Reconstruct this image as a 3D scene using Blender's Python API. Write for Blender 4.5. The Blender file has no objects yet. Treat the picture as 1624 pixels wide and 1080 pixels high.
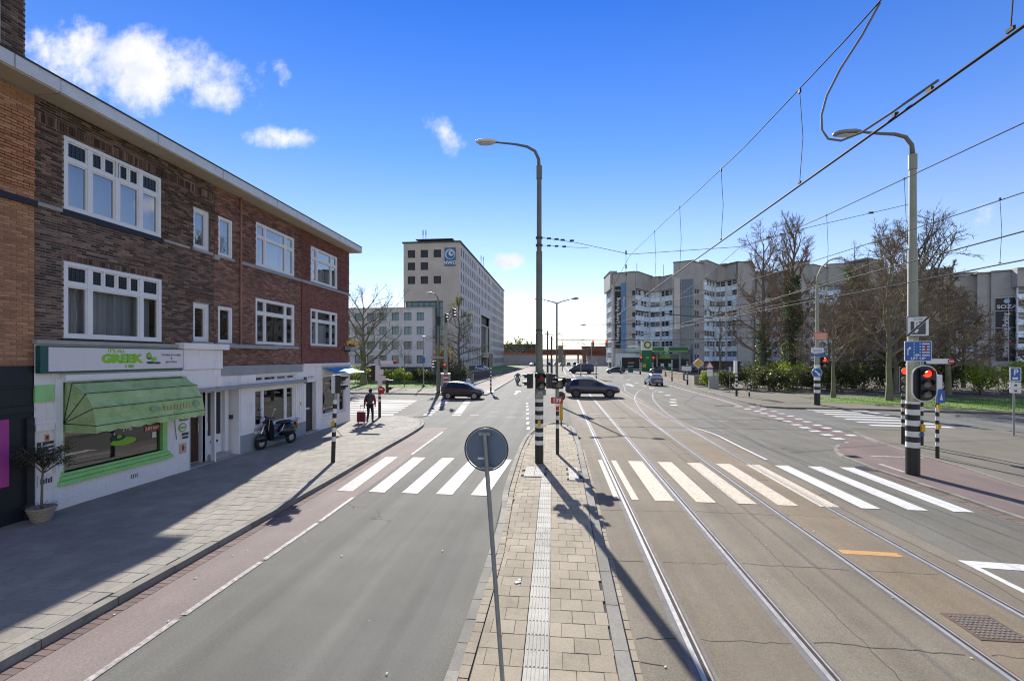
import bpy, math, random
from mathutils import Vector, Matrix
R = math.radians
random.seed(7)
sc = bpy.context.scene
COL = sc.collection

# ---------------------------------------------------------------- camera
cam_d = bpy.data.cameras.new('camera'); cam = bpy.data.objects.new('camera', cam_d); COL.objects.link(cam)
cam_d.sensor_width = 36; cam_d.lens = 720 / 1624 * 36; cam_d.shift_y = 27 / 1624
cam_d.clip_start = .1; cam_d.clip_end = 3000
cam.location = (0, 0, 3.6); cam.rotation_euler = (R(90), 0, math.atan(73 / 720))
sc.camera = cam

# ---------------------------------------------------------------- sky, sun, exposure
SUN_AZ, SUN_EL = R(-12.8), R(29.5)          # azimuth measured from +Y, negative = to the left
world = bpy.data.worlds.new('World'); sc.world = world; world.use_nodes = True
wt = world.node_tree; wn = wt.nodes; wl = wt.links; wn.clear()
w_out = wn.new('ShaderNodeOutputWorld'); bg = wn.new('ShaderNodeBackground'); bg.inputs['Strength'].default_value = .11
sky = wn.new('ShaderNodeTexSky'); sky.sky_type = 'NISHITA'; sky.sun_disc = False
sky.sun_elevation = SUN_EL; sky.sun_rotation = SUN_AZ
sky.air_density = 1.0; sky.dust_density = 0.0; sky.ozone_density = 1.5
def wm(op, a, b=None, c=None):
    n = wn.new('ShaderNodeMath'); n.operation = op
    for i, v in enumerate((a, b, c)):
        if v is None: continue
        if isinstance(v, (int, float)): n.inputs[i].default_value = v
        else: wl.new(v, n.inputs[i])
    return n.outputs[0]
tc = wn.new('ShaderNodeTexCoord'); sep = wn.new('ShaderNodeSeparateXYZ'); wl.new(tc.outputs['Generated'], sep.inputs[0])
dx, dy, dz = sep.outputs
ysafe = wm('MAXIMUM', dy, .05)
cu = wm('DIVIDE', dx, ysafe); cv = wm('DIVIDE', dz, ysafe)
comb = wn.new('ShaderNodeCombineXYZ'); wl.new(cu, comb.inputs[0]); wl.new(cv, comb.inputs[1])
def wnoise(vec, scale, detail, rough, dist=0.0):
    n = wn.new('ShaderNodeTexNoise'); n.inputs['Scale'].default_value = scale; n.inputs['Detail'].default_value = detail
    n.inputs['Roughness'].default_value = rough; n.inputs['Distortion'].default_value = dist; wl.new(vec, n.inputs['Vector']); return n.outputs['Fac']
n1 = wnoise(comb.outputs[0], 8.5, 12, .62, .0)
bump = None
# clouds: centre (u, v), half sizes, tilt, weight
for (u0, v0, ra, rb, an, wgt) in ((-1.0, .69, .27, .115, -.12, .92), (-.80, .655, .15, .085, -.2, .85), (-1.2, .755, .17, .09, -.1, .9), (-.645, .655, .03, .045, .3, .5), (-.637, .512, .11, .036, -.12, .75), (-.26, .51, .085, .04, -.7, .6), (-.235, .475, .03, .05, 0, .55), (-.108, .212, .05, .026, 0, 1.05), (-.085, .128, .045, .022, 0, 1.05), (.93, .30, .10, .05, .2, .5), (.96, .36, .08, .03, 0, .42)):
    a = wm('SUBTRACT', cu, u0); b = wm('SUBTRACT', cv, v0); ca, sa = math.cos(an), math.sin(an)
    p = wm('ADD', wm('MULTIPLY', a, ca / ra), wm('MULTIPLY', b, sa / ra)); q = wm('ADD', wm('MULTIPLY', a, -sa / rb), wm('MULTIPLY', b, ca / rb))
    d = wm('ADD', wm('MULTIPLY', p, p), wm('MULTIPLY', q, q))
    e = wm('MULTIPLY', wm('MAXIMUM', wm('SUBTRACT', 1.25, d), 0), wgt * .8)
    bump = e if bump is None else wm('MAXIMUM', bump, e)
dens = wm('ADD', bump, wm('MULTIPLY', wm('SUBTRACT', n1, .5), 2.1))
dens = wm('MULTIPLY', dens, wm('GREATER_THAN', bump, .001))
front = wn.new('ShaderNodeMapRange'); front.interpolation_type = 'SMOOTHSTEP'; wl.new(dens, front.inputs['Value'])
front.inputs['From Min'].default_value = .30; front.inputs['From Max'].default_value = 1.0
fr = wm('MULTIPLY', front.outputs[0], wm('GREATER_THAN', dy, .08))
n2 = wnoise(tc.outputs['Generated'], 3.2, 8, .6, .2)         # unseen scattered clouds added overhead and behind, filling the shade with neutral light
back = wn.new('ShaderNodeMapRange'); back.interpolation_type = 'SMOOTHSTEP'; wl.new(n2, back.inputs['Value'])
back.inputs['From Min'].default_value = .46; back.inputs['From Max'].default_value = .64
def soft(v, a, b):
    n = wn.new('ShaderNodeMapRange'); n.interpolation_type = 'SMOOTHSTEP'; wl.new(v, n.inputs['Value']); n.inputs['From Min'].default_value = a; n.inputs['From Max'].default_value = b; return n.outputs[0]
bk = wm('MULTIPLY', wm('MULTIPLY', back.outputs[0], wm('MAXIMUM', soft(dy, 0.0, -.15), soft(dz, .68, .80))), soft(dz, .02, .1))
cl = wm('MULTIPLY', wm('MAXIMUM', fr, bk), .96)
hs = wn.new('ShaderNodeHueSaturation'); hs.inputs['Saturation'].default_value = 1.0; hs.inputs['Value'].default_value = 1.0
tr_ = wn.new('ShaderNodeValToRGB'); wl.new(dz, tr_.inputs[0])        # clear-air deepening of the blue towards the zenith, the same all round
E_ = tr_.color_ramp.elements
while len(E_) < 5: E_.new(.5)
for k_, (p_, c_) in enumerate(((0.0, (.44, .425, .42, 1)), (.10, (.425, .38, .39, 1)), (.25, (.345, .35, .44, 1)), (.4, (.19, .285, .47, 1)), (.65, (.06, .19, .45, 1)))):
    E_[k_].position = p_; E_[k_].color = c_
tm_ = wn.new('ShaderNodeMixRGB'); tm_.blend_type = 'MULTIPLY'; tm_.inputs[0].default_value = 1; wl.new(sky.outputs[0], tm_.inputs[1]); wl.new(tr_.outputs[0], tm_.inputs[2])
wl.new(tm_.outputs[0], hs.inputs['Color'])
n3 = wnoise(comb.outputs[0], 7, 8, .6)
cr = wn.new('ShaderNodeValToRGB'); wl.new(n3, cr.inputs[0])
cr.color_ramp.elements[0].position = .35; cr.color_ramp.elements[0].color = (1.95, 2.08, 2.4, 1)
cr.color_ramp.elements[1].position = .6; cr.color_ramp.elements[1].color = (2.75, 2.72, 2.78, 1)
mx = wn.new('ShaderNodeMixRGB'); wl.new(cl, mx.inputs[0]); wl.new(hs.outputs[0], mx.inputs[1]); wl.new(cr.outputs[0], mx.inputs[2])
wl.new(mx.outputs[0], bg.inputs['Color']); wl.new(bg.outputs[0], w_out.inputs['Surface'])
sun_d = bpy.data.lights.new('sun', 'SUN'); sun_d.energy = 2.55; sun_d.angle = R(.53); sun_d.color = (1, .95, .87)
sun = bpy.data.objects.new('sun', sun_d); COL.objects.link(sun)
sdir = Vector((math.sin(SUN_AZ) * math.cos(SUN_EL), math.cos(SUN_AZ) * math.cos(SUN_EL), math.sin(SUN_EL)))
sun.rotation_euler = sdir.to_track_quat('Z', 'Y').to_euler(); sun.location = sdir * 200
vs = sc.view_settings; vs.view_transform = 'Standard'; vs.look = 'None'; vs.exposure = 1.9; vs.gamma = 1; vs.use_curve_mapping = False
sc.cycles.max_bounces = 6; sc.cycles.filter_width = 1.12; sc.cycles.transparent_max_bounces = 12; sc.cycles.caustics_reflective = False; sc.cycles.caustics_refractive = False

# ---------------------------------------------------------------- materials
M = {}
class NT:
    def __init__(s, name):
        m = bpy.data.materials.new(name); m.use_nodes = True; s.m = m; s.n = m.node_tree.nodes; s.l = m.node_tree.links
        s.b = s.n['Principled BSDF']; M[name] = m
        s.pos = None
    def P(s):
        if s.pos is None: s.pos = s.n.new('ShaderNodeNewGeometry').outputs['Position']
        return s.pos
    def new(s, t): return s.n.new(t)
    def link(s, a, b): s.l.new(a, b)
    def noise(s, scale, detail=4, rough=.55, stretch=None, dist=0):
        n = s.n.new('ShaderNodeTexNoise'); n.inputs['Scale'].default_value = scale; n.inputs['Detail'].default_value = detail
        n.inputs['Roughness'].default_value = rough; n.inputs['Distortion'].default_value = dist
        v = s.P()
        if stretch:
            mp = s.n.new('ShaderNodeMapping'); mp.inputs['Scale'].default_value = stretch; s.l.new(v, mp.inputs['Vector']); v = mp.outputs[0]
        s.l.new(v, n.inputs['Vector']); return n.outputs['Fac']
    def ramp(s, fac, stops, interp='LINEAR'):
        r = s.n.new('ShaderNodeValToRGB'); r.color_ramp.interpolation = interp; e = r.color_ramp.elements
        while len(e) < len(stops): e.new(.5)
        for k, (p, c) in enumerate(stops):
            e[k].position = p; e[k].color = (c[0], c[1], c[2], 1) if not isinstance(c, (int, float)) else (c, c, c, 1)
        s.l.new(fac, r.inputs[0]); return r.outputs[0]
    def mix(s, fac, a, b, mode='MIX'):
        n = s.n.new('ShaderNodeMixRGB'); n.blend_type = mode
        for i, v in ((0, fac), (1, a), (2, b)):
            if isinstance(v, (int, float)): n.inputs[i].default_value = v if i == 0 else (v, v, v, 1)
            elif isinstance(v, tuple): n.inputs[i].default_value = (v[0], v[1], v[2], 1)
            else: s.l.new(v, n.inputs[i])
        return n.outputs[0]
    def math(s, op, a, b=0):
        n = s.n.new('ShaderNodeMath'); n.operation = op
        for i, v in ((0, a), (1, b)):
            if isinstance(v, (int, float)): n.inputs[i].default_value = v
            else: s.l.new(v, n.inputs[i])
        return n.outputs[0]
    def col(s, c):
        if isinstance(c, tuple): s.b.inputs['Base Color'].default_value = (c[0], c[1], c[2], 1)
        else: s.l.new(c, s.b.inputs['Base Color'])
    def set(s, rough=.8, metal=0, spec=.5):
        if isinstance(rough, (int, float)): s.b.inputs['Roughness'].default_value = rough
        else: s.l.new(rough, s.b.inputs['Roughness'])
        s.b.inputs['Metallic'].default_value = metal; s.b.inputs['Specular IOR Level'].default_value = spec
    def bump(s, h, strength=.3, dist=.01):
        n = s.n.new('ShaderNodeBump'); n.inputs['Strength'].default_value = strength; n.inputs['Distance'].default_value = dist
        s.l.new(h, n.inputs['Height']); s.l.new(n.outputs[0], s.b.inputs['Normal'])
    def tint(s):
        a = s.n.new('ShaderNodeAttribute'); a.attribute_name = 'tint'
        o = s.n.new('ShaderNodeObjectInfo')
        return s.math('FRACT', s.math('ADD', a.outputs['Fac'], o.outputs['Random']))
def sc3(c, k): return (c[0] * k, c[1] * k, c[2] * k)
def mat(name, c, rough=.7, var=.12, scale=4, bump=0, bscale=80, metal=0, spec=.5, fine=.06):
    t = NT(name); f = t.noise(scale, 6, .6)
    x = t.ramp(f, [(.3, sc3(c, 1 - var)), (.7, sc3(c, 1 + var))])
    if fine: x = t.mix(1, x, t.ramp(t.noise(scale * 25, 3), [(.3, 1 - fine), (.7, 1 + fine)]), 'MULTIPLY')
    t.col(x); t.set(rough, metal, spec)
    if bump: t.bump(t.noise(bscale, 4), bump)
    return t.m
def emis(name, c, e):
    t = NT(name); t.col(c); t.b.inputs['Emission Color'].default_value = (*c, 1); t.b.inputs['Emission Strength'].default_value = e; t.set(.3); return t.m
def tintmat(name, stops, rough=.85, big=.25, bigscale=.8, dirt=None, spec=.3, bump=.25, bscale=120, trans=0):
    t = NT(name); x = t.ramp(t.tint(), stops)
    if big: x = t.mix(1, x, t.ramp(t.noise(bigscale, 5, .6), [(.3, 1 - big), (.72, 1 + big)]), 'MULTIPLY')
    x = t.mix(1, x, t.ramp(t.noise(45, 4, .7), [(.25, .8), (.75, 1.18)]), 'MULTIPLY')
    if dirt: x = t.mix(t.ramp(t.noise(dirt[1], 7, .7), [(dirt[2], 0.0), (dirt[2] + .14, dirt[3])]), x, dirt[0])
    t.col(x); t.set(rough, 0, spec)
    if bump: t.bump(t.noise(bscale, 4), bump, .004)
    if name.startswith('leaf_') or name.startswith('grass_'):
        tl = t.new('ShaderNodeBsdfTranslucent'); t.link(t.mix(1, x, (1.15, 1.15, .8), 'MULTIPLY'), tl.inputs['Color']); ms = t.new('ShaderNodeMixShader'); ms.inputs[0].default_value = .4
        t.link(t.b.outputs[0], ms.inputs[1]); t.link(tl.outputs[0], ms.inputs[2]); t.link(ms.outputs[0], t.n['Material Output'].inputs['Surface'])
    return t.m
def asphalt(name, c, speck=.45, streak=.16, patch=.14, stain=None, cracks=True):
    t = NT(name)
    x = t.ramp(t.noise(.45, 6, .65), [(.3, sc3(c, 1 - patch)), (.7, sc3(c, 1 + patch))])
    x = t.mix(1, x, t.ramp(t.noise(1.0, 4, .55, (1.6, .05, 1)), [(.3, 1 - streak), (.7, 1 + streak)]), 'MULTIPLY')
    sp = t.noise(90, 3, .8)
    x = t.mix(1, x, t.ramp(t.noise(34, 4, .8), [(.3, .78), (.7, 1.22)]), 'MULTIPLY')
    x = t.mix(t.ramp(t.noise(.5, 8, .75, (1, .18, 1)), [(.56, 0.0), (.70, .35)]), x, sc3(c, .68))
    x = t.mix(1, x, t.ramp(sp, [(.28, 1 - speck), (.72, 1 + speck)]), 'MULTIPLY')
    x = t.mix(t.ramp(t.noise(160, 2, .8), [(.66, 0.0), (.72, .35)]), x, sc3(c, 2.2))
    if stain: x = t.mix(t.ramp(t.noise(.8, 7, .7, (1, .35, 1)), [(.47, 0.0), (.66, stain[1])]), x, stain[0])
    if cracks:
        v = t.new('ShaderNodeTexVoronoi'); v.feature = 'DISTANCE_TO_EDGE'; v.inputs['Scale'].default_value = .22
        mp = t.new('ShaderNodeMixRGB'); mp.inputs[0].default_value = .09; t.link(t.P(), mp.inputs[1])
        nn = t.new('ShaderNodeTexNoise'); nn.inputs['Scale'].default_value = 1.3; nn.inputs['Detail'].default_value = 8; t.link(t.P(), nn.inputs['Vector'])
        mm = t.new('ShaderNodeVectorMath'); mm.operation = 'MULTIPLY_ADD'; t.link(nn.outputs['Color'], mm.inputs[0]); mm.inputs[1].default_value = (1.6, 1.6, 0); t.link(t.P(), mm.inputs[2])
        t.link(mm.outputs[0], v.inputs['Vector'])
        gate = t.ramp(t.noise(.25, 3), [(.52, 0.0), (.6, 1.0)])
        x = t.mix(t.math('MULTIPLY', t.ramp(v.outputs['Distance'], [(.0, .75), (.004, 0.0)]), gate), x, (.02, .02, .02))
    t.col(x); t.set(.9, 0, .22); t.bump(sp, .5, .005); return t.m
def paint(name, c, wear=.5):
    wear -= .035; t = NT(name); x = t.ramp(t.noise(3, 7, .7), [(.3, sc3(c, .82)), (.65, c)])
    x = t.mix(t.ramp(t.noise(14, 9, .75), [(wear, 0.0), (wear + .16, .75)]), x, (.12, .115, .11))
    x = t.mix(1, x, t.ramp(t.noise(110, 3, .8), [(.25, .75), (.6, 1.05)]), 'MULTIPLY')
    t.col(x); t.set(.7, 0, .3); t.bump(t.noise(110, 3), .3, .004); return t.m
def glass(name, tint=(.75, .82, .85), refl=.12, c2=None):
    t = NT(name); out = t.n['Material Output']
    tr = t.new('ShaderNodeBsdfTransparent'); tr.inputs['Color'].default_value = (*tint, 1)
    gl = t.new('ShaderNodeBsdfGlossy'); gl.inputs['Roughness'].default_value = .015
    fr = t.new('ShaderNodeFresnel'); fr.inputs['IOR'].default_value = 1.55
    nz = t.new('ShaderNodeBump'); nz.inputs['Strength'].default_value = .04; nz.inputs['Distance'].default_value = .05; t.link(t.noise(1.1, 2), nz.inputs['Height'])
    t.link(nz.outputs[0], gl.inputs['Normal'])
    f = t.math('MINIMUM', t.math('ADD', t.math('MULTIPLY', fr.outputs[0], 1.3), refl), .9)
    mixs = t.new('ShaderNodeMixShader'); t.link(f, mixs.inputs[0]); t.link(tr.outputs[0], mixs.inputs[1]); t.link(gl.outputs[0], mixs.inputs[2])
    t.link(mixs.outputs[0], out.inputs['Surface']); return t.m
def plain(name, c, rough=.5, metal=0, spec=.5):
    t = NT(name); t.col(c); t.set(rough, metal, spec); return t.m

asphalt('asphalt', (.128, .127, .111), streak=.2)
asphalt('asphalt_tram', (0.179, 0.155, 0.116), speck=.42, stain=((0.198, 0.148, 0.0954), .45), streak=.2, patch=.16)
asphalt('asphalt_tan', (0.183, 0.151, 0.108), speck=.42, stain=((0.142, 0.124, 0.0966), .5), streak=.16, patch=.15, cracks=False)
asphalt('asphalt_ochre', (.205, .162, .108), speck=.42, stain=((.15, .128, .10), .5), streak=.16, patch=.16, cracks=False)
asphalt('asphalt_right', (0.131, 0.125, 0.103), stain=((0.17, 0.14, 0.0958), .35), streak=.2, patch=.2)
asphalt('asphalt_red', (0.209, 0.172, 0.153), speck=.3, streak=.1, cracks=False)
asphalt('asphalt_red_dark', (.165, .122, .108), speck=.3, streak=.1, stain=((.11, .09, .085), .5), cracks=False)
asphalt('tile_right', (0.153, 0.138, 0.104), speck=.25, streak=.08, stain=((0.101, 0.0944, 0.0696), .5), cracks=False)
mat('earth', (.07, .075, .05), .95, .3, .3)
paint('paint_white', (0.656, 0.648, 0.602), .57)
paint('paint_cream', (0.632, 0.54, 0.408), .54)
paint('paint_worn', (.5, .45, .42), .47)
paint('paint_old', (.34, .33, .31), .5)
paint('paint_orange', (.55, .30, .10), .58)
tintmat('tile_grey', [(0, (0.244, 0.226, 0.19)), (.5, (0.265, 0.247, 0.207)), (1, (0.29, 0.269, 0.226))], .9, .16, .7, ((0.178, 0.153, 0.119), 1.2, .55, .5))
tintmat('tile_island', [(0, (0.262, 0.224, 0.16)), (.5, (0.292, 0.25, 0.182)), (1, (0.325, 0.281, 0.205))], .9, .18, .8, ((0.159, 0.139, 0.099), 1.5, .54, .55))
tintmat('tile_tactile', [(0, (0.336, 0.32, 0.272)), (1, (0.416, 0.4, 0.349))], .8, .15, 1, ((0.16, 0.144, 0.116), 2.5, .56, .6))
tintmat('kerb_stone', [(0, (0.197, 0.185, 0.156)), (1, (0.259, 0.243, 0.207))], .9, .2, 1.2, ((0.104, 0.0986, 0.0878), 2.5, .55, .55))
tintmat('gutter_brick', [(0, (.13, .095, .08)), (1, (.19, .13, .11))], .9, .15, 1)
mat('joint', (.045, .042, .036), .98, .3, 6)
tintmat('brick_orange', [(0, (0.32, 0.136, 0.0652)), (.5, (0.448, 0.2, 0.0932)), (1, (0.544, 0.272, 0.13))], .9, .12, .6)
tintmat('brick_dark', [(0, (0.0457, 0.0314, 0.0236)), (.35, (0.0936, 0.055, 0.0388)), (.6, (0.155, 0.0903, 0.0639)), (.85, (0.208, 0.122, 0.0841)), (1, (0.271, 0.177, 0.134))],    .85, .22, .55, ((0.176, 0.108, 0.0841), .9, .58, .3))
tintmat('brick_red', [(0, (0.118, 0.0617, 0.0473)), (.4, (0.207, 0.106, 0.0774)), (.75, (0.277, 0.143, 0.103)), (1, (0.356, 0.198, 0.139))], .88, .22, .5)
tintmat('brick_corner', [(0, (0.174, 0.0673, 0.0523)), (.5, (0.235, 0.0938, 0.0717)), (1, (0.286, 0.118, 0.0911))], .88, .15, .5)
mat('mortar_light', (0.288, 0.264, 0.228), .98, .2, 8)
mat('mortar_dark', (0.292, 0.27, 0.247), .98, .25, 5)
mat('mortar_red', (0.254, 0.186, 0.156), .98, .2, 5)
mat('mortar_corner', (0.166, 0.107, 0.0916), .98, .2, 5)
def wallmat():
    t = NT('white_wall'); c = (0.838, 0.797, 0.765); x = t.ramp(t.noise(1.3, 6), [(.3, sc3(c, .93)), (.7, sc3(c, 1.03))])
    x = t.mix(t.ramp(t.noise(1.6, 8, .75, (3, 3, .5)), [(.54, 0.0), (.75, .45)]), x, (.36, .35, .33)); x = t.mix(t.ramp(t.noise(9, 8, .8), [(.62, 0.0), (.72, .4)]), x, (.40, .385, .36)); t.col(x); t.set(.75, 0, .4); t.bump(t.noise(55, 5), .25, .006)
wallmat()
mat('white_frame', (.76, .75, .73), .45, .05, 2)
mat('grey_trim', (.30, .31, .31), .75, .1, 2)
mat('plinth_grey', (.27, .30, .32), .75, .1, 2)
mat('black_paint', (.012, .014, .017), .6, .3, 2, .2)
mat('pink_panel', (.42, .05, .26), .6, .05, 1)
mat('fascia', (.62, .65, .66), .6, .09, 2.5)
mat('soffit', (.52, .44, .32), .8, .06, 2)
mat('roofing', (.04, .04, .042), .9, .2, 1)
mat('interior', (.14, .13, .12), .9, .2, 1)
mat('curtain', (0.75, 0.75, 0.78), .9, .06, 3)
mat('stone_sill', (.36, .34, .30), .85, .12, 4)
mat('lead_glass', (.012, .02, .028), .15, .5, 30)
glass('glass'); glass('glass_dark', (.45, .52, .55), .10); glass('glass_sky', (.6, .68, .72), .30)
mat('door_brown', (.055, .022, .013), .4, .3, 3); mat('door_black', (.018, .02, .022), .4, .1, 3)
mat('green_paint', (0.315, 0.65, 0.215), .55, .1, 3)
mat('green_pale', (0.33, 0.624, 0.24), .6, .08, 3)
mat('teal', (.01, .09, .085), .4, .1, 3)
mat('sign_white', (.70, .66, .66), .35, .04, 1)
mat('letter_green', (.24, .52, .03), .5, .05, 3); mat('letter_dark', (.05, .045, .04), .6, .05, 3)
mat('leaf_dark', (.012, .06, .05), .5, .05, 3); mat('letter_white', (.72, .72, .72), .5, .03, 3)
mat('black', (.012, .012, .013), .45, .2, 4); mat('black_gloss', (.01, .01, .011), .18, .1, 4)
mat('white_plastic', (.72, .72, .70), .45, .06, 4); mat('band_white', (.66, .65, .60), .55, .1, 6)
mat('pole_green', (.145, .15, .115), .55, .1, 3); mat('pole_light', (.30, .31, .235), .6, .1, 3)
mat('galv', (.27, .28, .28), .45, .14, 6, metal=.5); mat('steel_dark', (.06, .062, .065), .45, .15, 6, metal=.4)
mat('rail_steel', (.42, .395, .36), .45, .2, 9, metal=.35); mat('rail_groove', (.03, .026, .02), .9, .3, 9); mat('rail_rust', (.12, .075, .045), .8, .3, 9, metal=.2)
plain('wire_dark', (.035, .035, .037), .7, 0, .2); plain('wire_grey', (.2, .2, .2), .7, 0, .2)
mat('seal_grey', (0.147, 0.14, 0.13), .9, .2, 5)
mat('sign_back', (.13, .17, .23), .4, .06, 3); mat('sign_blue', (.012, .10, .36), .4, .05, 4); mat('sign_red', (.42, .02, .015), .4, .05, 4)
mat('yellow', (.62, .36, .02), .45, .08, 4); mat('orange', (.62, .17, .05), .5, .08, 4); mat('sign_yellow', (.68, .36, .02), .45, .05, 4)
emis('red_lit', (.9, .03, .012), .55); plain('lens_off', (.17, .155, .14), .25); emis('green_lit', (.1, .7, .4), .3)
mat('tyre', (.014, .014, .014), .85, .2, 8); mat('rim', (.42, .43, .45), .35, .1, 8, metal=.7); mat('rim_dark', (.06, .06, .065), .4, .1, 8, metal=.5)
plain('car_glass', (.012, .014, .017), .06, 0, .7)
def carpaint(n, c, r=.28):
    t = NT(n); t.col(t.ramp(t.noise(2.5, 4), [(.3, sc3(c, .9)), (.7, sc3(c, 1.1))])); t.set(r, .25, .5); t.b.inputs['Coat Weight'].default_value = .35; t.b.inputs['Coat Roughness'].default_value = .08
carpaint('car_black', (0.032, 0.0256, 0.0304)); carpaint('car_navy', (0.0336, 0.0378, 0.0602)); carpaint('car_van', (.02, .023, .042)); carpaint('car_grey', (.028, .029, .033)); carpaint('car_silver', (.34, .36, .44)); carpaint('car_dark', (.07, .07, .072)); carpaint('scooter_blue', (.014, .017, .024), .25)
plain('lamp_red', (.22, .01, .012), .15); plain('lamp_clear', (.55, .56, .58), .1); mat('chrome', (.6, .6, .6), .15, .05, 5, metal=.9)
mat('jacket_red', (0.228, 0.0228, 0.0342), .85, .15, 20); mat('trousers', (.02, .02, .024), .9, .15, 20); mat('skin', (.42, .23, .16), .6, .05, 20); mat('hair', (.012, .01, .01), .7, .2, 30); mat('backpack', (.05, .05, .052), .8, .15, 20); mat('suitcase_red', (.17, .01, .03), .6, .1, 20); mat('shoe', (.02, .02, .02), .6, .1, 20); mat('pale_blue', (.42, .5, .6), .8, .1, 20); mat('leather', (.015, .015, .017), .5, .2, 20)
mat('nwo_stone', (0.501, 0.444, 0.385), .85, .10, .35, fine=.08); mat('nwo_light', (0.615, 0.587, 0.559), .85, .08, .35, fine=.06); mat('nwo_dark', (.055, .055, .06), .7, .1, 1)
plain('win_dark', (.03, .034, .04), .3, 0, .25); plain('win_teal', (.07, .16, .19), .06, 0, .7); plain('win_blue', (.10, .14, .18), .08, 0, .6)
mat('curtain_far', (.26, .25, .22), .8, .1, 1)
mat('concrete_brown', (0.414, 0.394, 0.353), .9, .14, .3, fine=.1); mat('concrete_pale', (0.598, 0.551, 0.488), .9, .12, .3); mat('concrete_dark', (0.2, 0.173, 0.14), .9, .2, .4)
mat('panel_ice', (0.825, 0.973, 1.05), .35, .10, .5); mat('mullion', (.66, .69, .71), .5, .05, 2)
mat('banner_black', (.008, .01, .014), .5, .1, 1); mat('banner_blue', (.09, .24, .45), .5, .1, 1); mat('logo_blue', (.025, .13, .27), .5, .05, 1); mat('logo_pale', (.38, .53, .68), .5, .05, 1)
mat('bp_green', (.008, .14, .045), .4, .08, 1); mat('bp_light', (.22, .42, .07), .4, .05, 1); mat('bp_yellow', (.62, .56, .06), .4, .05, 1)
mat('garden_wall', (.30, .235, .16), .9, .2, 2); mat('brick_wall_dark', (.12, .095, .085), .9, .2, 2)
mat('far_wall', (.50, .49, .47), .85, .1, .4); mat('bridge_red', (.24, .09, .055), .8, .25, .5); mat('far_brick', (.16, .10, .08), .9, .2, .3)
mat('bark', (0.138, 0.122, 0.0889), .95, .3, 3, .6, 30); mat('bark_grey', (0.17, 0.15, 0.119), .95, .3, 3, .6, 30); mat('bark_green', (0.168, 0.152, 0.088), .95, .3, 2, .5, 30); mat('twig', (0.212, 0.162, 0.11), .95, .25, 2)
tintmat('leaf_ivy', [(0, (0.0321, 0.0551, 0.0178)), (.6, (0.0714, 0.112, 0.0357)), (1, (0.161, 0.19, 0.0981))], .5, .2, 1, spec=.5, bump=0)
tintmat('leaf_shrub', [(0, (0.0328, 0.0468, 0.0125)), (.5, (0.071, 0.0893, 0.026)), (.85, (0.131, 0.14, 0.052)), (1, (0.218, 0.206, 0.125))], .5, .25, .6, spec=.5, bump=0)
tintmat('leaf_hedge', [(0, (0.0302, 0.0408, 0.0151)), (.6, (0.0756, 0.0907, 0.0346)), (1, (0.14, 0.159, 0.0648))], .6, .25, .6, spec=.4, bump=0)
tintmat('leaf_spring', [(0, (0.166, 0.237, 0.0333)), (.6, (0.283, 0.347, 0.0499)), (1, (0.433, 0.458, 0.0998))], .6, .25, .5, spec=.3, bump=0)
tintmat('leaf_bronze', [(0, (.09, .06, .03)), (.5, (.17, .12, .05)), (1, (.24, .20, .08))], .6, .2, .5, spec=.3, bump=0)
tintmat('leaf_bud', [(0, (0.13, 0.13, 0.039)), (1, (0.221, 0.221, 0.065))], .7, .2, .5, spec=.3, bump=0)
tintmat('leaf_olive', [(0, (.04, .045, .02)), (.6, (.075, .08, .04)), (1, (.12, .12, .07))], .6, 0, 1, bump=0)
tintmat('grass_dry', [(0, (0.149, 0.09, 0.0371)), (1, (0.284, 0.21, 0.099))], .8, 0, 1, bump=0)
mat('lawn', (0.117, 0.2, 0.0275), .95, .22, .7, .5, 40, fine=.3)
tintmat('grass_blade', [(0, (.06, .12, .015)), (1, (.14, .23, .035))], .8, .2, .5, bump=0)
mat('basket', (.33, .27, .19), .85, .2, 30, .6, 60); mat('soil', (.03, .02, .014), .95, .2, 10)
def awning_mat():
    t = NT('awning_green'); x = t.ramp(t.noise(1.6, 6, .65), [(.3, (.29, .43, .17)), (.7, (.45, .58, .28))])
    x = t.mix(t.ramp(t.noise(3.2, 9, .75, (1, 1, 1.5)), [(.5, 0.0), (.72, .75)]), x, (.20, .23, .10))
    x = t.mix(1, x, t.ramp(t.noise(60, 3), [(.3, .9), (.7, 1.1)]), 'MULTIPLY'); t.col(x); t.set(.85, 0, .2); t.bump(t.noise(4, 4), .4, .03)
awning_mat()
mat('awning_mark', (.42, .44, .17), .9, .2, 3); mat('awning_dim', (.22, .32, .20), .9, .2, 3)
mat('awning_blue', (.03, .22, .46), .8, .06, 2); mat('awning_grey', (.5, .53, .55), .8, .06, 2)

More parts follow.
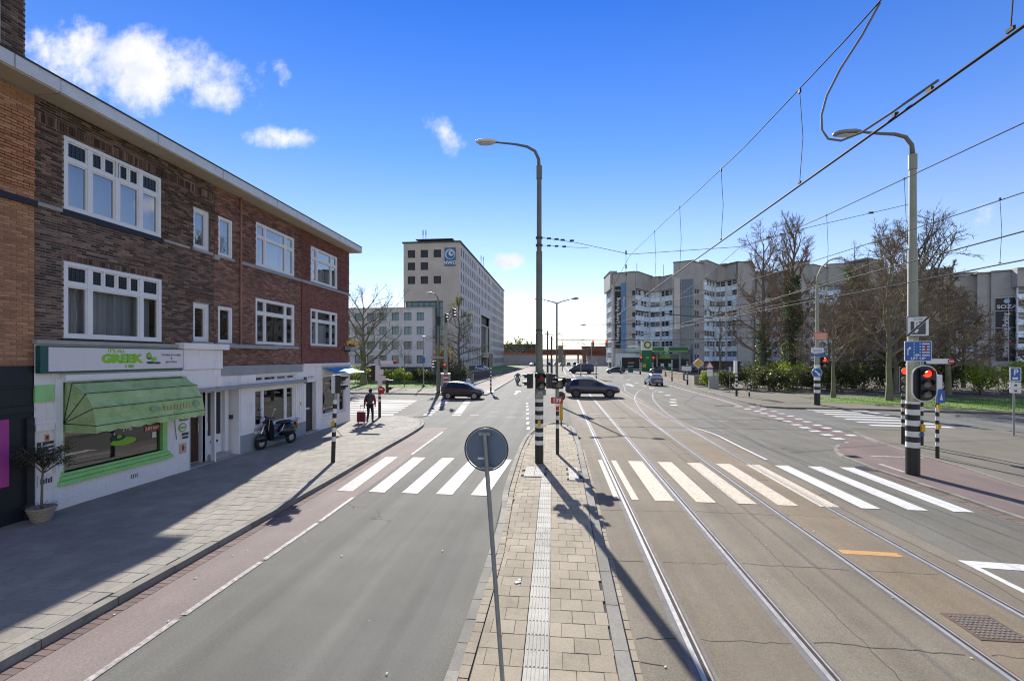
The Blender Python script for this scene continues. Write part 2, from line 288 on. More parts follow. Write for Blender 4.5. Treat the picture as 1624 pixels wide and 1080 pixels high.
# ---------------------------------------------------------------- mesh helpers
OFF = {}
class MB:
    def __init__(s): s.v = []; s.f = []; s.t = []
    def add(s, vs, fs, tint=None):
        b = len(s.v); s.v += [tuple(p) for p in vs]; s.f += [tuple(i + b for i in f) for f in fs]
        if tint is not None: s.t += [tint] * len(fs)
        return s
    def quad(s, a, b, c, d, tint=None): return s.add((a, b, c, d), ((0, 1, 2, 3),), tint)
    def poly(s, pts, z=None):
        return s.add([(p[0], p[1], z) if z is not None else p for p in pts], (tuple(range(len(pts))),))
    def box(s, x0, y0, z0, x1, y1, z1, tint=None):
        return s.add(((x0, y0, z0), (x1, y0, z0), (x1, y1, z0), (x0, y1, z0), (x0, y0, z1), (x1, y0, z1), (x1, y1, z1), (x0, y1, z1)),
                     ((0, 3, 2, 1), (4, 5, 6, 7), (0, 1, 5, 4), (1, 2, 6, 5), (2, 3, 7, 6), (3, 0, 4, 7)), tint)
    def obox(s, c, size, rz=0, tint=None):
        ca, sa = math.cos(rz), math.sin(rz); hx, hy, hz = size[0] / 2, size[1] / 2, size[2] / 2
        b = MB().box(-hx, -hy, -hz, hx, hy, hz)
        return s.add([(c[0] + p[0] * ca - p[1] * sa, c[1] + p[0] * sa + p[1] * ca, c[2] + p[2]) for p in b.v], b.f, tint)
    def bar(s, p, q, w, h=None):
        p, q = Vector(p), Vector(q); h = h or w; d = (q - p).normalized()
        u = Vector((0, 0, 1)) if abs(d.z) < .9 else Vector((0, 1, 0)); a = d.cross(u).normalized() * w / 2; b = a.cross(d).normalized() * h / 2
        vs = [p - a - b, p + a - b, p + a + b, p - a + b, q - a - b, q + a - b, q + a + b, q - a + b]
        return s.add(vs, ((0, 3, 2, 1), (4, 5, 6, 7), (0, 1, 5, 4), (1, 2, 6, 5), (2, 3, 7, 6), (3, 0, 4, 7)))
    def tube(s, pts, r, n=8, cap=True):
        pts = [Vector(p) for p in pts]; rs = r if isinstance(r, (list, tuple)) else [r] * len(pts)
        b = len(s.v); prev = None
        for i, p in enumerate(pts):
            d = (pts[min(i + 1, len(pts) - 1)] - pts[max(i - 1, 0)]).normalized()
            if prev is None: u = Vector((0, 0, 1)) if abs(d.z) < .9 else Vector((0, 1, 0)); a = d.cross(u).normalized()
            else: a = (prev - d * prev.dot(d)).normalized()
            prev = a; c = d.cross(a)
            for k in range(n):
                t = 2 * math.pi * k / n; s.v.append(tuple(p + (a * math.cos(t) + c * math.sin(t)) * rs[i]))
        for i in range(len(pts) - 1):
            for k in range(n):
                k2 = (k + 1) % n; s.f.append((b + i * n + k, b + i * n + k2, b + (i + 1) * n + k2, b + (i + 1) * n + k))
        if cap: s.f.append(tuple(b + k for k in reversed(range(n)))); s.f.append(tuple(b + (len(pts) - 1) * n + k for k in range(n)))
        return s
    def cyl(s, x, y, z0, z1, r, r2=None, n=16): return s.tube([(x, y, z0), (x, y, z1)], [r, r if r2 is None else r2], n)
    def disc(s, c, nrm, r, n=24, thick=.01, ry=None):
        c = Vector(c); d = Vector(nrm).normalized(); u = Vector((0, 0, 1)) if abs(d.z) < .9 else Vector((0, 1, 0)); a = d.cross(u).normalized(); b = a.cross(d).normalized(); ry = ry or r
        vs = [];
        for o in (0, thick):
            vs += [c + d * o + a * (math.cos(2 * math.pi * k / n) * r) + b * (math.sin(2 * math.pi * k / n) * ry) for k in range(n)]
        fs = [tuple(range(n)), tuple(reversed(range(n, 2 * n)))] + [(k, (k + 1) % n, n + (k + 1) % n, n + k) for k in range(n)]
        return s.add(vs, fs)
    def slab(s, poly, z0, z1):
        n = len(poly); vs = [(p[0], p[1], z0) for p in poly] + [(p[0], p[1], z1) for p in poly]
        return s.add(vs, [tuple(reversed(range(n))), tuple(range(n, 2 * n))] + [(k, (k + 1) % n, n + (k + 1) % n, n + k) for k in range(n)])
    def prism(s, poly, f0, f1):          # poly of 2D points mapped to 3D by f0 and f1
        n = len(poly); vs = [f0(*p) for p in poly] + [f1(*p) for p in poly]
        return s.add(vs, [tuple(range(n)), tuple(reversed(range(n, 2 * n)))] + [(k, (k + 1) % n, n + (k + 1) % n, n + k) for k in range(n)])
    def lathe(s, prof, c=(0, 0, 0), n=16, axis='z'):
        b = len(s.v)
        for (r, z) in prof:
            for k in range(n):
                t = 2 * math.pi * k / n; x, y = r * math.cos(t), r * math.sin(t)
                s.v.append((c[0] + x, c[1] + y, c[2] + z) if axis == 'z' else (c[0] + x, c[1] + z, c[2] + y) if axis == 'y' else (c[0] + z, c[1] + x, c[2] + y))
        for i in range(len(prof) - 1):
            for k in range(n): s.f.append((b + i * n + k, b + i * n + (k + 1) % n, b + (i + 1) * n + (k + 1) % n, b + (i + 1) * n + k))
        return s
    def ball(s, c, r, n=10, m=7):
        rx, ry, rz = r if isinstance(r, tuple) else (r, r, r); b = len(s.v)
        for i in range(m + 1):
            ph = math.pi * i / m
            for k in range(n): th = 2 * math.pi * k / n; s.v.append((c[0] + rx * math.sin(ph) * math.cos(th), c[1] + ry * math.sin(ph) * math.sin(th), c[2] + rz * math.cos(ph)))
        for i in range(m):
            for k in range(n): s.f.append((b + i * n + k, b + (i + 1) * n + k, b + (i + 1) * n + (k + 1) % n, b + i * n + (k + 1) % n))
        return s
    def mesh(s, name, m, smooth=False):
        me = bpy.data.meshes.new(name); me.from_pydata(s.v, [], s.f); me.materials.append(M[m] if isinstance(m, str) else m)
        if s.t and len(s.t) == len(s.f):
            a = me.attributes.new('tint', 'FLOAT', 'FACE'); a.data.foreach_set('value', s.t)
        if smooth: me.polygons.foreach_set('use_smooth', [True] * len(s.f))
        return me
    def build(s, name, m, parent=None, smooth=False, bevel=0):
        if parent is not None:
            r = parent if parent.name in OFF else parent.parent
            if r is not None and r.name in OFF:
                o = OFF[r.name]; s.v = [(p[0] - o[0], p[1] - o[1], p[2] - o[2]) for p in s.v]
        me = s.mesh(name, m, smooth); return put(name, me, parent, bevel)
def put(name, me, parent=None, bevel=0):
    o = bpy.data.objects.new(name, me); COL.objects.link(o); o.parent = parent
    if bevel: b = o.modifiers.new('b', 'BEVEL'); b.width = bevel; b.segments = 2; b.limit_method = 'ANGLE'
    return o
def tag(o, label, cat, group=None, kind=None):
    o['label'] = label; o['category'] = cat
    if group: o['group'] = group
    if kind: o['kind'] = kind
    return o
def struct(o, kind='structure'): o['kind'] = kind; return o
def thing(name, label, cat, loc=(0, 0, 0), rz=0, group=None, world=False):
    o = bpy.data.objects.new(name, None); COL.objects.link(o); o.location = loc; o.rotation_euler = (0, 0, rz); o.empty_display_size = .3
    if world: OFF[o.name] = loc
    return tag(o, label, cat, group)
def text(name, s, size, m, parent, origin, right, up, ext=.004, align='CENTER', sx=1.0, bold=0.0, smooth=False):
    """flat lettering standing at origin, reading along 'right'; world axes; parent may be a world thing"""
    cu_ = bpy.data.curves.new('t', 'FONT'); cu_.body = s; cu_.size = size; cu_.extrude = ext; cu_.align_x = align; cu_.align_y = 'CENTER'; cu_.offset = bold; cu_.resolution_u = 3
    tmp = bpy.data.objects.new('t', cu_); COL.objects.link(tmp); dg = bpy.context.evaluated_depsgraph_get(); me0 = tmp.evaluated_get(dg).to_mesh()
    vs = [tuple(v.co) for v in me0.vertices]; fs = [tuple(p.vertices) for p in me0.polygons]; tmp.evaluated_get(dg).to_mesh_clear(); bpy.data.objects.remove(tmp); bpy.data.curves.remove(cu_)
    r, u, o = Vector(right).normalized(), Vector(up).normalized(), Vector(origin); n = r.cross(u)
    b = MB(); b.v = [tuple(o + r * (p[0] * sx) + u * p[1] + n * p[2]) for p in vs]; b.f = fs
    return b.build(name, m, parent)
def copy_tree(o, parent=None):
    c = o.copy(); COL.objects.link(c); c.parent = parent
    for ch in list(o.children): copy_tree(ch, c)
    return c
# ================================================================ ground, road, pavements
struct(MB().poly([(-900, -200), (900, -200), (900, 1500), (-900, 1500)], -.03).build('ground', 'earth'))
road = struct(MB().poly([(-80, -12), (120, -12), (120, 420), (-80, 420)], 0).build('road', 'asphalt'))
def interp(pts, y):
    for (x0, y0), (x1, y1) in zip(pts, pts[1:]):
        if y0 <= y <= y1: return x0 + (x1 - x0) * (y - y0) / (y1 - y0)
    return pts[0][0] if y < pts[0][1] else pts[-1][0]
KL = [(-6.3, -8), (-6.35, 4), (-6.42, 9), (-6.5, 13), (-6.65, 16.5), (-6.75, 20), (-6.9, 22.6), (-7.2, 24), (-7.8, 25.2), (-8.8, 26.1), (-10.2, 26.45)]
def smooth_line(pts, n=6):
    out = []
    for i in range(len(pts) - 1):
        p0, p1, p2, p3 = pts[max(i - 1, 0)], pts[i], pts[i + 1], pts[min(i + 2, len(pts) - 1)]
        for k in range(n):
            t = k / n
            out.append(tuple(.5 * (2 * p1[j] + (p2[j] - p0[j]) * t + (2 * p0[j] - 5 * p1[j] + 4 * p2[j] - p3[j]) * t * t + (3 * p1[j] - p0[j] - 3 * p2[j] + p3[j]) * t ** 3) for j in (0, 1)))
    return out + [pts[-1]]
def resample(pts, step):
    out = [pts[0]]; acc = 0
    for a, b in zip(pts, pts[1:]):
        d = math.dist(a, b); t = step - acc
        while t <= d: out.append((a[0] + (b[0] - a[0]) * t / d, a[1] + (b[1] - a[1]) * t / d)); t += step
        acc = (acc + d) % step if d >= step - acc else acc + d
    return out
def offset_line(pts, o):
    r = []
    for i, p in enumerate(pts):
        a, b = pts[max(i - 1, 0)], pts[min(i + 1, len(pts) - 1)]; dx_, dy_ = b[0] - a[0], b[1] - a[1]; l = math.hypot(dx_, dy_) or 1
        r.append((p[0] + dy_ / l * o, p[1] - dx_ / l * o))
    return r
def ribbon(b, pts, o0, o1, z):          # positive offset = to the right of travel
    p, q = offset_line(pts, o0), offset_line(pts, o1)
    for i in range(len(pts) - 1): b.add([(p[i][0], p[i][1], z), (p[i + 1][0], p[i + 1][1], z), (q[i + 1][0], q[i + 1][1], z), (q[i][0], q[i][1], z)], ((3, 2, 1, 0),))
    return b
def kerb(parent, pts, o0, o1, z0, z1, step=1.0, m='kerb_stone', name='kerb_stone', gap=.006):
    ps = resample(pts, step); A, B = offset_line(ps, o0), offset_line(ps, o1)
    for i in range(len(ps) - 1):
        g_ = gap / step
        def L(p, q, t): return (p[0] + (q[0] - p[0]) * t, p[1] + (q[1] - p[1]) * t)
        dz_ = random.uniform(-.004, .004)
        MB().slab([L(A[i], A[i + 1], g_), L(B[i], B[i + 1], g_), L(B[i], B[i + 1], 1 - g_), L(A[i], A[i + 1], 1 - g_)], z0, z1 + dz_).build(name, m, parent)
# --- left pavement
KLs = smooth_line(KL, 5)
left_pave = struct(MB().slab([(-40, -8)] + [(p[0] - .14, p[1]) for p in KLs] + [(-40, 26.45)], -.02, .098).build('pavement', 'joint'))
kerb(left_pave, [p for p in KLs if p[1] > 2.2], 0, -.15, -.01, .122)
def lay(parent, cells, m, name, count=300, size=(.296, .296), top=.12, thick=.03):
    full = []; rest = MB()
    for (x0, x1, y0, y1) in cells:
        if abs(x1 - x0 - size[0]) < .003 and abs(y1 - y0 - size[1]) < .003: full.append((x0, y0))
        elif x1 - x0 > .04 and y1 - y0 > .04: rest.box(x0, y0, top - thick, x1, y1, top + random.uniform(-.003, .003), random.random())
    full.sort(key=lambda p: (p[0] ** 2 + (p[1]) ** 2))
    b = .006; w, h = size[0] / 2, size[1] / 2
    me = MB().add([(-w, -h, -thick), (w, -h, -thick), (w, h, -thick), (-w, h, -thick), (-w, -h, -b), (w, -h, -b), (w, h, -b), (-w, h, -b), (-w + b, -h + b, 0), (w - b, -h + b, 0), (w - b, h - b, 0), (-w + b, h - b, 0)],
                  ((0, 1, 5, 4), (1, 2, 6, 5), (2, 3, 7, 6), (3, 0, 4, 7), (4, 5, 9, 8), (5, 6, 10, 9), (6, 7, 11, 10), (7, 4, 8, 11), (8, 9, 10, 11))).mesh(name, m)
    for (x, y) in full[:count]:
        o = put(name, me, parent); o.location = (x + w, y + h, top + random.uniform(-.003, .003)); o.rotation_euler = (random.uniform(-.008, .008), random.uniform(-.008, .008), random.uniform(-.006, .006))
    for (x, y) in full[count:]: rest.box(x, y, top - thick, x + size[0], y + size[1], top + random.uniform(-.003, .003), random.random())
    if rest.f: o = rest.build(name, m, parent); o['kind'] = 'stuff'
cells = []
j = 0; y = 2.2
while y < 26.1:
    kx = interp(KL, y + .15) - .155; x = -11.37 + (.15 if j % 2 else 0)
    if y > 24.1: x -= 9
    if j % 2 and y <= 24.1: cells.append((-11.37, -11.224, y, y + .296))
    while x < kx:
        x1 = min(x + .296, kx); cells.append((x, x1, y, y + .296)); x += .30
    y += .30; j += 1
vis = [c for c in cells if c[2] > 4.2 + (-6.4 - c[0]) * .85]
lay(left_pave, vis, 'tile_grey', 'paving_tile'); 
far_cells = [c for c in cells if c not in set(vis)]
lay(left_pave, far_cells, 'tile_grey', 'paving_tile', 0)
for i, p in enumerate(resample([q for q in KLs if 2.5 < q[1] < 16], .11)):
    t = random.uniform(-.01, .01); MB().box(p[0] + .008, p[1], -.01, p[0] + .215, p[1] + .1, .007 + t * .2, random.random()).build('gutter_brick', 'gutter_brick', left_pave)
# --- red cycle lane on the left
MBL = [(p[0] + .22, p[1]) for p in KLs if p[1] < 16] + [(p[0] + .02, p[1]) for p in KLs if 16 <= p[1] < 22.7]
bike = struct(MB().poly([(-5.2, -8)] + [(-5.2, 12), (-5.5, 21.5), (-5.6, 22.9)] + list(reversed(MBL)), .004).build('cycle_lane', 'asphalt_red'))
def mark(name, pts, m='paint_white', z=.009, parent=None): return MB().poly(pts, z).build(name, m, parent or road)
for (a, b_) in ((2.9, 4.35), (4.45, 5.75), (5.85, 7.5), (7.6, 9.4), (9.5, 11.2), (16.4, 21.5)):
    x0, x1 = -5.16 - max(0, a - 10) * .03, -5.16 - max(0, b_ - 10) * .03
    mark('lane_edge_line', [(x0 - .09, a), (x0, a), (x1, b_), (x1 - .09, b_)], 'paint_worn', .010)
for k, (n0, f0) in enumerate(((-5.93, -6.2), (-5.04, -5.18), (-4.13, -4.12), (-3.2, -3.08), (-2.27, -2.06))):
    mark('zebra_stripe', [(n0, 11.7), (n0 + .44, 11.7), (f0 + .44, 15.9), (f0, 15.9)], 'paint_worn' if k == 0 else 'paint_white', .012)
for (x, y) in ((-1.3, 21), (-1.5, 22.9), (-1.65, 24.8), (-1.8, 26.7), (-1.95, 28.9), (-2.1, 31.2), (-2.25, 33.3), (-2.4, 35.4)):
    mark('lane_dash', [(x - .07, y - .3), (x + .07, y - .3), (x + .07, y + .5), (x - .07, y + .5)])
# --- tram bed and right carriageway
bed = struct(MB().poly([(.9, -8), (7.15, -8), (7.15, 16), (7.1, 24), (6.9, 60), (.6, 60), (.75, 24.4), (.95, 22)], .004).build('tram_bed', 'asphalt_tram'))
struct(MB().poly([(7.15, -8), (10.3, -8), (10.3, 13), (10.2, 17), (12.2, 21), (13.5, 36), (13.8, 60), (6.9, 60), (7.1, 24), (7.15, 16)], .0042).build('carriageway', 'asphalt_right'))
struct(MB().poly([(1.78, -8), (2.92, -8), (2.92, 24), (1.80, 24)], .0062).build('tram_bed', 'asphalt_tan')); struct(MB().poly([(5.2, -8), (6.28, -8), (6.3, 21.5), (5.26, 21.5)], .0062).build('tram_bed', 'asphalt_ochre'))
def crack(pts, w=.012, z=.0075, m='joint', name='crack'):
    q = []
    for a, b_ in zip(pts, pts[1:]):
        n = max(2, int(math.dist(a, b_) / .12))
        for i in range(n): t = i / n; q.append((a[0] + (b_[0] - a[0]) * t + random.uniform(-.02, .02), a[1] + (b_[1] - a[1]) * t + random.uniform(-.025, .025)))
    ribbon(MB(), q + [pts[-1]], -w / 2, w / 2, z).build(name, m, bed)
for y in (6.0, 8.2, 10.9, 17.5, 19.6, 23.2): crack([(1.0, y + random.uniform(-.1, .1)), (1.5, y)]); crack([(1.8, y), (2.95, y + .04)]); crack([(3.2, y + .1), (4.9, y + .02)], .01); crack([(5.2, y + .05), (6.3, y)], .01)
crack([(6.7, 14), (6.75, 10), (6.9, 8.3), (6.7, 6)]); crack([(3.9, 16), (3.95, 10), (3.8, 5)], .009); crack([(.98, 5.5), (1.25, 5.45)])
RAILS = [[(1.64, -8), (1.64, 20), (1.66, 300)], [(3.05, -8), (3.05, 20), (3.05, 300)], [(5.03, -8), (5.06, 14), (5.1, 22), (5.1, 300)], [(6.42, -8), (6.44, 18), (6.5, 23), (6.5, 300)]]
BR = [smooth_line([(5.06, 14), (5.12, 22.6), (5.35, 28), (5.8, 33.4), (6.6, 40.1), (7.8, 46.3), (9.3, 51.9), (11.8, 58), (17, 66), (24, 73)], 6), smooth_line([(6.44, 18), (6.6, 24.3), (6.8, 27.8), (7.2, 32.6), (7.9, 38.3), (8.7, 43.1), (9.9, 48.3), (12.6, 55.2), (18, 63.5), (25, 71)], 6)]
def rail(parent, pts, side, zoff=0):
    o = ribbon(MB(), pts, -.13 if side == 0 else -.08, .15 if side == 0 else .11, .0085 + zoff).build('rail_seal', 'seal_grey', parent)
    ribbon(MB(), pts, -.045, .015, .0155 + zoff).build('rail_head', 'rail_steel', parent)
    ribbon(MB(), pts, .015, .062, .0105 + zoff).build('rail_groove', 'rail_groove', parent)
    ribbon(MB(), pts, .062, .085, .0150 + zoff).build('rail_lip', 'rail_steel', parent)
    ribbon(MB(), pts, .09, .11, .0100 + zoff).build('rail_joint', 'rail_rust', parent)
def dense(p): return [p[0]] + [(p[0][0], y) for y in ()] + p[1:]
for nm, ra, z0 in (('tram_track', RAILS[:2], 0), ('tram_track', RAILS[2:], 0), ('tram_track', BR, .0012)):
    t = struct(MB().poly([(ra[0][0][0] + .3, ra[0][0][1]), (ra[1][0][0] - .3, ra[0][0][1]), (ra[1][0][0] - .3, ra[0][0][1] + .05), (ra[0][0][0] + .3, ra[0][0][1] + .05)], .007).build(nm, 'rail_groove'))
    for pts in ra: rail(t, pts, 0 if ra is not BR and pts[0][0] < 4 else 1, z0)
ZR = [(2.43, .48), (3.42, .48), (4.39, .47), (5.33, .47), (6.29, .44), (7.2, .42), (8.22, .43), (9.18, .44)]
for k, (x0, w) in enumerate([(1.42, .13), (1.86, .17)] + ZR):
    mark('zebra_stripe', [(x0, 11.75 - .02 * k), (x0 + w, 11.75 - .02 * k), (x0 + w - .02, 16.15 - .03 * k), (x0 - .02, 16.15 - .03 * k)], 'paint_white' if k >= 7 else 'paint_cream', .0124)
def line(name, pts, w, m='paint_white', z=.0118): ribbon(MB(), pts, -w / 2, w / 2, z).build(name, m, road)
line('turn_line', smooth_line([(7.3, 16.8), (7.3, 19.9), (7.32, 21.8), (7.1, 23.4), (6.85, 24.2)], 5), .1)
line('edge_line', [(7.12, 8.72), (7.14, 5.4)], .12); mark('stop_line', [(7.06, 8.55), (9.6, 8.35), (9.6, 8.62), (7.06, 8.82)])
mark('orange_mark', [(5.2, 8.9), (6.2, 8.85), (6.2, 9.03), (5.2, 9.08)], 'paint_orange')
for (x, y) in ((8.7, 35.4), (9.8, 40), (10.4, 44.4), (10.7, 49), (10.9, 54.4), (11.0, 59.5), (9.2, 37.6), (11.1, 66), (11.2, 74), (11.4, 83)):
    mark('lane_dash', [(x - .25, y - .35), (x + .25, y - .35), (x + .25, y + .35), (x - .25, y + .35)])
for (x, y) in ((8.4, 28.6), (9.4, 28.4), (10.4, 28.3), (11.3, 28.1), (8.4, 26.9), (9.3, 26.7), (10.3, 26.6), (1.2, 29.3), (2.3, 29.2), (3.9, 29.1), (1.3, 26.6), (3.9, 26.3), (-3.0, 30), (-4.2, 29.8), (-5.2, 28), (-4, 27.4), (-2.8, 27.1)):
    mark('crossing_dash', [(x - .3, y - .06), (x + .3, y - .06), (x + .3, y + .06), (x - .3, y + .06)], 'paint_old')
mark('concrete_slab', [(5.3, 22.5), (6.35, 22.6), (6.35, 23.5), (5.3, 23.4)], 'seal_grey', .0078)
line('edge_line', [(13.5, 34.9), (13.9, 43.6), (14.2, 60)], .1); line('edge_line', [(8.6, 61), (7.2, 50), (6.9, 38)], .09, 'paint_old')
mark('arrow_mark', [(9.2, 58), (9.5, 58), (9.5, 61), (10, 61), (9.35, 63), (8.7, 61), (9.2, 61)]); mark('arrow_mark', [(-4.3, 44), (-4.1, 44), (-4.1, 47.5), (-3.8, 47.5), (-4.2, 49), (-4.6, 47.5), (-4.3, 47.5)])
# --- right pavement with red cycle path
red = struct(MB().slab([(10.3, -8), (12.5, -8), (12.6, 13.7), (13.0, 16.2), (13.0, 17.9), (13.3, 20.2), (12.6, 20.6), (11.6, 20.0), (10.85, 19.0), (10.3, 17.7), (10.15, 15.5), (10.2, 13)], -.02, .055).build('cycle_path', 'asphalt_red_dark'))
kerb(red, [(10.2, 2), (10.2, 13), (10.05, 15.5), (10.2, 17.6), (10.75, 18.95), (11.6, 20.1)], -.02, .10, -.01, .058, .5)
for i, p in enumerate(resample([(10.05, 9), (10.05, 13), (9.9, 15.4)], .12)): MB().box(p[0] - .12, p[1], -.01, p[0] + .09, p[1] + .108, .008 + random.uniform(0, .004), random.random()).build('gutter_brick', 'gutter_brick', red)
right_pave = struct(MB().slab([(12.5, -8), (70, -8), (70, 22), (30, 23.2), (18, 24.6), (15, 24.6), (14.1, 23.6), (13.3, 20.2), (13.0, 17.9), (13.0, 16.2), (12.6, 13.7)], -.02, .085).build('pavement', 'tile_right'))
kerb(right_pave, [(12.5, 6), (12.6, 13.7), (13.0, 16.2), (13.0, 17.9), (13.3, 20.2), (14.1, 23.6)], -.06, .04, -.01, .09, .9)
struct(MB().poly([(12.4, 20.5), (13.4, 20.4), (13.9, 28), (14.1, 35), (14.3, 60), (13.9, 60), (13.0, 35), (12.7, 28)], .0048).build('cycle_lane', 'asphalt_red_dark'))
for (x, y) in ((12.3, 20.4), (12.35, 21.5), (12.45, 22.5), (12.5, 23.6), (12.6, 24.7), (12.7, 25.7), (12.85, 27), (13, 28.2), (13.15, 29.5), (13.2, 30.7), (13.3, 31.9), (13.2, 33.3), (13.1, 34.8)):
    mark('crossing_block', [(x - .22, y - .2), (x + .22, y - .2), (x + .22, y + .2), (x - .22, y + .2)]); 
    if y > 22: mark('crossing_block', [(x + .85, y - .2), (x + 1.25, y - .2), (x + 1.25, y + .2), (x + .85, y + .2)])
for k in range(7):
    y = 25.7 + k * 1.22; mark('zebra_stripe', [(16.5 + .1 * k, y), (20.2 + .1 * k, y - .4), (20.2 + .1 * k, y + .1), (16.5 + .1 * k, y + .5)])
mark('guide_line', [(11.2, 17.5), (12.9, 17.4), (12.9, 17.55), (11.2, 17.65)], 'paint_worn', .0595); mark('guide_line', [(10.6, 16.3), (10.75, 16.3), (10.75, 15.2), (10.6, 15.2)], 'paint_worn', .0595)
# --- far right pavement, lawn
FRP = [(16.9, 78), (16.7, 73.8), (15.9, 59.2), (15.1, 48.4), (15.0, 42.6), (14.7, 36.8), (14.9, 34.4), (15.9, 33.7), (22, 33.1), (30, 31.3), (70, 24)]
far_right = struct(MB().slab(FRP + [(70, 90), (16.9, 90)], -.02, .11).build('pavement', 'tile_right'))
kerb(far_right, list(reversed(FRP[:8])), -.02, .12, -.01, .115, 2.0)
lawn_r = struct(MB().slab([(20.5, 37.8), (23.3, 36.4), (29.7, 32.2), (69, 25.5), (69, 40), (40, 42.3), (24, 42.8), (21, 40)], .05, .135).build('lawn', 'lawn'))
def blades(n, poly_fn, name, parent, z):
    b = MB()
    for i in range(n):
        x, y = poly_fn(); a = random.uniform(0, 6.28); h = random.uniform(.04, .11); w = .012
        b.add([(x - w * math.cos(a), y - w * math.sin(a), z), (x + w * math.cos(a), y + w * math.sin(a), z), (x + random.uniform(-.04, .04), y + random.uniform(-.04, .04), z + h)], ((0, 1, 2),), random.random())
    o = b.build(name, 'grass_blade', parent); o['kind'] = 'stuff'
def fn_r():
    while True:
        x = random.uniform(21, 45); y = random.uniform(29, 42)
        if y > 36.6 - (x - 23) * .62 + max(0, x - 30) * .45 + .2: return x, y
blades(16000, fn_r, 'grass', lawn_r, .13)
# --- far left pavement, verge
far_left = struct(MB().slab([(-70, 44), (-20, 43.6), (-12.6, 43.0), (-11.2, 42.4), (-10.4, 42.9), (-10.3, 45), (-10.9, 57), (-11.6, 98), (-11.6, 200), (-70, 200)], -.02, .11).build('pavement', 'tile_right'))
kerb(far_left, [(-40, 43.8), (-20, 43.6), (-12.6, 43.0), (-11.2, 42.4), (-10.4, 42.9), (-10.3, 45), (-10.9, 57), (-11.5, 90)], -.02, .12, -.01, .115, 2.0)
struct(MB().poly([(-10.3, 45.2), (-8.0, 46), (-7.9, 60), (-7.6, 80), (-7.4, 150), (-11.2, 150), (-11.4, 98), (-10.8, 57)], .005).build('cycle_lane', 'asphalt_red'))
kl = struct(MB().slab([(-8.0, 42.8), (-6.75, 42.6), (-6.75, 47), (-7.4, 80), (-7.55, 80), (-7.9, 60)], -.02, .10).build('kerb_island', 'kerb_stone'))
lawn_l = struct(MB().slab([(-70, 51), (-27, 50.5), (-14.5, 51), (-14.2, 58), (-14.6, 66), (-70, 66)], .05, .14).build('lawn', 'lawn'))
blades(9000, lambda: (random.uniform(-40, -14.4), random.uniform(51, 57)), 'grass', lawn_l, .135)
struct(MB().slab([(-26, 118), (-15, 110), (-13.6, 135), (-14, 190), (-24, 190)], .05, .13).build('lawn', 'lawn'))
for k in range(8):
    y = 27.4 + k * 1.3; mark('zebra_stripe', [(-15.2 - .3 * k, y - .1), (-10.3 - .2 * k, y), (-10.3 - .2 * k, y + .5), (-15.2 - .3 * k, y + .4)])
for k in range(9):
    y = 27.9 + k * 1.2; x = -6.3 - k * .15; mark('crossing_block', [(x - .25, y - .25), (x + .25, y - .25), (x + .25, y + .25), (x - .25, y + .25)]); mark('crossing_block', [(x - 2.1, y - .25), (x - 1.6, y - .25), (x - 1.6, y + .25), (x - 2.1, y + .25)])
# refuge islands in the far carriageway
for nm, pts in (('traffic_island', [(.2, 62), (3.0, 62), (2.6, 96), (.6, 96)]), ('traffic_island', [(-.9, 70), (.1, 70), (-.2, 120), (-.8, 120)]), ('traffic_island', [(6.9, 70), (7.9, 68), (8.0, 90), (7.0, 92)])):
    struct(MB().slab(pts, -.02, .1).build(nm, 'tile_right'))
# --- tram stop island in the middle
IS = [(-1.25, -8), (-1.22, 8), (-1.42, 12), (-1.5, 17), (-1.4, 20.5), (-.95, 23.2), (-.2, 24.6), (.45, 24.4), (.8, 22.6), (.9, 18), (.88, 12), (.82, 5), (.8, -8)]
island = struct(MB().slab(IS, -.02, .098).build('traffic_island', 'joint'))
kerb(island, [p for p in smooth_line(IS[:8], 6) if p[1] > 1.5], -.01, .13, -.01, .121, .5, 'kerb_stone')
kerb(island, [(.8, 1.5), (.82, 5), (.88, 12), (.9, 18), (.8, 22.6), (.45, 24.4)], -.16, .01, -.01, .124, 1.0)
kerb(island, [(.82, 1.5), (.84, 5), (.9, 12), (.92, 18)], .012, .105, -.01, .012, .21, 'tile_island', 'edge_brick', .008)
kerb(island, [(-1.11, 1.5), (-1.08, 8), (-1.27, 12), (-1.35, 17), (-1.25, 20.4)], .0, .12, -.01, .119, .21, 'tile_island', 'edge_brick', .006)
cells = []; tac = []
y = 1.8; j = 0
while y < 23.6:
    d = -.011 * (y - 5); lx = interp([(-.95, -8), (-.95, 8), (-1.13, 12), (-1.22, 17), (-1.1, 20.5), (-.55, 23.2), (-.1, 24.4)], y + .15); rx = interp([(.62, -8), (.65, 5), (.70, 12), (.72, 18), (.6, 22.6), (.3, 24.4)], y + .15)
    s0 = -.395 + d
    if y < 13: tac.append((s0 + .006, y))
    x = s0 - .30 - (.15 if j % 2 else 0); 
    if j % 2: cells.append((s0 - .15, s0 - .004, y, y + .296))
    while x > lx - .29:
        cells.append((max(x, lx), x + .296, y, y + .296)); x -= .30
    x = s0 + (.30 if y < 13 else 0)
    if j % 2: cells.append((x, x + .146, y, y + .296)); x += .15
    while x < rx: cells.append((x, min(x + .296, rx), y, y + .296)); x += .30
    y += .30; j += 1
pads = [(-1.0, 13.3 + .3 * k) for k in range(4)] + [(-.7, 13.3 + .3 * k) for k in range(4)] + [(.32, 13.0 + .3 * k) for k in range(5)]
cells = [c for c in cells if not any(abs((c[0] + c[1]) / 2 - (px + .148)) < .16 and abs(c[2] - py) < .2 for px, py in pads)]
lay(island, cells, 'tile_island', 'paving_tile')
tm = MB().box(0, 0, -.03, .288, .296, 0)
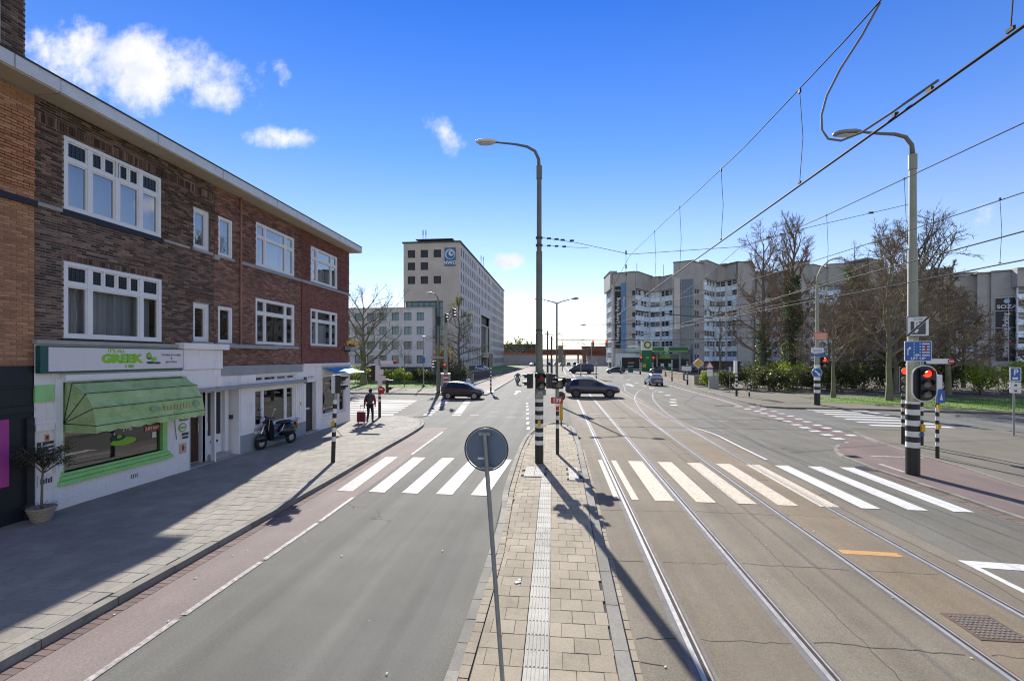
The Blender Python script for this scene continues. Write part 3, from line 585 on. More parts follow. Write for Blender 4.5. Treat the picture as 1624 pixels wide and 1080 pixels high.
for k in range(6): x = .018 + k * .046; tm.add([(x, .01, .0), (x + .028, .01, 0), (x + .028, .286, 0), (x, .286, 0), (x + .006, .014, .006), (x + .022, .014, .006), (x + .022, .282, .006), (x + .006, .282, .006)], ((4, 5, 6, 7), (0, 1, 5, 4), (1, 2, 6, 5), (2, 3, 7, 6), (3, 0, 4, 7)))
tme = tm.mesh('tactile_tile', 'tile_tactile')
for (x, y) in tac + pads:
    o = put('tactile_tile', tme, island); o.location = (x, y, .121 + random.uniform(-.002, .002))
# --- covers and drains
def grate(name, label, x, y, w, d):
    t = thing(name, label, 'manhole cover', (x, y, 0), 0, None, True)
    MB().box(x, y, .004, x + w, y + d, .0125).build('frame', 'rail_rust', t)
    b = MB()
    n = 9
    for i in range(n):
        for k in range(n):
            cx_, cy_ = x + .04 + (w - .08) * (i + .5) / n, y + .04 + (d - .08) * (k + .5) / n; b.box(cx_ - w * .028, cy_ - d * .028, .0125, cx_ + w * .028, cy_ + d * .028, .017)
    b.build('stud_plate', 'seal_grey', t)['kind'] = 'stuff'
grate('manhole_cover', 'rusty square manhole cover between the rails of the outer tram track', 5.35, 6.35, .62, .62)
t = thing('manhole_cover', 'round dark manhole cover beside the last zebra stripe', 'manhole cover', (10.0, 15.9, 0), 0, None, True)
MB().lathe([(.001, .0135), (.22, .0135), (.24, .010), (.27, .0135), (.34, .0135), (.36, .004)], (9.95, 15.75, 0), 24).build('cover', 'steel_dark', t)
t = thing('storm_drain', 'kerbside drain grate at the tip of the red cycle path', 'drain', (10.4, 17.5, 0), 0, None, True)
MB().box(10.28, 17.2, .02, 10.7, 17.6, .064).build('frame', 'steel_dark', t)
for k in range(5): MB().box(10.31, 17.23 + k * .075, .064, 10.67, 17.26 + k * .075, .070).build('slat', 'black', t)
lit = MB()
for i in range(60):
    x, y = random.choice(((random.uniform(-5, -1.4), random.uniform(4.8, 22)), (random.uniform(1, 10), random.uniform(5, 20)), (random.uniform(-6.6, -5.2), random.uniform(5, 12)))); a = random.uniform(0, 6.28); s_ = random.uniform(.006, .02)
    lit.obox((x, y, .016), (s_ * 1.5, s_, .004), a)
o = lit.build('litter', 'paint_white'); struct(o, 'stuff'); o['label'] = 'small pale scraps scattered on the asphalt'
t = tag(MB().obox((-.62, 7.0, .128), (.10, .05, .012), .6).obox((-.6, 7.06, .134), (.05, .04, .014), 1.4).build('paper_scrap', 'paint_white'), 'crumpled white paper scrap beside the ribbed tactile strip', 'litter')
# ================================================================ the brick row on the left
XF = -11.4
def sub(opens, u0, u1, v0, v1):
    """split the span [u0,u1] of the course [v0,v1] at the openings"""
    cuts = [(a, b) for (a, b, c, d) in opens if c < v1 - .012 and d > v0 + .012]
    segs = [(u0, u1)]
    for (a, b) in cuts:
        n = []
        for (s, e) in segs:
            if b <= s or a >= e: n.append((s, e))
            else:
                if a > s: n.append((s, a))
                if b < e: n.append((b, e))
        segs = n
    return segs
def bricks(parent, y0, y1, z0, z1, opens, m, soldiers=(), groove=None, single=300, ymin=0.0, groove_d=.03, x=None):
    X = XF if x is None else x
    full, rest = [], MB(); L, Hh, J = .206, .0475, .015
    def put_rest(a, b, c, d, out): rest.add([(X - .03, a, c), (X - .03, b, c), (X - .03, b, d), (X - .03, a, d), (X + out, a, c), (X + out, b, c), (X + out, b, d), (X + out, a, d)], ((4, 5, 6, 7), (0, 1, 5, 4), (1, 2, 6, 5), (2, 3, 7, 6), (3, 0, 4, 7)), random.random())
    z = z0; k = 0
    while z + Hh <= z1 + .001:
        s = next((q for q in soldiers if q[0] - .001 <= z < q[0] + .03), None)
        if s:
            h = s[1]
            for (a, b) in sub(opens, y0, y1, z, z + h):
                u = a
                while u < b - .02: put_rest(u, min(u + .053, b), z, z + h, random.uniform(.002, .008)); u += .064
            z += h + J; k += 1; continue
        for (a, b) in sub(opens, y0, y1, z, z + Hh):
            base = y0 - (L + J) * (.5 if k % 2 else 0); n = int((a - base) / (L + J)); u = base + n * (L + J)
            while u < b:
                s0, e0 = max(u, a), min(u + L, b)
                if e0 - s0 > .03:
                    out = random.uniform(-.003, .004)
                    if groove and groove[0] < z < groove[1] and k % 4: out += groove_d
                    if abs(e0 - s0 - L) < .002 and s0 > ymin: full.append((s0, z, out))
                    else: put_rest(s0, e0, z, z + Hh, out)
                u += L + J
        z += Hh + J; k += 1
    full.sort(key=lambda p: p[0] * p[0] + (p[1] - 3.6) ** 2)
    me = MB().add([(-.03, 0, 0), (-.03, L, 0), (-.03, L, Hh), (-.03, 0, Hh), (0, .002, .002), (0, L - .002, .002), (0, L - .002, Hh - .002), (0, .002, Hh - .002)], ((4, 5, 6, 7), (0, 1, 5, 4), (1, 2, 6, 5), (2, 3, 7, 6), (3, 0, 4, 7))).mesh('brick', m)
    o = OFF[parent.name]
    for (u, w, out) in full[:single]:
        b = put('brick', me, parent); b.location = (X + out - o[0], u - o[1], w - o[2])
    for (u, w, out) in full[single:]: put_rest(u, u + L, w, w + Hh, out)
    q = rest.build('brick', m, parent); q['kind'] = 'stuff'
def wallsheet(parent, y0, y1, z0, z1, opens, m, x=XF, depth=.22, name='wall'):
    us = sorted({y0, y1} | {min(max(v, y0), y1) for o in opens for v in o[:2]}); vs_ = sorted({z0, z1} | {min(max(v, z0), z1) for o in opens for v in o[2:]})
    def hole(a, b):
        u, v = (us[a] + us[a + 1]) / 2, (vs_[b] + vs_[b + 1]) / 2
        return any(o[0] < u < o[1] and o[2] < v < o[3] for o in opens)
    b = MB()
    for i in range(len(us) - 1):
        for j in range(len(vs_) - 1):
            if hole(i, j): continue
            b.quad((x, us[i], vs_[j]), (x, us[i + 1], vs_[j]), (x, us[i + 1], vs_[j + 1]), (x, us[i], vs_[j + 1]))
            for (di, dj, e0, e1) in ((-1, 0, (us[i], vs_[j]), (us[i], vs_[j + 1])), (1, 0, (us[i + 1], vs_[j + 1]), (us[i + 1], vs_[j])), (0, -1, (us[i + 1], vs_[j]), (us[i], vs_[j])), (0, 1, (us[i], vs_[j + 1]), (us[i + 1], vs_[j + 1]))):
                a, c = i + di, j + dj
                if 0 <= a < len(us) - 1 and 0 <= c < len(vs_) - 1 and hole(a, c):
                    b.quad((x, e0[0], e0[1]), (x, e1[0], e1[1]), (x - depth, e1[0], e1[1]), (x - depth, e0[0], e0[1]))
    return b.build(name, m, parent)
def window(house, y0, y1, z0, z1, vbars=(), hbars=(), split=(), lead=(), fw=.085, x=XF, rec=-.012, glass_m='glass', sill='stone_sill', name='window'):
    """frame as the part, each pane a sub-part; vbars (y, z0, z1, w), hbars (z, y0, y1, w)"""
    xo, xi = x - rec, x - .10 - max(rec, 0); b = MB()
    b.box(xi, y0, z0, xo, y0 + fw, z1).box(xi, y1 - fw, z0, xo, y1, z1).box(xi, y0 + fw, z1 - fw, xo, y1 - fw, z1).box(xi, y0 + fw, z0, xo, y1 - fw, z0 + fw)
    ys = {y0 + fw, y1 - fw}; zs = {z0 + fw, z1 - fw}
    for (y, a, c, w) in vbars: b.box(xi + .004, y - w / 2, a, xo - .008, y + w / 2, c)
    for (z, a, c, w) in hbars: b.box(xi + .008, a, z - w / 2, xo - .016, c, z + w / 2)
    win = b.build(name, 'white_frame', house)
    # panes: cells between bars
    Y = sorted([(y0 + fw, y0 + fw)] + [(v[0] - v[3] / 2, v[0] + v[3] / 2) for v in vbars if v[2] - v[1] > (z1 - z0) * .6] + [(y1 - fw, y1 - fw)])
    for k in range(len(Y) - 1):
        a, c = Y[k][1], Y[k + 1][0]
        hb = sorted([(h[0] - h[3] / 2, h[0] + h[3] / 2) for h in hbars if h[1] < (a + c) / 2 < h[2]]); Z = [(z0 + fw, z0 + fw)] + hb + [(z1 - fw, z1 - fw)]
        for q in range(len(Z) - 1):
            p0, p1 = Z[q][1], Z[q + 1][0]
            sm = sorted([(v[0] - v[3] / 2, v[0] + v[3] / 2) for v in vbars if v[2] - v[1] <= (z1 - z0) * .6 and a < v[0] < c and v[1] < (p0 + p1) / 2 < v[2]]); S = [(a, a)] + sm + [(c, c)]
            for s in range(len(S) - 1):
                s0, s1 = S[s][1], S[s + 1][0]; top = q == len(Z) - 2 and len(Z) > 2
                # thin sash inside each light
                f = MB(); t = .035; xs = xo - .035
                f.box(xi + .01, s0, p0, xs, s0 + t, p1).box(xi + .01, s1 - t, p0, xs, s1, p1).box(xi + .01, s0 + t, p0, xs, s1 - t, p0 + t).box(xi + .01, s0 + t, p1 - t, xs, s1 - t, p1)
                f.build('sash', 'white_frame', win)
                m = 'lead_glass' if (lead and top) else glass_m
                MB().quad((xs - .03, s0 + t, p0 + t), (xs - .03, s1 - t, p0 + t), (xs - .03, s1 - t, p1 - t), (xs - .03, s0 + t, p1 - t)).build('pane', m, win)
                if lead and top:
                    l = MB(); n = 4
                    for i in range(n + 1):
                        u = s0 + t + (s1 - s0 - 2 * t) * i / n; l.box(xs - .028, u - .005, p0 + t, xs - .02, u + .005, p1 - t)
                    for i in range(1, 4):
                        w = p0 + t + (p1 - p0 - 2 * t) * i / 4; l.box(xs - .0275, s0 + t, w - .004, xs - .0205, s1 - t, w + .004)
                    l.build('lead_strip', 'steel_dark', win)['kind'] = 'stuff'
    if sill: MB().box(x - .05, y0 - .06, z0 - .09, x + .075, y1 + .06, z0 - .004).build('sill', sill, win)
    return win
def curtain(house, y0, y1, z0, z1, x, m='curtain', waves=9, amp=.045):
    b = MB(); n = waves * 8
    P = [(x + amp * math.sin(i / n * waves * 6.283 + math.sin(i * .37)) + amp * .4 * math.sin(i * .9), y0 + (y1 - y0) * i / n) for i in range(n + 1)]
    for (a, c) in zip(P, P[1:]): b.quad((a[0], a[1], z0), (c[0], c[1], z0), (c[0], c[1], z1), (a[0], a[1], z1))
    return b.build('curtain', m, house, True)
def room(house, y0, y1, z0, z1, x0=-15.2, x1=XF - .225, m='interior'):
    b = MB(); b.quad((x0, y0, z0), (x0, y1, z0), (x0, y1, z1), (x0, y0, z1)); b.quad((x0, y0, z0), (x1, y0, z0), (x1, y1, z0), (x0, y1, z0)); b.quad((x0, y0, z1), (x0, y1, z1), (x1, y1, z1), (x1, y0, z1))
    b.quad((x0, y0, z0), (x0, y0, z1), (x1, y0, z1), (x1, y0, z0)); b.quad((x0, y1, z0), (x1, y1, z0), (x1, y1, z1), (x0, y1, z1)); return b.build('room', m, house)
def shell(house, y0, y1, m, ztop=9.36):
    """party walls, back wall and flat roof behind the street front"""
    MB().box(-21, y0 + .01, 0, -20.8, y1 - .01, ztop).build('back_wall', m, house)
    MB().box(-20.8, y1 - .12, 0, XF - .3, y1 - .012, ztop).build('party_wall', m, house)
    MB().box(-21, y0 + .006, ztop + .06, XF + .45, y1 - .006, ztop + .2).build('roof', 'roofing', house)
def eaves(house, y0, y1, zt=9.66, zb=9.38, x=-10.78, end=False):
    MB().box(x - .03, y0 + .002, zb, x, y1 - .002, zt).build('fascia', 'fascia', house)
    MB().box(XF - .1, y0 + .002, zb - .03, x - .032, y1 - .002, zb).build('soffit', 'soffit', house)
    MB().box(x - .25, y0, zt, x + .025, y1, zt + .03).build('roof_edge', 'roofing', house)
    for i in range(1, int((y1 - y0) / 2.4) + 1):
        MB().box(x, y0 + i * 2.4, zb + .002, x + .004, y0 + i * 2.4 + .02, zt - .002).build('fascia_joint', 'grey_trim', house)

# ---- A: orange brick house at the far left
A = thing('brick_house', 'orange brick house with black painted ground floor and pink panel', 'house', (XF, 4.0, 0), 0, 'brick houses in the row', True)
bricks(A, 3.2, 8.83, 3.42, 9.34, [], 'brick_orange', ((8.86, .21),), (7.15, 8.8), 300, 8.05)
wallsheet(A, 3.2, 8.838, 3.42, 9.4, [], 'mortar_light', XF - .012)
wallsheet(A, 3.2, 8.78, 0, 3.42, [], 'black_paint', XF + .02)
MB().box(XF - .02, 3.2, 2.42, XF + .07, 8.77, 2.56).box(XF - .02, 3.2, 2.95, XF + .05, 8.77, 2.99).build('moulding', 'black_paint', A)
MB().box(XF + .02, 3.2, .93, XF + .055, 8.33, 2.32).build('panel', 'pink_panel', A)
MB().box(XF + .02, 8.62, .1, XF + .10, 8.76, 2.3).build('downpipe', 'black_paint', A)
MB().box(XF - .02, 3.2, 6.9, XF + .055, 8.86, 7.03).build('ledge', 'black_paint', A)
shell(A, 3.2, 8.835, 'brick_orange'); eaves(A, 3.2, 8.85)
# brick dormer above the eaves
D_ = thing('brick_dormer', 'dark brick dormer rising above the eaves at the top left corner', 'dormer', (XF, 6.0, 9.6), 0, None, True)
wallsheet(D_, 4.0, 8.66, 9.58, 13.2, [(4.6, 8.21, 9.95, 12.6)], 'mortar_dark', XF - .012)
bricks(D_, 4.0, 8.66, 9.6, 13.2, [(4.6, 8.21, 9.9, 12.6)], 'brick_dark', single=60, ymin=8.2)
window(D_, 4.6, 8.21, 9.95, 12.6, sill=None); MB().box(-18, 4.0, 9.58, XF - .25, 8.64, 13.2).build('side_wall', 'brick_wall_dark', D_); MB().box(-18.2, 3.8, 13.2, XF + .35, 8.9, 13.4).build('roof', 'fascia', D_)

# ---- B: dark brick house with the takeaway shop
B = thing('brick_house', 'dark brown brick house above the green awning shop', 'house', (XF, 8.84, 0), 0, 'brick houses in the row', True)
WB = [(9.42, 12.0, 7.05, 8.75), (9.42, 12.02, 4.05, 5.84), (13.18, 13.87, 7.05, 8.37), (13.18, 13.87, 4.10, 5.34)]
bricks(B, 8.84, 14.03, 4.0, 9.34, WB, 'brick_dark', ((8.79, .21),), (7.1, 8.75), 300, 0, .012)
wallsheet(B, 8.84, 14.03, 3.9, 9.4, WB, 'mortar_dark', XF - .012)
for k, (y0, y1, z0, z1) in enumerate(WB[:2]):
    t = z1 - .52; a, c = y0 + .60, y1 - .62
    vb = [(a, z0 + .085, z1 - .085, .11), (c, z0 + .085, z1 - .085, .11)] + [(a + (c - a) * i / 4, t, z1 - .08, .035) for i in (1, 2, 3)]
    if k == 0: vb.append(((a + c) / 2 + .02, z0 + .085, t, .12))
    window(B, y0, y1, z0, z1, vb, [(t, y0 + .085, a - .05, .09), (t, a + .05, c - .05, .09), (t, c + .05, y1 - .085, .09)], lead=(1,), glass_m='glass_sky' if k == 0 else 'glass', sill=None)
    MB().box(XF - .02, y0 - .05, z0 - .14, XF + .03, y1 + .05, z0 - .012).build('sill', 'black_paint', B)
for (y0, y1, z0, z1) in WB[2:]: window(B, y0, y1, z0, z1, fw=.13, sill='stone_sill', glass_m='glass_sky', rec=.06)
# soldier course above the first floor window and moulded bands
for i in range(43): MB().box(XF - .02, 9.36 + i * .0635, 5.87, XF + .014, 9.36 + i * .0635 + .053, 5.99, random.random()).build('soldier_brick', 'brick_dark', B)
MB().box(XF - .02, 8.86, 6.94, XF + .05, 9.36, 7.02).build('ledge', 'stone_sill', B); MB().box(XF - .02, 12.1, 6.96, XF + .05, 13.0, 7.03).build('ledge', 'stone_sill', B)
MB().box(XF - .02, 12.9, 5.52, XF + .03, 13.98, 5.62).build('ledge', 'brick_dark', B)
MB().box(XF - .02, 12.9, 8.55, XF + .03, 13.98, 8.66).build('ledge', 'brick_dark', B)
curtain(B, 9.95, 11.4, 4.1, 5.35, XF - .34, waves=11); curtain(B, 9.5, 9.98, 4.1, 5.35, XF - .34, waves=3); curtain(B, 11.42, 11.95, 4.1, 5.35, XF - .34, waves=3)
curtain(B, 9.45, 11.97, 7.1, 8.3, XF - .30, 'curtain', 4, .012); curtain(B, 13.2, 13.5, 7.1, 8.3, XF - .3, waves=2)
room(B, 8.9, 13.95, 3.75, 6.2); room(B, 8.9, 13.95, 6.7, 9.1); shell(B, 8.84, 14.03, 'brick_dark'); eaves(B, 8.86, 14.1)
# shop front, white painted brick
SB = [(9.33, 12.2, .72, 3.02)]
wallsheet(B, 8.80, 13.0, 0, 3.9, SB, 'white_wall', XF + .03, .2)
for i in range(11):                                   # painted brick courses showing through
    pass
wb = []
pw = MB()
z = .13; k = 0
while z < .66:
    u = 8.82 - (.11 if k % 2 else 0)
    while u < 12.98:
        s0, e0 = max(u, 8.82), min(u + .212, 12.98)
        if e0 - s0 > .04: pw.box(XF, s0, z, XF + .036 + random.uniform(-.001, .003), e0, z + .052)
        u += .22
    z += .0615; k += 1
for (a, b_) in ((8.82, 9.14), (12.6, 12.98)):
    z = .68
    while z < 2.9:
        u = a
        while u < b_ - .05: pw.box(XF, u, z, XF + .036 + random.uniform(-.001, .003), min(u + .212, b_), z + .052); u += .22
        z += .0615
o = pw.build('painted_brick', 'white_wall', B); o['kind'] = 'stuff'
MB().box(XF + .03, 8.79, 2.62, XF + .075, 9.16, 2.99).build('panel', 'green_pale', B)
MB().box(XF + .03, 8.79, 1.98, XF + .10, 9.16, 2.12).build('moulding', 'white_wall', B)
MB().box(XF - .02, 9.17, 1.0, XF + .11, 9.32, 3.1).box(XF - .02, 9.321, 3.03, XF + .14, 12.62, 3.14).build('shopfront_frame', 'white_frame', B)
MB().box(XF - .05, 8.78, 3.9, XF + .12, 12.50, 3.99).build('ledge', 'stone_sill', B)
sw = MB().box(XF - .14, 9.33, .72, XF + .02, 9.42, 3.02).box(XF - .14, 12.06, .72, XF + .02, 12.2, 3.02).box(XF - .14, 9.42, .72, XF + .015, 12.06, .84).build('shop_window', 'green_paint', B)
MB().box(XF - .02, 9.26, .66, XF + .13, 12.3, .76).box(XF - .02, 9.30, .765, XF + .085, 12.26, .86).box(XF - .02, 9.33, .865, XF + .05, 12.2, .93).build('sill', 'green_paint', sw, False, .008)
MB().quad((XF - .08, 9.42, .84), (XF - .08, 12.06, .84), (XF - .08, 12.06, 3.02), (XF - .08, 9.42, 3.02)).build('pane', 'glass_dark', sw)
text('lettering', 'GREEK', .30, 'letter_white', sw, (XF - .07, 10.75, 1.90), (0, 1, 0), (0, 0, 1), .002, sx=1.15, bold=.012)
text('lettering', '2 ME', .13, 'letter_white', sw, (XF - .07, 11.05, 1.69), (0, 1, 0), (0, 0, 1), .002, bold=.004)
MB().disc((XF - .074, 10.95, 1.38), (1, 0, 0), .36, 24, .003, .10).build('emblem', 'letter_green', sw); MB().disc((XF - .07, 10.8, 1.5), (1, 0, .0), .2, 20, .003, .08).build('emblem', 'leaf_dark', sw)
MB().disc((XF - .060, 10.82, 1.53), (1, 0, 0), .07, 16, .003, .045).build('emblem', 'letter_green', sw)
text('lettering', 'JUST EAT', .105, 'letter_white', sw, (XF - .066, 11.8, 1.60), (0, 1, 0), (0, 0, 1), .002, bold=.004); MB().box(XF - .076, 11.56, 1.53, XF - .07, 12.04, 1.68).build('sticker', 'sign_red', sw); MB().box(XF - .076, 11.6, 1.70, XF - .07, 11.98, 1.84).build('sticker', 'black', sw)
MB().box(XF - .076, 11.8, 1.32, XF - .07, 11.93, 1.48).build('sticker', 'sign_white', sw)
for i in range(4): MB().box(XF + .036, 11.05 + i * .055, .36, XF + .0395, 11.075 + i * .055, .47).build('air_brick', 'black', B)
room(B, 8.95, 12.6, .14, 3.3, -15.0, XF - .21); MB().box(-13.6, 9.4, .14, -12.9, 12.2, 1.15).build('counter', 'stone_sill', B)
# white entablature over the porch
MB().box(XF - .02, 12.62, 2.62, XF + .14, 14.18, 3.22).box(XF - .02, 12.56, 3.225, XF + .18, 14.22, 3.85).box(XF - .02, 12.5, 3.855, XF + .30, 14.38, 4.04).build('entablature', 'white_wall', B, False, .01)
MB().box(XF - .02, 13.95, 2.64, XF + .20, 14.2, 2.98).build('bracket', 'white_wall', B)
# porch
MB().box(XF - 0.600, 12.98, .1, XF - 0.500, 15.3, 2.8).build('porch_wall', 'white_wall', B); MB().box(XF - 0.500, 12.99, .1, XF + .03, 13.03, 2.6).build('porch_side', 'white_wall', B)
MB().box(XF - 0.500, 13.0, .11, XF + .02, 15.28, .15).build('porch_floor', 'stone_sill', B); MB().box(XF - 0.500, 13.03, 2.55, XF, 15.28, 2.62).build('porch_ceiling', 'white_wall', B)
dB = MB().box(XF - 0.480, 13.1, .2, XF - 0.400, 13.85, 2.5).build('door', 'door_brown', B)
for (a, c) in ((.35, 1.0), (1.1, 1.75), (1.85, 2.4)): MB().box(XF - 0.399, 13.2, a, XF - 0.380, 13.45, c).box(XF - 0.399, 13.52, a, XF - 0.380, 13.77, c).build('door_panel', 'door_brown', dB, False, .008)
MB().box(XF - 0.390, 13.3, 1.66, XF - 0.350, 13.46, 1.70).build('letter_slot', 'chrome', dB); MB().tube([(XF - 0.360, 13.76, 1.15), (XF - 0.330, 13.76, 1.2), (XF - 0.330, 13.76, 1.45), (XF - 0.360, 13.76, 1.5)], .014).build('handle', 'chrome', dB)
MB().box(XF - 0.500, 13.88, .15, XF - 0.300, 14.12, 2.55).build('door_post', 'white_frame', B)

# ---- C: red brick house
C_ = thing('brick_house', 'red brown brick house behind the parked scooter', 'house', (XF, 14.04, 0), 0, 'brick houses in the row', True)
WC = [(14.22, 14.87, 7.05, 8.38), (14.22, 14.87, 4.10, 5.33), (16.13, 18.65, 7.10, 8.75), (16.13, 18.65, 4.11, 5.86)]
bricks(C_, 14.04, 19.18, 3.31, 9.34, WC + [(14.04, 14.3, 3.3, 4.04)], 'brick_red', ((9.02, .21),), (7.15, 9.0), 300, 0, .022)
wallsheet(C_, 14.03, 19.19, 3.25, 9.4, WC, 'mortar_red', XF - .012)
def trip(h, y0, y1, z0, z1, gm, rec=-.01, sill=None):
    t = z1 - .52 * (z1 - z0) / 1.66; a, c = y0 + .58, y1 - .60
    window(h, y0, y1, z0, z1, [(a, z0 + .08, z1 - .08, .09), (c, z0 + .08, z1 - .08, .09)], [(t, y0 + .08, a - .04, .09), (t, a + .04, c - .04, .09), (t, c + .04, y1 - .08, .09)], fw=.08, rec=rec, glass_m=gm, sill=sill)
for (y0, y1, z0, z1) in WC[:2]: window(C_, y0, y1, z0, z1, fw=.075, glass_m='glass_sky' if z0 > 5 else 'glass', sill='stone_sill')
trip(C_, *WC[2], 'glass_sky'); trip(C_, *WC[3], 'glass')
MB().box(XF - .02, 15.3, 6.96, XF + .06, 19.18, 7.08).build('ledge', 'grey_trim', C_)
MB().box(XF - .02, 14.39, 3.93, XF + .22, 17.2, 4.06).build('ledge', 'grey_trim', C_); MB().box(XF - .02, 17.205, 3.97, XF + .08, 18.9, 4.08).build('ledge', 'grey_trim', C_)
MB().cyl(XF + .05, 15.28, 4.0, 9.36, .035, n=8).build('downpipe', 'brick_red', C_); MB().box(XF - .01, 13.96, 6.86, XF + .09, 14.2, 7.02).build('bracket', 'stone_sill', C_)
curtain(C_, 16.75, 17.95, 7.15, 8.25, XF - .3, waves=8); curtain(C_, 16.2, 16.65, 7.15, 8.7, XF - .3, waves=2, amp=.02); curtain(C_, 18.1, 18.6, 7.15, 8.7, XF - .3, waves=2, amp=.02); curtain(C_, 14.25, 14.85, 7.1, 8.3, XF - .3, waves=1, amp=.01)
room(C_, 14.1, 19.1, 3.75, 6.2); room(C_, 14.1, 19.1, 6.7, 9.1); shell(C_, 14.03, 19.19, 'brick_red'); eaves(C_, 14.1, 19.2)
MB().box(-12.3, 16.6, 4.1, -11.9, 16.9, 4.6).box(-12.3, 17.3, 4.1, -12.0, 17.7, 4.35).build('window_ornament', 'stone_sill', C_)
# ground floor C
SC = [(14.1, 15.26, .1, 2.5), (16.07, 18.74, .92, 2.42), (16.07, 18.74, 2.66, 2.90)]
wallsheet(C_, 14.03, 19.3, 0, 3.25, SC, 'white_wall', XF + .03, .2)
MB().box(XF, 14.2, 2.97, XF + .07, 19.2, 3.31).build('fascia_band', 'grey_trim', C_)
MB().box(XF + .03, 15.26, .1, XF + .055, 16.0, .78).box(XF + .03, 16.0, .1, XF + .052, 19.5, .72).build('plinth', 'plinth_grey', C_)
MB().box(XF, 13.1, 2.5, XF + .24, 19.3, 2.62).build('ledge', 'grey_trim', C_)
MB().box(XF + .03, 15.22, 2.63, XF + .09, 16.03, 2.96).build('pier_cap', 'white_wall', C_); MB().box(XF + .03, 18.8, 2.63, XF + .08, 19.25, 2.96).build('pier_cap', 'white_wall', C_)
for a in (18.85, 19.0, 19.15): MB().box(XF + .03, a, .72, XF + .07, a + .09, 2.5).build('pilaster_strip', 'white_wall', C_)
window(C_, 16.07, 18.74, .92, 2.42, [(16.62, 1.0, 2.34, .1), (18.12, 1.0, 2.34, .1)], (), fw=.08, x=XF + .03, rec=.06, glass_m='glass_dark', sill='plinth_grey')
window(C_, 16.07, 18.74, 2.66, 2.90, [(16.65, 2.68, 2.88, .06), (17.45, 2.68, 2.88, .06), (18.15, 2.68, 2.88, .06)], (), fw=.04, x=XF + .03, rec=.04, glass_m='glass_dark', sill=None)
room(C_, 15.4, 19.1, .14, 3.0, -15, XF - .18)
dC = MB().box(XF - 0.480, 14.15, .3, XF - 0.400, 14.89, 2.5).build('door', 'white_frame', C_)
MB().box(XF - 0.399, 14.22, .95, XF - 0.385, 14.82, 2.4).build('pane', 'win_dark', dC); MB().box(XF - 0.400, 14.35, .68, XF - 0.370, 14.68, .76).build('letter_slot', 'black', dC); MB().box(XF - 0.400, 14.17, 1.15, XF - 0.350, 14.2, 1.4).build('handle', 'chrome', dC)
MB().box(XF - 0.450, 14.12, .15, XF - .12, 14.95, .29).build('step', 'stone_sill', C_); MB().box(XF - 0.500, 14.92, .15, XF - 0.300, 15.1, 2.55).build('door_post', 'white_frame', C_)
MB().box(XF - 0.500, 15.2, .15, XF + .03, 15.27, 2.5).build('porch_side', 'white_wall', C_); MB().box(XF - .3, 15.12, 1.4, XF - .2, 15.2, 1.55).build('doorbell', 'steel_dark', C_)
MB().box(XF + .07, 19.0, 1.5, XF + .09, 19.07, 1.65).build('house_number', 'yellow', C_)

# ---- D: corner house
D = thing('brick_house', 'smooth red brick corner house with the blue awning', 'house', (XF, 19.2, 0), 0, 'brick houses in the row', True)
WD = [(19.97, 22.5, 7.13, 8.77), (19.97, 22.5, 4.15, 5.88)]
bricks(D, 19.19, 23.82, 3.31, 9.34, WD, 'brick_corner', (), (7.15, 9.0), 300, 0, .026)
wallsheet(D, 19.19, 23.84, 3.25, 9.4, WD, 'mortar_corner', XF - .012)
trip(D, *WD[0], 'glass_sky'); trip(D, *WD[1], 'glass')
MB().box(XF - .02, 19.185, 6.97, XF + .06, 23.9, 7.09).build('ledge', 'grey_trim', D); MB().box(XF - .02, 19.9, 4.03, XF + .08, 22.6, 4.14).build('sill', 'brick_corner', D)
MB().cyl(XF + .045, 19.22, 3.3, 7.0, .03, n=8).build('downpipe', 'brick_corner', D)
curtain(D, 20.1, 22.4, 7.2, 8.1, XF - .4, waves=9); curtain(D, 20.6, 21.9, 4.2, 5.2, XF - .3, 'curtain', 3, .015)
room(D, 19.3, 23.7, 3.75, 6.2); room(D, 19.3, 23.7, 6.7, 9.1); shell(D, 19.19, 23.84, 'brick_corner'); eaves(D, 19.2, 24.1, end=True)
MB().box(-20, 23.9, 9.352, -10.79, 24.07, 9.379).build('soffit', 'soffit', D); MB().box(-20, 24.1, 9.38, -10.78, 24.13, 9.66).build('fascia', 'fascia', D)
for i in range(30): MB().box(XF - .02, 23.80, 7.15 + i * .072, XF + .012, 23.86 + (.02 if i % 2 else 0), 7.2 + i * .072).build('quoin', 'brick_corner', D)
SD = [(19.53, 20.4, .12, 2.47), (19.7, 20.3, 2.6, 2.78), (20.98, 23.45, .74, 2.76)]
wallsheet(D, 19.31, 23.9, 0, 3.31, SD, 'white_wall', XF + .035, .22); MB().box(XF - .02, 19.3, 3.2, XF + .09, 23.95, 3.32).build('ledge', 'white_wall', D)
MB().box(-20.8, 23.75, 0, XF - .05, 23.83, 9.36).build('side_wall', 'brick_corner', D)
dD = MB().box(XF - .22, 19.55, .2, XF - .15, 20.38, 2.45).build('door', 'door_black', D)
MB().box(XF - .149, 19.75, 1.2, XF - .14, 20.15, 1.28).build('letter_slot', 'chrome', dD); MB().box(XF - .149, 19.7, 1.4, XF - .143, 20.2, 2.3).build('pane', 'win_dark', dD); MB().box(XF - .15, 20.28, 1.1, XF - .1, 20.31, 1.3).build('handle', 'chrome', dD)
MB().box(XF - .2, 19.4, .1, XF + .12, 20.5, .2).build('step', 'stone_sill', D)
window(D, 19.7, 20.3, 2.6, 2.78, [(20.0, 2.62, 2.76, .05)], (), fw=.03, x=XF + .035, rec=.03, glass_m='glass_dark', sill=None)
window(D, 20.98, 23.45, .74, 2.76, [(22.75, .8, 2.7, .08)], (), fw=.08, x=XF + .035, rec=.05, glass_m='glass', sill='white_wall')
room(D, 20.6, 23.6, .14, 3.0, -15, XF - .19)
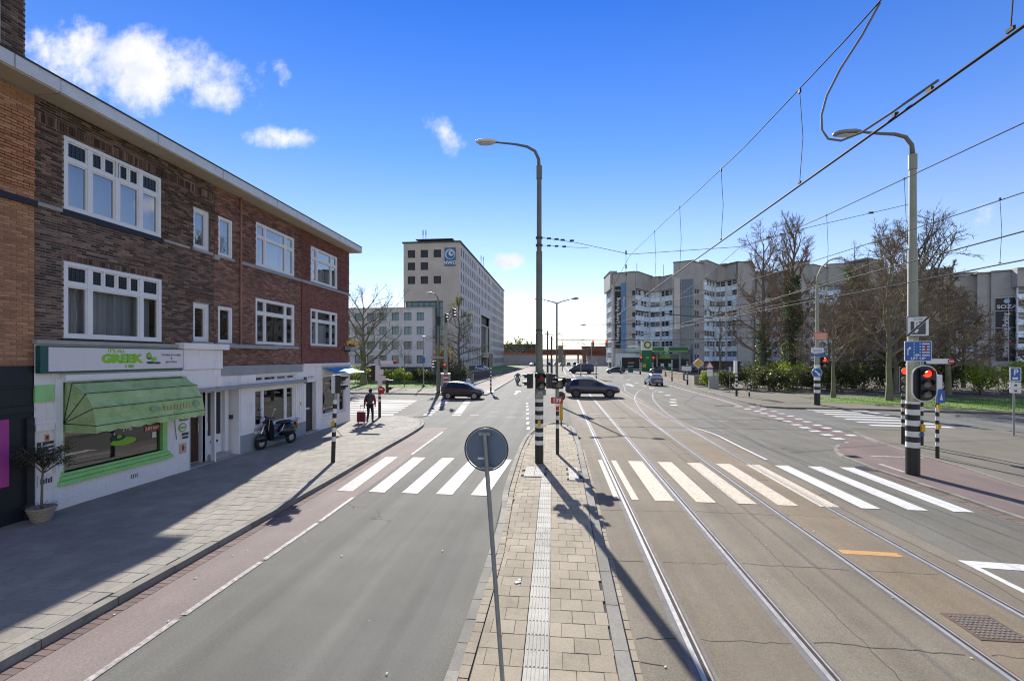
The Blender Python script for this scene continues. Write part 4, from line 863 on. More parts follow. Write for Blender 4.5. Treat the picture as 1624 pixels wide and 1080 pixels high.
MB().box(XF + .036, 19.34, 2.45, XF + .10, 19.5, 2.72).build('meter_box', 'brick_wall_dark', D)
# things in the corner shop window
def blob_plant(name, label, x, y, z, s, m, n=60, cat='plant'):
    b = MB()
    for i in range(n):
        v = Vector((random.gauss(0, 1), random.gauss(0, 1), random.gauss(0, .8))).normalized() * s * random.uniform(.4, 1); a = Vector((random.uniform(-1, 1), random.uniform(-1, 1), random.uniform(-1, 1))).normalized() * s * .22; c = v.cross(a).normalized() * s * .12; p = Vector((x, y, z + s)) + v
        b.quad(p - a, p - c, p + a, p + c, random.random())
    return tag(b.build(name, m), label, cat)
for i, (y, s, m, l) in enumerate(((21.3, .3, 'leaf_shrub', 'leafy green plant at the left end of the corner shop window'), (21.75, .33, 'leaf_bronze', 'orange brown dried bouquet in the corner shop window'), (22.3, .28, 'leaf_spring', 'pale green plant at the right of the corner shop window'))): blob_plant('window_plant', l, XF - .45, y, .85, s, m)
MB().box(XF - .8, 20.99, .74, XF - .17, 23.44, .84).build('window_shelf', 'white_frame', D)
# ================================================================ shop fittings and things along the row
def zy(p, z): return (p[0], p[1], z)
# lightbox sign
S = thing('shop_sign', 'white lightbox sign with green lettering and olives above the awning', 'sign', (XF, 8.8, 3.25), 0, None, True)
MB().box(XF + .06, 8.80, 3.25, XF + .19, 12.6, 3.86).build('box', 'teal', S, False, .01)
MB().box(XF + .191, 8.95, 3.29, XF + .20, 12.57, 3.83).build('face_panel', 'sign_white', S)
xs_ = XF + .204
for (txt, y, z, sz, sx_, bo) in (("IT'S ALL", 10.5, 3.765, .12, 1.1, .004), ('GREEK', 10.66, 3.565, .285, 1.25, .020), ('2 ME', 10.85, 3.375, .115, 1.1, .004)):
    text('lettering', txt, sz, 'letter_green', S, (xs_, y, z), (0, 1, 0), (0, 0, 1), .002, sx=sx_, bold=bo)
for (txt, z) in (('Griekse broodjes', 3.68), ('&', 3.58), ('gerechten', 3.48)): text('lettering', txt, .10, 'letter_dark', S, (xs_, 12.15, z), (0, 1, 0), (0, 0, 1), .0015, sx=.95)
MB().disc((xs_, 11.42, 3.64), (1, 0, 0), .075, 18, .003, .095).disc((xs_, 11.47, 3.46), (1, 0, 0), .13, 18, .003, .035).disc((xs_, 11.68, 3.45), (1, 0, 0), .11, 18, .003, .03).build('emblem', 'leaf_dark', S)
MB().disc((xs_ + .004, 11.42, 3.655), (1, 0, 0), .06, 16, .003, .07).disc((xs_ + .005, 11.57, 3.56), (1, 0, 0), .09, 18, .003, .06).build('emblem', 'letter_green', S)
# green Dutch canopy
AW = thing('awning', 'weathered green fabric canopy over the takeaway shop window', 'awning', (XF, 9.37, 2.0), 0, None, True)
prof = [(.06, 3.06), (.24, 3.0), (.6, 2.77), (.79, 2.43), (.86, 2.03)]
yA, yB = 9.38, 12.6; pv = (XF + .05, 2.08)
def sag(i, t): return -.022 * math.sin(math.pi * t) - .010 * math.sin(t * 23 + i * 2)
n = 24
for i in range(4):
    b = MB(); rows = 4
    for r in range(rows):
        for k in range(n):
            q = []
            for (rr, kk) in ((r, k), (r, k + 1), (r + 1, k + 1), (r + 1, k)):
                f = rr / rows; t = kk / n; o_ = prof[i][0] + (prof[i + 1][0] - prof[i][0]) * f; z_ = prof[i][1] + (prof[i + 1][1] - prof[i][1]) * f; s_ = math.sin(math.pi * f) * (-.03 + .014 * math.sin(t * 17 + i))
                ins = .10 * (1 if i == 0 and rr == 0 else 0)
                q.append((XF + .02 + o_ + s_ * .7, yA + (yB - yA) * t, z_ + s_ * .7))
            b.quad(*q)
    b.build('fabric_panel', 'awning_green', AW, True)
for (y, sg) in ((yA, -1), (yB, 1)):
    for i in range(4):
        a, c = prof[i], prof[i + 1]; MB().add([(pv[0], y, pv[1]), (XF + .02 + a[0], y, a[1]), (XF + .02 + (a[0] + c[0]) / 2 - .02, y, (a[1] + c[1]) / 2 - .02), (XF + .02 + c[0], y, c[1])], ((0, 1, 2, 3),)).build('side_gore', 'awning_green', AW)
for i in range(1, 5):
    o_, z_ = prof[i]; MB().tube([(pv[0], yA - .008, pv[1]), (XF + .03 + o_, yA - .008, z_ + .006), (XF + .03 + o_, yB + .008, z_ + .006), (pv[0], yB + .008, pv[1])], .009, 6).build('rib', 'black', AW)
b = MB()
VP = [(XF + .07, yA)] + [(XF + .89, yA)] + [(XF + .89, yA + (yB - yA) * k / 30) for k in range(1, 31)] + [(XF + .07, yB)]
for i in range(len(VP) - 1):
    a, c = VP[i], VP[i + 1]; h0, h1 = (.155 + .02 * math.sin(v * 1.9) for v in (i, i + 1)); za = 2.03 if i > 0 else 2.06; b.quad((a[0], a[1], za), (c[0], c[1], 2.03), (c[0] + .03 * math.sin(i * .8), c[1], 2.03 - h1), (a[0] + .03 * math.sin((i - 1) * .8), a[1], 2.03 - h0))
b.build('valance', 'awning_green', AW)
for i in range(9): MB().box(XF + .862, 11.22 + i * .105, 2.18, XF + .868, 11.29 + i * .105, 2.29 + .03 * (i % 3 == 0)).build('faded_mark', 'awning_mark', AW)
MB().disc((XF + .86, 10.95, 2.26), (1, 0, .2), .14, 16, .002, .07).disc((XF + .86, 12.32, 2.26), (1, 0, .2), .12, 16, .002, .08).build('emblem', 'awning_dim', AW)
MB().box(XF + .03, 9.3, 3.06, XF + .2, 12.68, 3.20).build('cassette', 'white_frame', AW)
# blue awning on the corner
BA = thing('awning', 'small blue drop arm awning over the corner shop window', 'awning', (XF, 21, 2.9), 0, None, True)
b = MB(); n = 16
for k in range(n):
    for r in range(4):
        q = [(XF + .08 + .72 * rr / 4, 20.95 + 3.0 * kk / n, 3.07 - .24 * rr / 4 - .03 * math.sin(math.pi * rr / 4)) for (rr, kk) in ((r, k), (r + 1, k), (r + 1, k + 1), (r, k + 1))]; b.quad(*q)
b.build('fabric_panel', 'awning_blue', BA, True)
MB().tube([(XF + .80, 20.93, 2.81), (XF + .80, 23.98, 2.81)], .028, 8).build('front_rail', 'white_frame', BA); MB().cyl(0, 0, 0, 0, 0) if False else MB().tube([(XF + .1, 20.93, 3.09), (XF + .1, 23.98, 3.09)], .05, 8).build('roller', 'grey_trim', BA)
for y in (20.96, 23.92): MB().tube([(XF + .06, y, 1.82), (XF + .78, y, 2.8)], .013, 6).build('drop_arm', 'steel_dark', BA)
# corner planter with dry grass
PL = thing('planter_box', 'grey planter box with dry grass high on the house corner', 'planter', (XF, 23.2, 4.0), 0, None, True)
MB().box(XF + .05, 23.25, 4.0, XF + .42, 24.15, 4.18).build('box', 'grey_trim', PL, False, .01); MB().box(XF - .1, 23.3, 3.9, XF + .3, 23.4, 4.0).build('bracket', 'steel_dark', PL)
b = MB()
for i in range(420):
    x, y = XF + .23 + random.gauss(0, .08), 23.7 + random.gauss(0, .22); a = random.uniform(0, 6.28); l = random.uniform(.15, .45); w = .008
    b.add([(x - w, y, 4.16), (x + w, y + w, 4.16), (x + math.cos(a) * l * .6, y + math.sin(a) * l * .8, 4.16 + l)], ((0, 1, 2),), random.random())
b.build('grass', 'grass_dry', PL)
# plaques and signs on the shop front
def plaque(name, label, y0, y1, z0, z1, m, extra=None):
    t = thing(name, label, 'sign', (XF + .04, y0, z0), 0, None, True); MB().box(XF + .04, y0, z0, XF + .055, y1, z1).build('plate', m, t)
    if extra: extra(t)
    return t
plaque('plaque', 'small orange sticker on the white pier', 9.0, 9.08, 1.75, 1.88, 'orange', lambda t: MB().box(XF + .055, 9.02, 1.79, XF + .058, 9.06, 1.85).build('mark', 'black', t))
def flag(t):
    for i in range(4): MB().box(XF + .055, 8.86, 1.37 + i * .085, XF + .059, 9.2, 1.41 + i * .085).build('stripe', 'letter_white', t)
    MB().box(XF + .06, 8.86, 1.56, XF + .062, 8.99, 1.72).build('canton', 'steel_dark', t); MB().box(XF + .062, 8.915, 1.56, XF + .064, 8.935, 1.72).box(XF + .062, 8.86, 1.63, XF + .0645, 8.99, 1.65).build('cross', 'letter_white', t)
plaque('flag_sign', 'faded striped flag sign with a cross on the white pier', 8.85, 9.21, 1.34, 1.73, 'steel_dark', flag)
def pix(t):
    for i in range(5): MB().box(XF + .055, 8.9 + i * .05, .80, XF + .058, 8.935 + i * .05, .92 - .02 * (i % 2)).build('pictogram', 'steel_dark', t)
plaque('pictogram_sign', 'white pictogram plate low behind the potted tree', 8.85, 9.17, .76, 1.0, 'white_plastic', pix)
t = thing('plaque', 'round green badge on the pier by the brown door', 'sign', (XF + .04, 12.78, 1.6), 0, None, True)
MB().disc((XF + .045, 12.72, 1.48), (1, 0, 0), .14, 24, .012).build('plate', 'bp_light', t); MB().disc((XF + .058, 12.72, 1.48), (1, 0, 0), .105, 24, .003).build('ring', 'sign_white', t); MB().box(XF + .061, 12.63, 1.45, XF + .0635, 12.81, 1.51).build('mark', 'bp_light', t)
def pm(t):
    MB().box(XF + .055, 12.68, 1.23, XF + .058, 12.93, 1.31).box(XF + .055, 12.7, 1.13, XF + .058, 12.92, 1.20).build('mark', 'letter_dark', t)
plaque('plaque', 'small cream menu plate below the round badge', 12.66, 12.95, 1.1, 1.34, 'sign_white', pm)
plaque('plaque', 'small beige picture plate lowest on the pier', 12.6, 12.86, .70, 1.0, 'soffit', lambda t: MB().disc((XF + .056, 12.73, .86), (1, 0, 0), .05, 12, .002, .09).build('picture', 'sign_red', t))
plaque('plaque', 'dark nameplate half hidden by the green canopy', 12.62, 12.92, 1.68, 1.80, 'steel_dark', lambda t: MB().box(XF + .055, 12.64, 1.72, XF + .058, 12.9, 1.75).build('stripe', 'letter_white', t))
# potted olive tree
PT = thing('potted_tree', 'small potted tree in a wicker basket against the shop front', 'plant', (-10.93, 8.6, .12), .0, None, True)
px_, py_ = -10.93, 8.6
b = MB(); prof_ = [(.14, .12), (.17, .2), (.22, .36), (.245, .42), (.24, .43), (.2, .40), (.001, .39)]
b.lathe(prof_, (px_, py_, 0), 20).build('basket', 'basket', PT, True)
for i in range(5): z_ = .16 + i * .06; r_ = .155 + i * .021; MB().tube([(px_ + r_ * math.cos(a * .3307), py_ + r_ * math.sin(a * .3307), z_ + .006 * math.sin(a * 3)) for a in range(20)], .012, 5).build('weave', 'basket', PT)
MB().tube([(px_, py_, .38), (px_ + .02, py_ - .01, .7), (px_ - .01, py_ + .02, 1.0), (px_ + .02, py_ + .01, 1.2)], [.026, .022, .02, .018], 7).build('trunk', 'bark', PT, True)
b = MB(); lf = MB()
for i in range(26):
    a = random.uniform(0, 6.28); st = Vector((px_ + .02, py_ + .01, random.uniform(1.1, 1.3))); e = st + Vector((math.cos(a) * random.uniform(.1, .42), math.sin(a) * random.uniform(.1, .55), random.uniform(.15, .5))); mid = (st + e) / 2 + Vector((0, 0, .05)); b.tube([st, mid, e], [.012, .008, .004], 4)
    for j in range(60):
        p = mid.lerp(e, random.uniform(.2, 1.25)) + Vector((random.gauss(0, .06), random.gauss(0, .06), random.gauss(0, .05))); d = Vector((random.uniform(-1, 1), random.uniform(-1, 1), random.uniform(-.6, .6))).normalized() * .035; c = d.cross(Vector((random.uniform(-1, 1), random.uniform(-1, 1), 1))).normalized() * .010; lf.quad(p - d, p - c, p + d, p + c, random.random())
b.build('branch', 'bark', PT)['kind'] = 'stuff'; lf.build('crown', 'leaf_olive', PT)
for i in range(9): a = i * .7; MB().tube([(px_ + .08 * math.cos(a), py_ + .08 * math.sin(a), .4), (px_ + .2 * math.cos(a), py_ + .2 * math.sin(a), .5), (px_ + .28 * math.cos(a), py_ + .28 * math.sin(a), .46)], .004, 4).build('stem', 'bark', PT)
MB().tube([(XF + .05, 12.42, 1.95), (XF + .052, 12.45, 1.5), (XF + .05, 12.5, 1.15)], .008, 5).build('cable', 'black', B)
# ================================================================ poles, signals and signs
G0 = .1
def shaft(t, x, y, segs, m='pole_green', name='shaft', lean=(0, 0)):
    b = MB()
    for (z0, z1, r0, r1) in segs: b.tube([(x + lean[0] * z0, y + lean[1] * z0, z0), (x + lean[0] * z1, y + lean[1] * z1, z1)], [r0, r1], 20, False)
    return b.build(name, m, t, True)
def bands(t, x, y, r, base, z0, z1, h=.14, lean=(0, 0), m1='band_white', foot=.0):
    """black foot to z0 and alternating rings above it"""
    L = lambda z: (x + lean[0] * z, y + lean[1] * z, z)
    MB().tube([L(base + foot), L(z0)], r + .004, 20, False).build('band', 'black', t, True); k = 0; z = z0
    while z < z1 - .02:
        MB().tube([L(z + .001), L(min(z + h, z1))], r + .003, 20, False).build('band', m1 if k % 2 == 0 else 'black', t, True); z += h; k += 1
def frame_axes(n):
    n = Vector((n[0], n[1], 0)).normalized(); r = Vector((-n.y, n.x, 0)); return n, r       # facing, and its right-hand side as seen by a viewer in front = -r
def signal(t, x, y, zc, n, lamps=3, lit=0, size=.22, board=None, m='black', lit_m='red_lit'):
    """signal head facing n: housing part with lens and visor sub-parts"""
    n, r = frame_axes(n); h = size * lamps * 1.12; w = size * 1.15; d = .16; c = Vector((x, y, zc))
    def P(a, b, o): return tuple(c + r * a + Vector((0, 0, b)) + n * o)
    def slab(mb, w_, h_, o0, o1, rad=.04):
        pts = []; k = 5
        for (sx_, sz_, a0) in ((1, 1, 0), (-1, 1, 90), (-1, -1, 180), (1, -1, 270)):
            for i in range(k + 1): a = R(a0 + 90 * i / k); pts.append((sx_ * (w_ / 2 - rad) + rad * math.cos(a), sz_ * (h_ / 2 - rad) + rad * math.sin(a)))
        return mb.prism(pts, lambda u, v: P(u, v, o0), lambda u, v: P(u, v, o1))
    hd = slab(MB(), w, h, -d / 2, d / 2).build('signal_head', m, t)
    if board:
        slab(MB(), board[0], board[1], -.03, -.012, board[0] * .46).build('backboard', 'black', hd); slab(MB(), board[0] + .07, board[1] + .07, -.036, -.0301, board[0] * .46 + .035).build('backboard_edge', 'white_plastic', hd)
    for i in range(lamps):
        zz = (lamps - 1) / 2 * size * 1.1 - i * size * 1.1
        MB().disc(P(0, zz, d / 2 + .002), n, size * .42, 18, .012).build('lens', lit_m if i == lit else 'lens_off', hd)
        v = MB(); k = 12
        for j in range(k):
            a0, a1 = R(-15 + 210 * j / k), R(-15 + 210 * (j + 1) / k); q0 = (math.cos(a0) * size * .47, zz + math.sin(a0) * size * .47); q1 = (math.cos(a1) * size * .47, zz + math.sin(a1) * size * .47)
            v.quad(P(q0[0], q0[1], d / 2), P(q1[0], q1[1], d / 2), P(q1[0], q1[1], d / 2 + size * (.75 if .2 < (j + .5) / k < .8 else .45)), P(q0[0], q0[1], d / 2 + size * (.75 if .2 < (j + .5) / k < .8 else .45)))
        v.build('visor', 'black', hd)
    return hd
def plate(t, x, y, z, n, w, h, m, name='sign_plate', thick=.02, rad=.03, off=0.0, border=None):
    n, r = frame_axes(n); c = Vector((x, y, z)); pts = []
    for (sx_, sz_, a0) in ((1, 1, 0), (-1, 1, 90), (-1, -1, 180), (1, -1, 270)):
        for i in range(4): a = R(a0 + 30 * i); pts.append((sx_ * (w / 2 - rad) + rad * math.cos(a), sz_ * (h / 2 - rad) + rad * math.sin(a)))
    f = lambda o: (lambda u, v: tuple(c + r * u + Vector((0, 0, v)) + n * o))
    o = MB().prism(pts, f(off), f(off + thick)).build(name, m, t)
    if border:
        MB().prism([(p[0] * (1 - border[1] * 2 / w), p[1] * (1 - border[1] * 2 / h)) for p in pts], f(off + thick), f(off + thick + .003)).build('sign_face', border[0], o)
    return o
def arm_lamp(t, pts, rs, head, d, w=.34, l=.75, m='pole_green', hm='white_plastic'):
    MB().tube(pts, rs, 10).build('arm', m, t, True)
    hd = MB(); c = Vector(head); d = Vector(d).normalized(); s = Vector((-d.y, d.x, 0)); N = 12
    prof_ = [(-.5, .12), (-.42, .55), (-.2, .95), (.1, 1), (.35, .85), (.47, .5), (.5, .1)]; b = len(hd.v)
    for (u, k) in prof_:
        for i in range(N): a = 2 * math.pi * i / N; zz = math.sin(a); hd.v.append(tuple(c + d * (u * l) + s * (math.cos(a) * w / 2 * k) + Vector((0, 0, (zz * .10 if zz > 0 else zz * .055) * k))))
    for i in range(len(prof_) - 1):
        for k in range(N): hd.f.append((i * N + k, i * N + (k + 1) % N, (i + 1) * N + (k + 1) % N, (i + 1) * N + k))
    hd.f += [tuple(range(N)), tuple(range((len(prof_) - 1) * N, len(prof_) * N))]
    h = hd.build('lamp_head', hm, t, True)
    MB().disc(tuple(c + d * .02 + Vector((0, 0, -.058))), (0, 0, -1), l * .34, 16, .015, w * .33).build('lamp_glass', 'lamp_clear', h)
# ---- central lamp post
x, y = -.62, 15.02
t = thing('lamp_post', 'tall green lamp post with black and white foot on the middle island', 'lamp post', (x, y, .12), 0, 'tall street lamps', True)
shaft(t, x, y, [(.12, 4.38, .135, .118), (4.38, 7.1, .105, .10), (7.1, 9.7, .082, .078), (9.5, 9.92, .095, .095)])
bands(t, x, y, .136, .12, .73, 2.25)
MB().cyl(x, y, 2.24, 2.62, .142, .142).build('collar', 'galv', t, True)
arm_lamp(t, [(x, y, 9.8), (x - .02, y, 10.15), (x - .14, y, 10.42), (x - .4, y, 10.58), (x - .8, y, 10.68), (x - 1.5, y, 10.78)], [.06, .055, .05, .045, .035, .028], (x - 1.75, y, 10.80), (-1, 0, .03), hm='white_plastic')
for z, nn in ((7.55, 3), (7.3, 2), (4.5, 2)):
    MB().cyl(x, y, z - .03, z + .03, .115).build('clamp', 'steel_dark', t)
signal(t, x + .04, y - .24, 2.83, (.6, -1), 2, 0, .24, lit_m='lamp_red'); signal(t, x - .30, y, 2.83, (-1, .15), 2, 9, .22); signal(t, x + .32, y + .05, 2.83, (1, .25), 2, 9, .22)
MB().box(x + .12, y - .06, 2.36, x + .22, y + .06, 2.56).build('control_box', 'pole_green', t); MB().box(x - .04, y - .165, 1.33, x + .05, y - .13, 1.55).build('push_button', 'yellow', t)
# ---- slim pole with tram stop number
x, y = -.02, 16.46
t = thing('signal_pole', 'slim banded signal pole carrying the red 139 plate', 'traffic signal', (x, y, .12), 0, None, True)
shaft(t, x, y, [(.12, 2.9, .056, .056)], 'galv'); bands(t, x, y, .057, .12, 1.05, 1.85, .155)
signal(t, x, y - .12, 2.68, (.7, -1), 1, 9, .36); signal(t, x + .18, y + .05, 2.72, (1, .2), 1, 9, .3)
p = plate(t, x - .02, y - .1, 2.07, (0, -1), .43, .23, 'sign_red'); text('lettering', '139', .20, 'letter_white', p, (x - .02, y - .125, 2.065), (1, 0, 0), (0, 0, 1), .001, bold=.006)
p = plate(t, x, y - .1, 1.90, (0, -1), .17, .09, 'sign_white'); plate(t, x, y - .1, 1.78, (0, -1), .12, .15, 'sign_red')
# ---- island tip marker
x, y = .16, 23.34
t = thing('marker_post', 'yellow marker post with a round sign back at the island tip', 'post', (x, y, .12), 0, None, True)
shaft(t, x, y, [(.12, 1.75, .035, .035)], 'black'); MB().cyl(x, y, .4, 1.42, .085, .085, 14).build('sleeve', 'yellow', t, True); MB().disc((x - .02, y + .06, 1.62), (.1, 1, 0), .24, 28, .015).build('sign_plate', 'steel_dark', t)
# ---- near round sign seen from behind
x, y = -.56, 4.71; ln = (-.078, .02)
t = thing('keep_right_sign', 'round blue grey sign seen from behind on a leaning pole in front', 'road sign', (x, y, .12), 0, None, True)
shaft(t, x, y, [(.12, 2.80, .024, .024)], 'galv', 'pole', ln)
cx_, cy_, cz_ = x + ln[0] * 2.62, y + ln[1] * 2.62, 2.62
MB().disc((cx_, cy_ + .05, cz_), (.03, 1, .05), .222, 48, .012).build('sign_plate', 'sign_back', t); MB().tube([(cx_ + .232 * math.cos(a * math.pi / 24), cy_ + .05, cz_ + .232 * math.sin(a * math.pi / 24)) for a in range(49)], .008, 6).build('rim', 'steel_dark', t)
for dz_ in (.17, -.19): MB().obox((cx_ + ln[0] * dz_, cy_ + .02, cz_ + dz_), (.12, .05, .035)).build('bracket', 'galv', t)
MB().obox((cx_ - .06, cy_ + .047, cz_ - .10), (.065, .004, .022)).build('sticker', 'white_plastic', t)
# ---- far double lamp with signal foot
def double_lamp(x, y, h, label):
    t = thing('lamp_post', label, 'lamp post', (x, y, .1), 0, 'twin arm street lamps', True); shaft(t, x, y, [(.1, 3.2, .11, .10), (3.2, h - .3, .08, .06)], 'pole_green')
    for s in (-1, 1): arm_lamp(t, [(x, y, h - .32), (x + s * .3, y, h - .2), (x + s * 1.0, y, h - .02)], [.05, .04, .03], (x + s * 1.35, y, h + .02), (s, 0, .05), .3, .6, 'pole_green', 'galv')
    return t
t = double_lamp(-.09, 34.49, 8.0, 'twin arm lamp post with a signal box behind the red 139 plate')
MB().box(.0, 34.3, 3.2, .35, 34.6, 4.5).build('cabinet', 'pole_green', t)
double_lamp(-1.2, 95, 8.5, 'twin arm lamp post far down the middle of the road')
# ---- left pedestrian signal
x, y = -7.45, 14.42
t = thing('signal_pole', 'banded pedestrian signal pole on the pavement before the corner shop', 'traffic signal', (x, y, .12), 0, None, True); ln = (.035, .0)
shaft(t, x, y, [(.12, 2.95, .062, .06)], 'galv', lean=ln); bands(t, x, y, .064, .12, .82, 2.2, .155, ln)
signal(t, x + .18, y + .05, 2.72, (1, .35), 2, 9, .27); MB().obox((x + .05, y, 2.72), (.12, .16, .6)).build('back_cover', 'white_plastic', t); MB().obox((x + .035, y - .07, 1.42), (.10, .07, .16)).build('push_button', 'yellow', t)
# ---- corner pole with stickers and finger board
x, y = -10.31, 25.46
t = thing('signal_pole', 'cluttered signal pole with a finger board beside the walking person', 'traffic signal', (x, y, .12), 0, None, True)
shaft(t, x, y, [(.12, 3.5, .075, .07)], 'galv'); bands(t, x, y, .077, .12, 1.05, 1.6, .14); plate(t, x + .5, y - .05, 3.32, (0, -1), .85, .20, 'white_plastic', 'finger_board'); MB().disc((x + .95, y - .09, 3.32), (0, -1, 0), .10, 16, .015).build('arrow_mark', 'sign_red', t)
signal(t, x - .34, y, 2.7, (-1, .2), 3, 9, .27); signal(t, x + .42, y + .1, 1.95, (1, .3), 2, 9, .34)
for (dx_, z, w, h, m) in ((.12, 2.75, .3, .32, 'white_plastic'), (.2, 2.4, .42, .28, 'sign_white'), (-.1, 2.7, .24, .9, 'white_plastic'), (.06, 2.1, .28, .34, 'sign_white')): plate(t, x + dx_, y - .09 - .02 * abs(dx_), z, (0, -1), w, h, m, 'sticker_plate', .012)
MB().disc((x + .16, y - .12, 1.72), (0, -1, 0), .21, 20, .012).build('round_sign', 'sign_red', t); plate(t, x + .14, y - .14, 1.78, (0, -1), .22, .1, 'sign_white', 'sticker_plate', .012)
# ---- far left: lamp and signal gantry
x, y = -11.75, 43.8
t = thing('lamp_post', 'green lamp post on the far corner left of the small black car', 'lamp post', (x, y, .11), 0, None, True)
shaft(t, x, y, [(.11, 3.2, .19, .17), (3.2, 9.2, .13, .09)]); arm_lamp(t, [(x, y, 9.1), (x - .05, y, 9.5), (x - .35, y, 9.9), (x - .8, y, 10.0)], [.07, .06, .05, .04], (x - .95, y, 9.98), (-1, 0, -.12), .34, .7); MB().cyl(x, y, .11, .2, .3).build('base_plate', 'black', t)
signal(t, x - .3, y - .05, 2.85, (-1, -.1), 3, 9, .24); signal(t, x + .1, y - .2, 7.2, (.2, 1), 3, 9, .26); plate(t, x, y - .2, 3.6, (0, -1), 1.3, .22, 'galv')
x, y = -11.1, 44.2
t = thing('signal_pole', 'pale signal mast with red white bands behind the small black car', 'traffic signal', (x, y, .11), 0, None, True)
shaft(t, x, y, [(.11, 7.5, .2, .17)], 'pole_light'); bands(t, x, y, .24, .11, .3, 2.0, .2); 
for k in range(4): MB().cyl(x, y, .5 + k * .4, .7 + k * .4, .255).build('band', 'sign_red', t)
signal(t, x + .0, y - .3, 2.75, (.1, -1), 2, 0, .28); signal(t, x + .05, y - .3, 7.5, (1, .4), 3, 9, .27); signal(t, x + .75, y - .1, 8.0, (1, .4), 3, 9, .27, (.6, 1.3)); MB().tube([(x, y, 7.6), (x + .7, y, 7.9)], .05, 8).build('arm', 'galv', t)
# ---- slender pale lamp and yield sign
x, y = -15.8, 52.3
t = thing('lamp_post', 'thin pale lamp post with a blue plate on the left verge', 'lamp post', (x, y, .14), 0, None, True); shaft(t, x, y, [(.14, 5.9, .075, .05)], 'pole_light'); arm_lamp(t, [(x, y, 5.85), (x, y, 6.0)], [.05, .05], (x, y, 6.05), (1, 0, 0), .4, .5, 'pole_light'); plate(t, x, y - .1, 3.3, (0, -1), .42, .65, 'sign_blue'); MB().cyl(x, y, .12, .35, .3, .1).build('base', 'black', t)
def post_sign(name, label, x, y, h, parts, m='galv', r=.03, cat='road sign', group=None):
    t = thing(name, label, cat, (x, y, .1), 0, group, True); shaft(t, x, y, [(.1, h, r, r)], m, 'pole'); parts(t, x, y); return t
def tri(t, x, y, z, s, m, up=1, off=-.05, inner=None):
    f = lambda o: (lambda u, v: (x + u, y + o, z + v)); P3 = [(-s / 2, -up * s * .3), (s / 2, -up * s * .3), (0, up * s * .56)]
    o = MB().prism(P3, f(off), f(off - .015)).build('sign_plate', m, t)
    if inner: MB().prism([(a * .68, b_ * .68) for a, b_ in P3], f(off - .015), f(off - .018)).build('sign_face', inner, o)
    return o
post_sign('yield_sign', 'inverted triangle sign seen from behind beside the low wall', -11.9, 58.9, 2.9, lambda t, x, y: tri(t, x, y, 2.55, 1.0, 'galv', -1, -.06))
def banded_post(label, x, y, h, r=.06, z0=.5, group='banded posts', extra=None, name='banded_post', hb=.18):
    t = thing(name, label, 'post', (x, y, .1), 0, group, True); shaft(t, x, y, [(.1, h, r, r)], 'galv'); bands(t, x, y, r, .1, z0, h - .1, hb)
    if extra: extra(t, x, y)
    return t
banded_post('tall banded post at the kerb tip right of the small black car', -6.8, 45.7, 2.7, .08, .6, extra=lambda t, x, y: (MB().box(x - .2, y - .12, 2.6, x + .2, y + .1, 4.0).build('cabinet', 'pole_green', t), MB().cyl(x, y, .1, .14, .4).build('base', 'black', t)))
banded_post('dark banded post on the far path before the office block', -13.6, 92, 3.4, .13, .8); banded_post('banded post left of the far office entrance', -16.5, 100, 2.6, .1, .6)
banded_post('banded post in front of the dark van', 4.2, 84.9, 3.2, .085, .7, hb=.22); banded_post('banded post between the dark van and the grey hatchback', 6.2, 75.1, 2.6, .085, .6, hb=.22, extra=lambda t, x, y: MB().box(x - .22, y - .1, 2.5, x + .22, y + .1, 2.95).build('signal_back', 'galv', t))
# ---- right lamp post with signs and the red signal
x, y = 10.72, 14.95
t = thing('lamp_post', 'tall lamp post with signs and red signal beside the right zebra crossing', 'lamp post', (x, y, .06), 0, 'tall street lamps', True)
shaft(t, x, y, [(.06, 4.0, .17, .15), (4.0, 6.85, .135, .12), (6.75, 9.45, .10, .092), (9.3, 9.75, .11, .11)], 'pole_light'); bands(t, x, y, .172, .06, .88, 2.28, .165)
arm_lamp(t, [(x, y, 9.7), (x - .03, y, 10.05), (x - .2, y, 10.3), (x - .5, y, 10.4), (x - 1.0, y, 10.45), (x - 1.55, y, 10.53)], [.07, .06, .055, .05, .04, .03], (x - 1.85, y, 10.5), (-1, 0, -.03), .38, .85, 'pole_green', 'galv')
signal(t, x + .1, y - .34, 2.83, (-.12, -1), 3, 0, .27, (.58, 1.02)); MB().box(x + .0, y - .26, 2.5, x + .15, y - .1, 2.6).box(x + .0, y - .26, 3.0, x + .15, y - .1, 3.1).build('bracket', 'galv', t)
MB().box(x + .1, y - .21, 1.38, x + .2, y - .12, 1.6).build('push_button', 'yellow', t); MB().box(x + .08, y - .2, 1.25, x + .18, y - .14, 1.33).build('sticker', 'sign_blue', t)
n_ = (-.16, -1); nn = Vector((n_[0], n_[1], 0)).normalized(); rr = Vector((-nn.y, nn.x, 0))
def at(u, v, o, zc, cx): return tuple(Vector((cx[0], cx[1], zc)) + rr * u + Vector((0, 0, v)) + nn * o)
cP = (x + .0, y - .19); p = plate(t, cP[0], cP[1], 4.53, n_, .57, .60, 'steel_dark', off=0, border=('white_plastic', .02))
MB().add([at(a, b_, .025, 4.51, cP) for a, b_ in ((-.19, -.22), (.19, -.22), (.19, .17), (-.19, .17))], ((0, 1, 2, 3),)).build('sign_panel', 'steel_dark', p)
text('lettering', 'P', .27, 'letter_white', p, at(-.04, .06, .027, 4.51, cP), rr, (0, 0, 1), .001, bold=.008); text('lettering', 'ZONE', .085, 'letter_dark', p, at(0, .235, .025, 4.51, cP), rr, (0, 0, 1), .001)
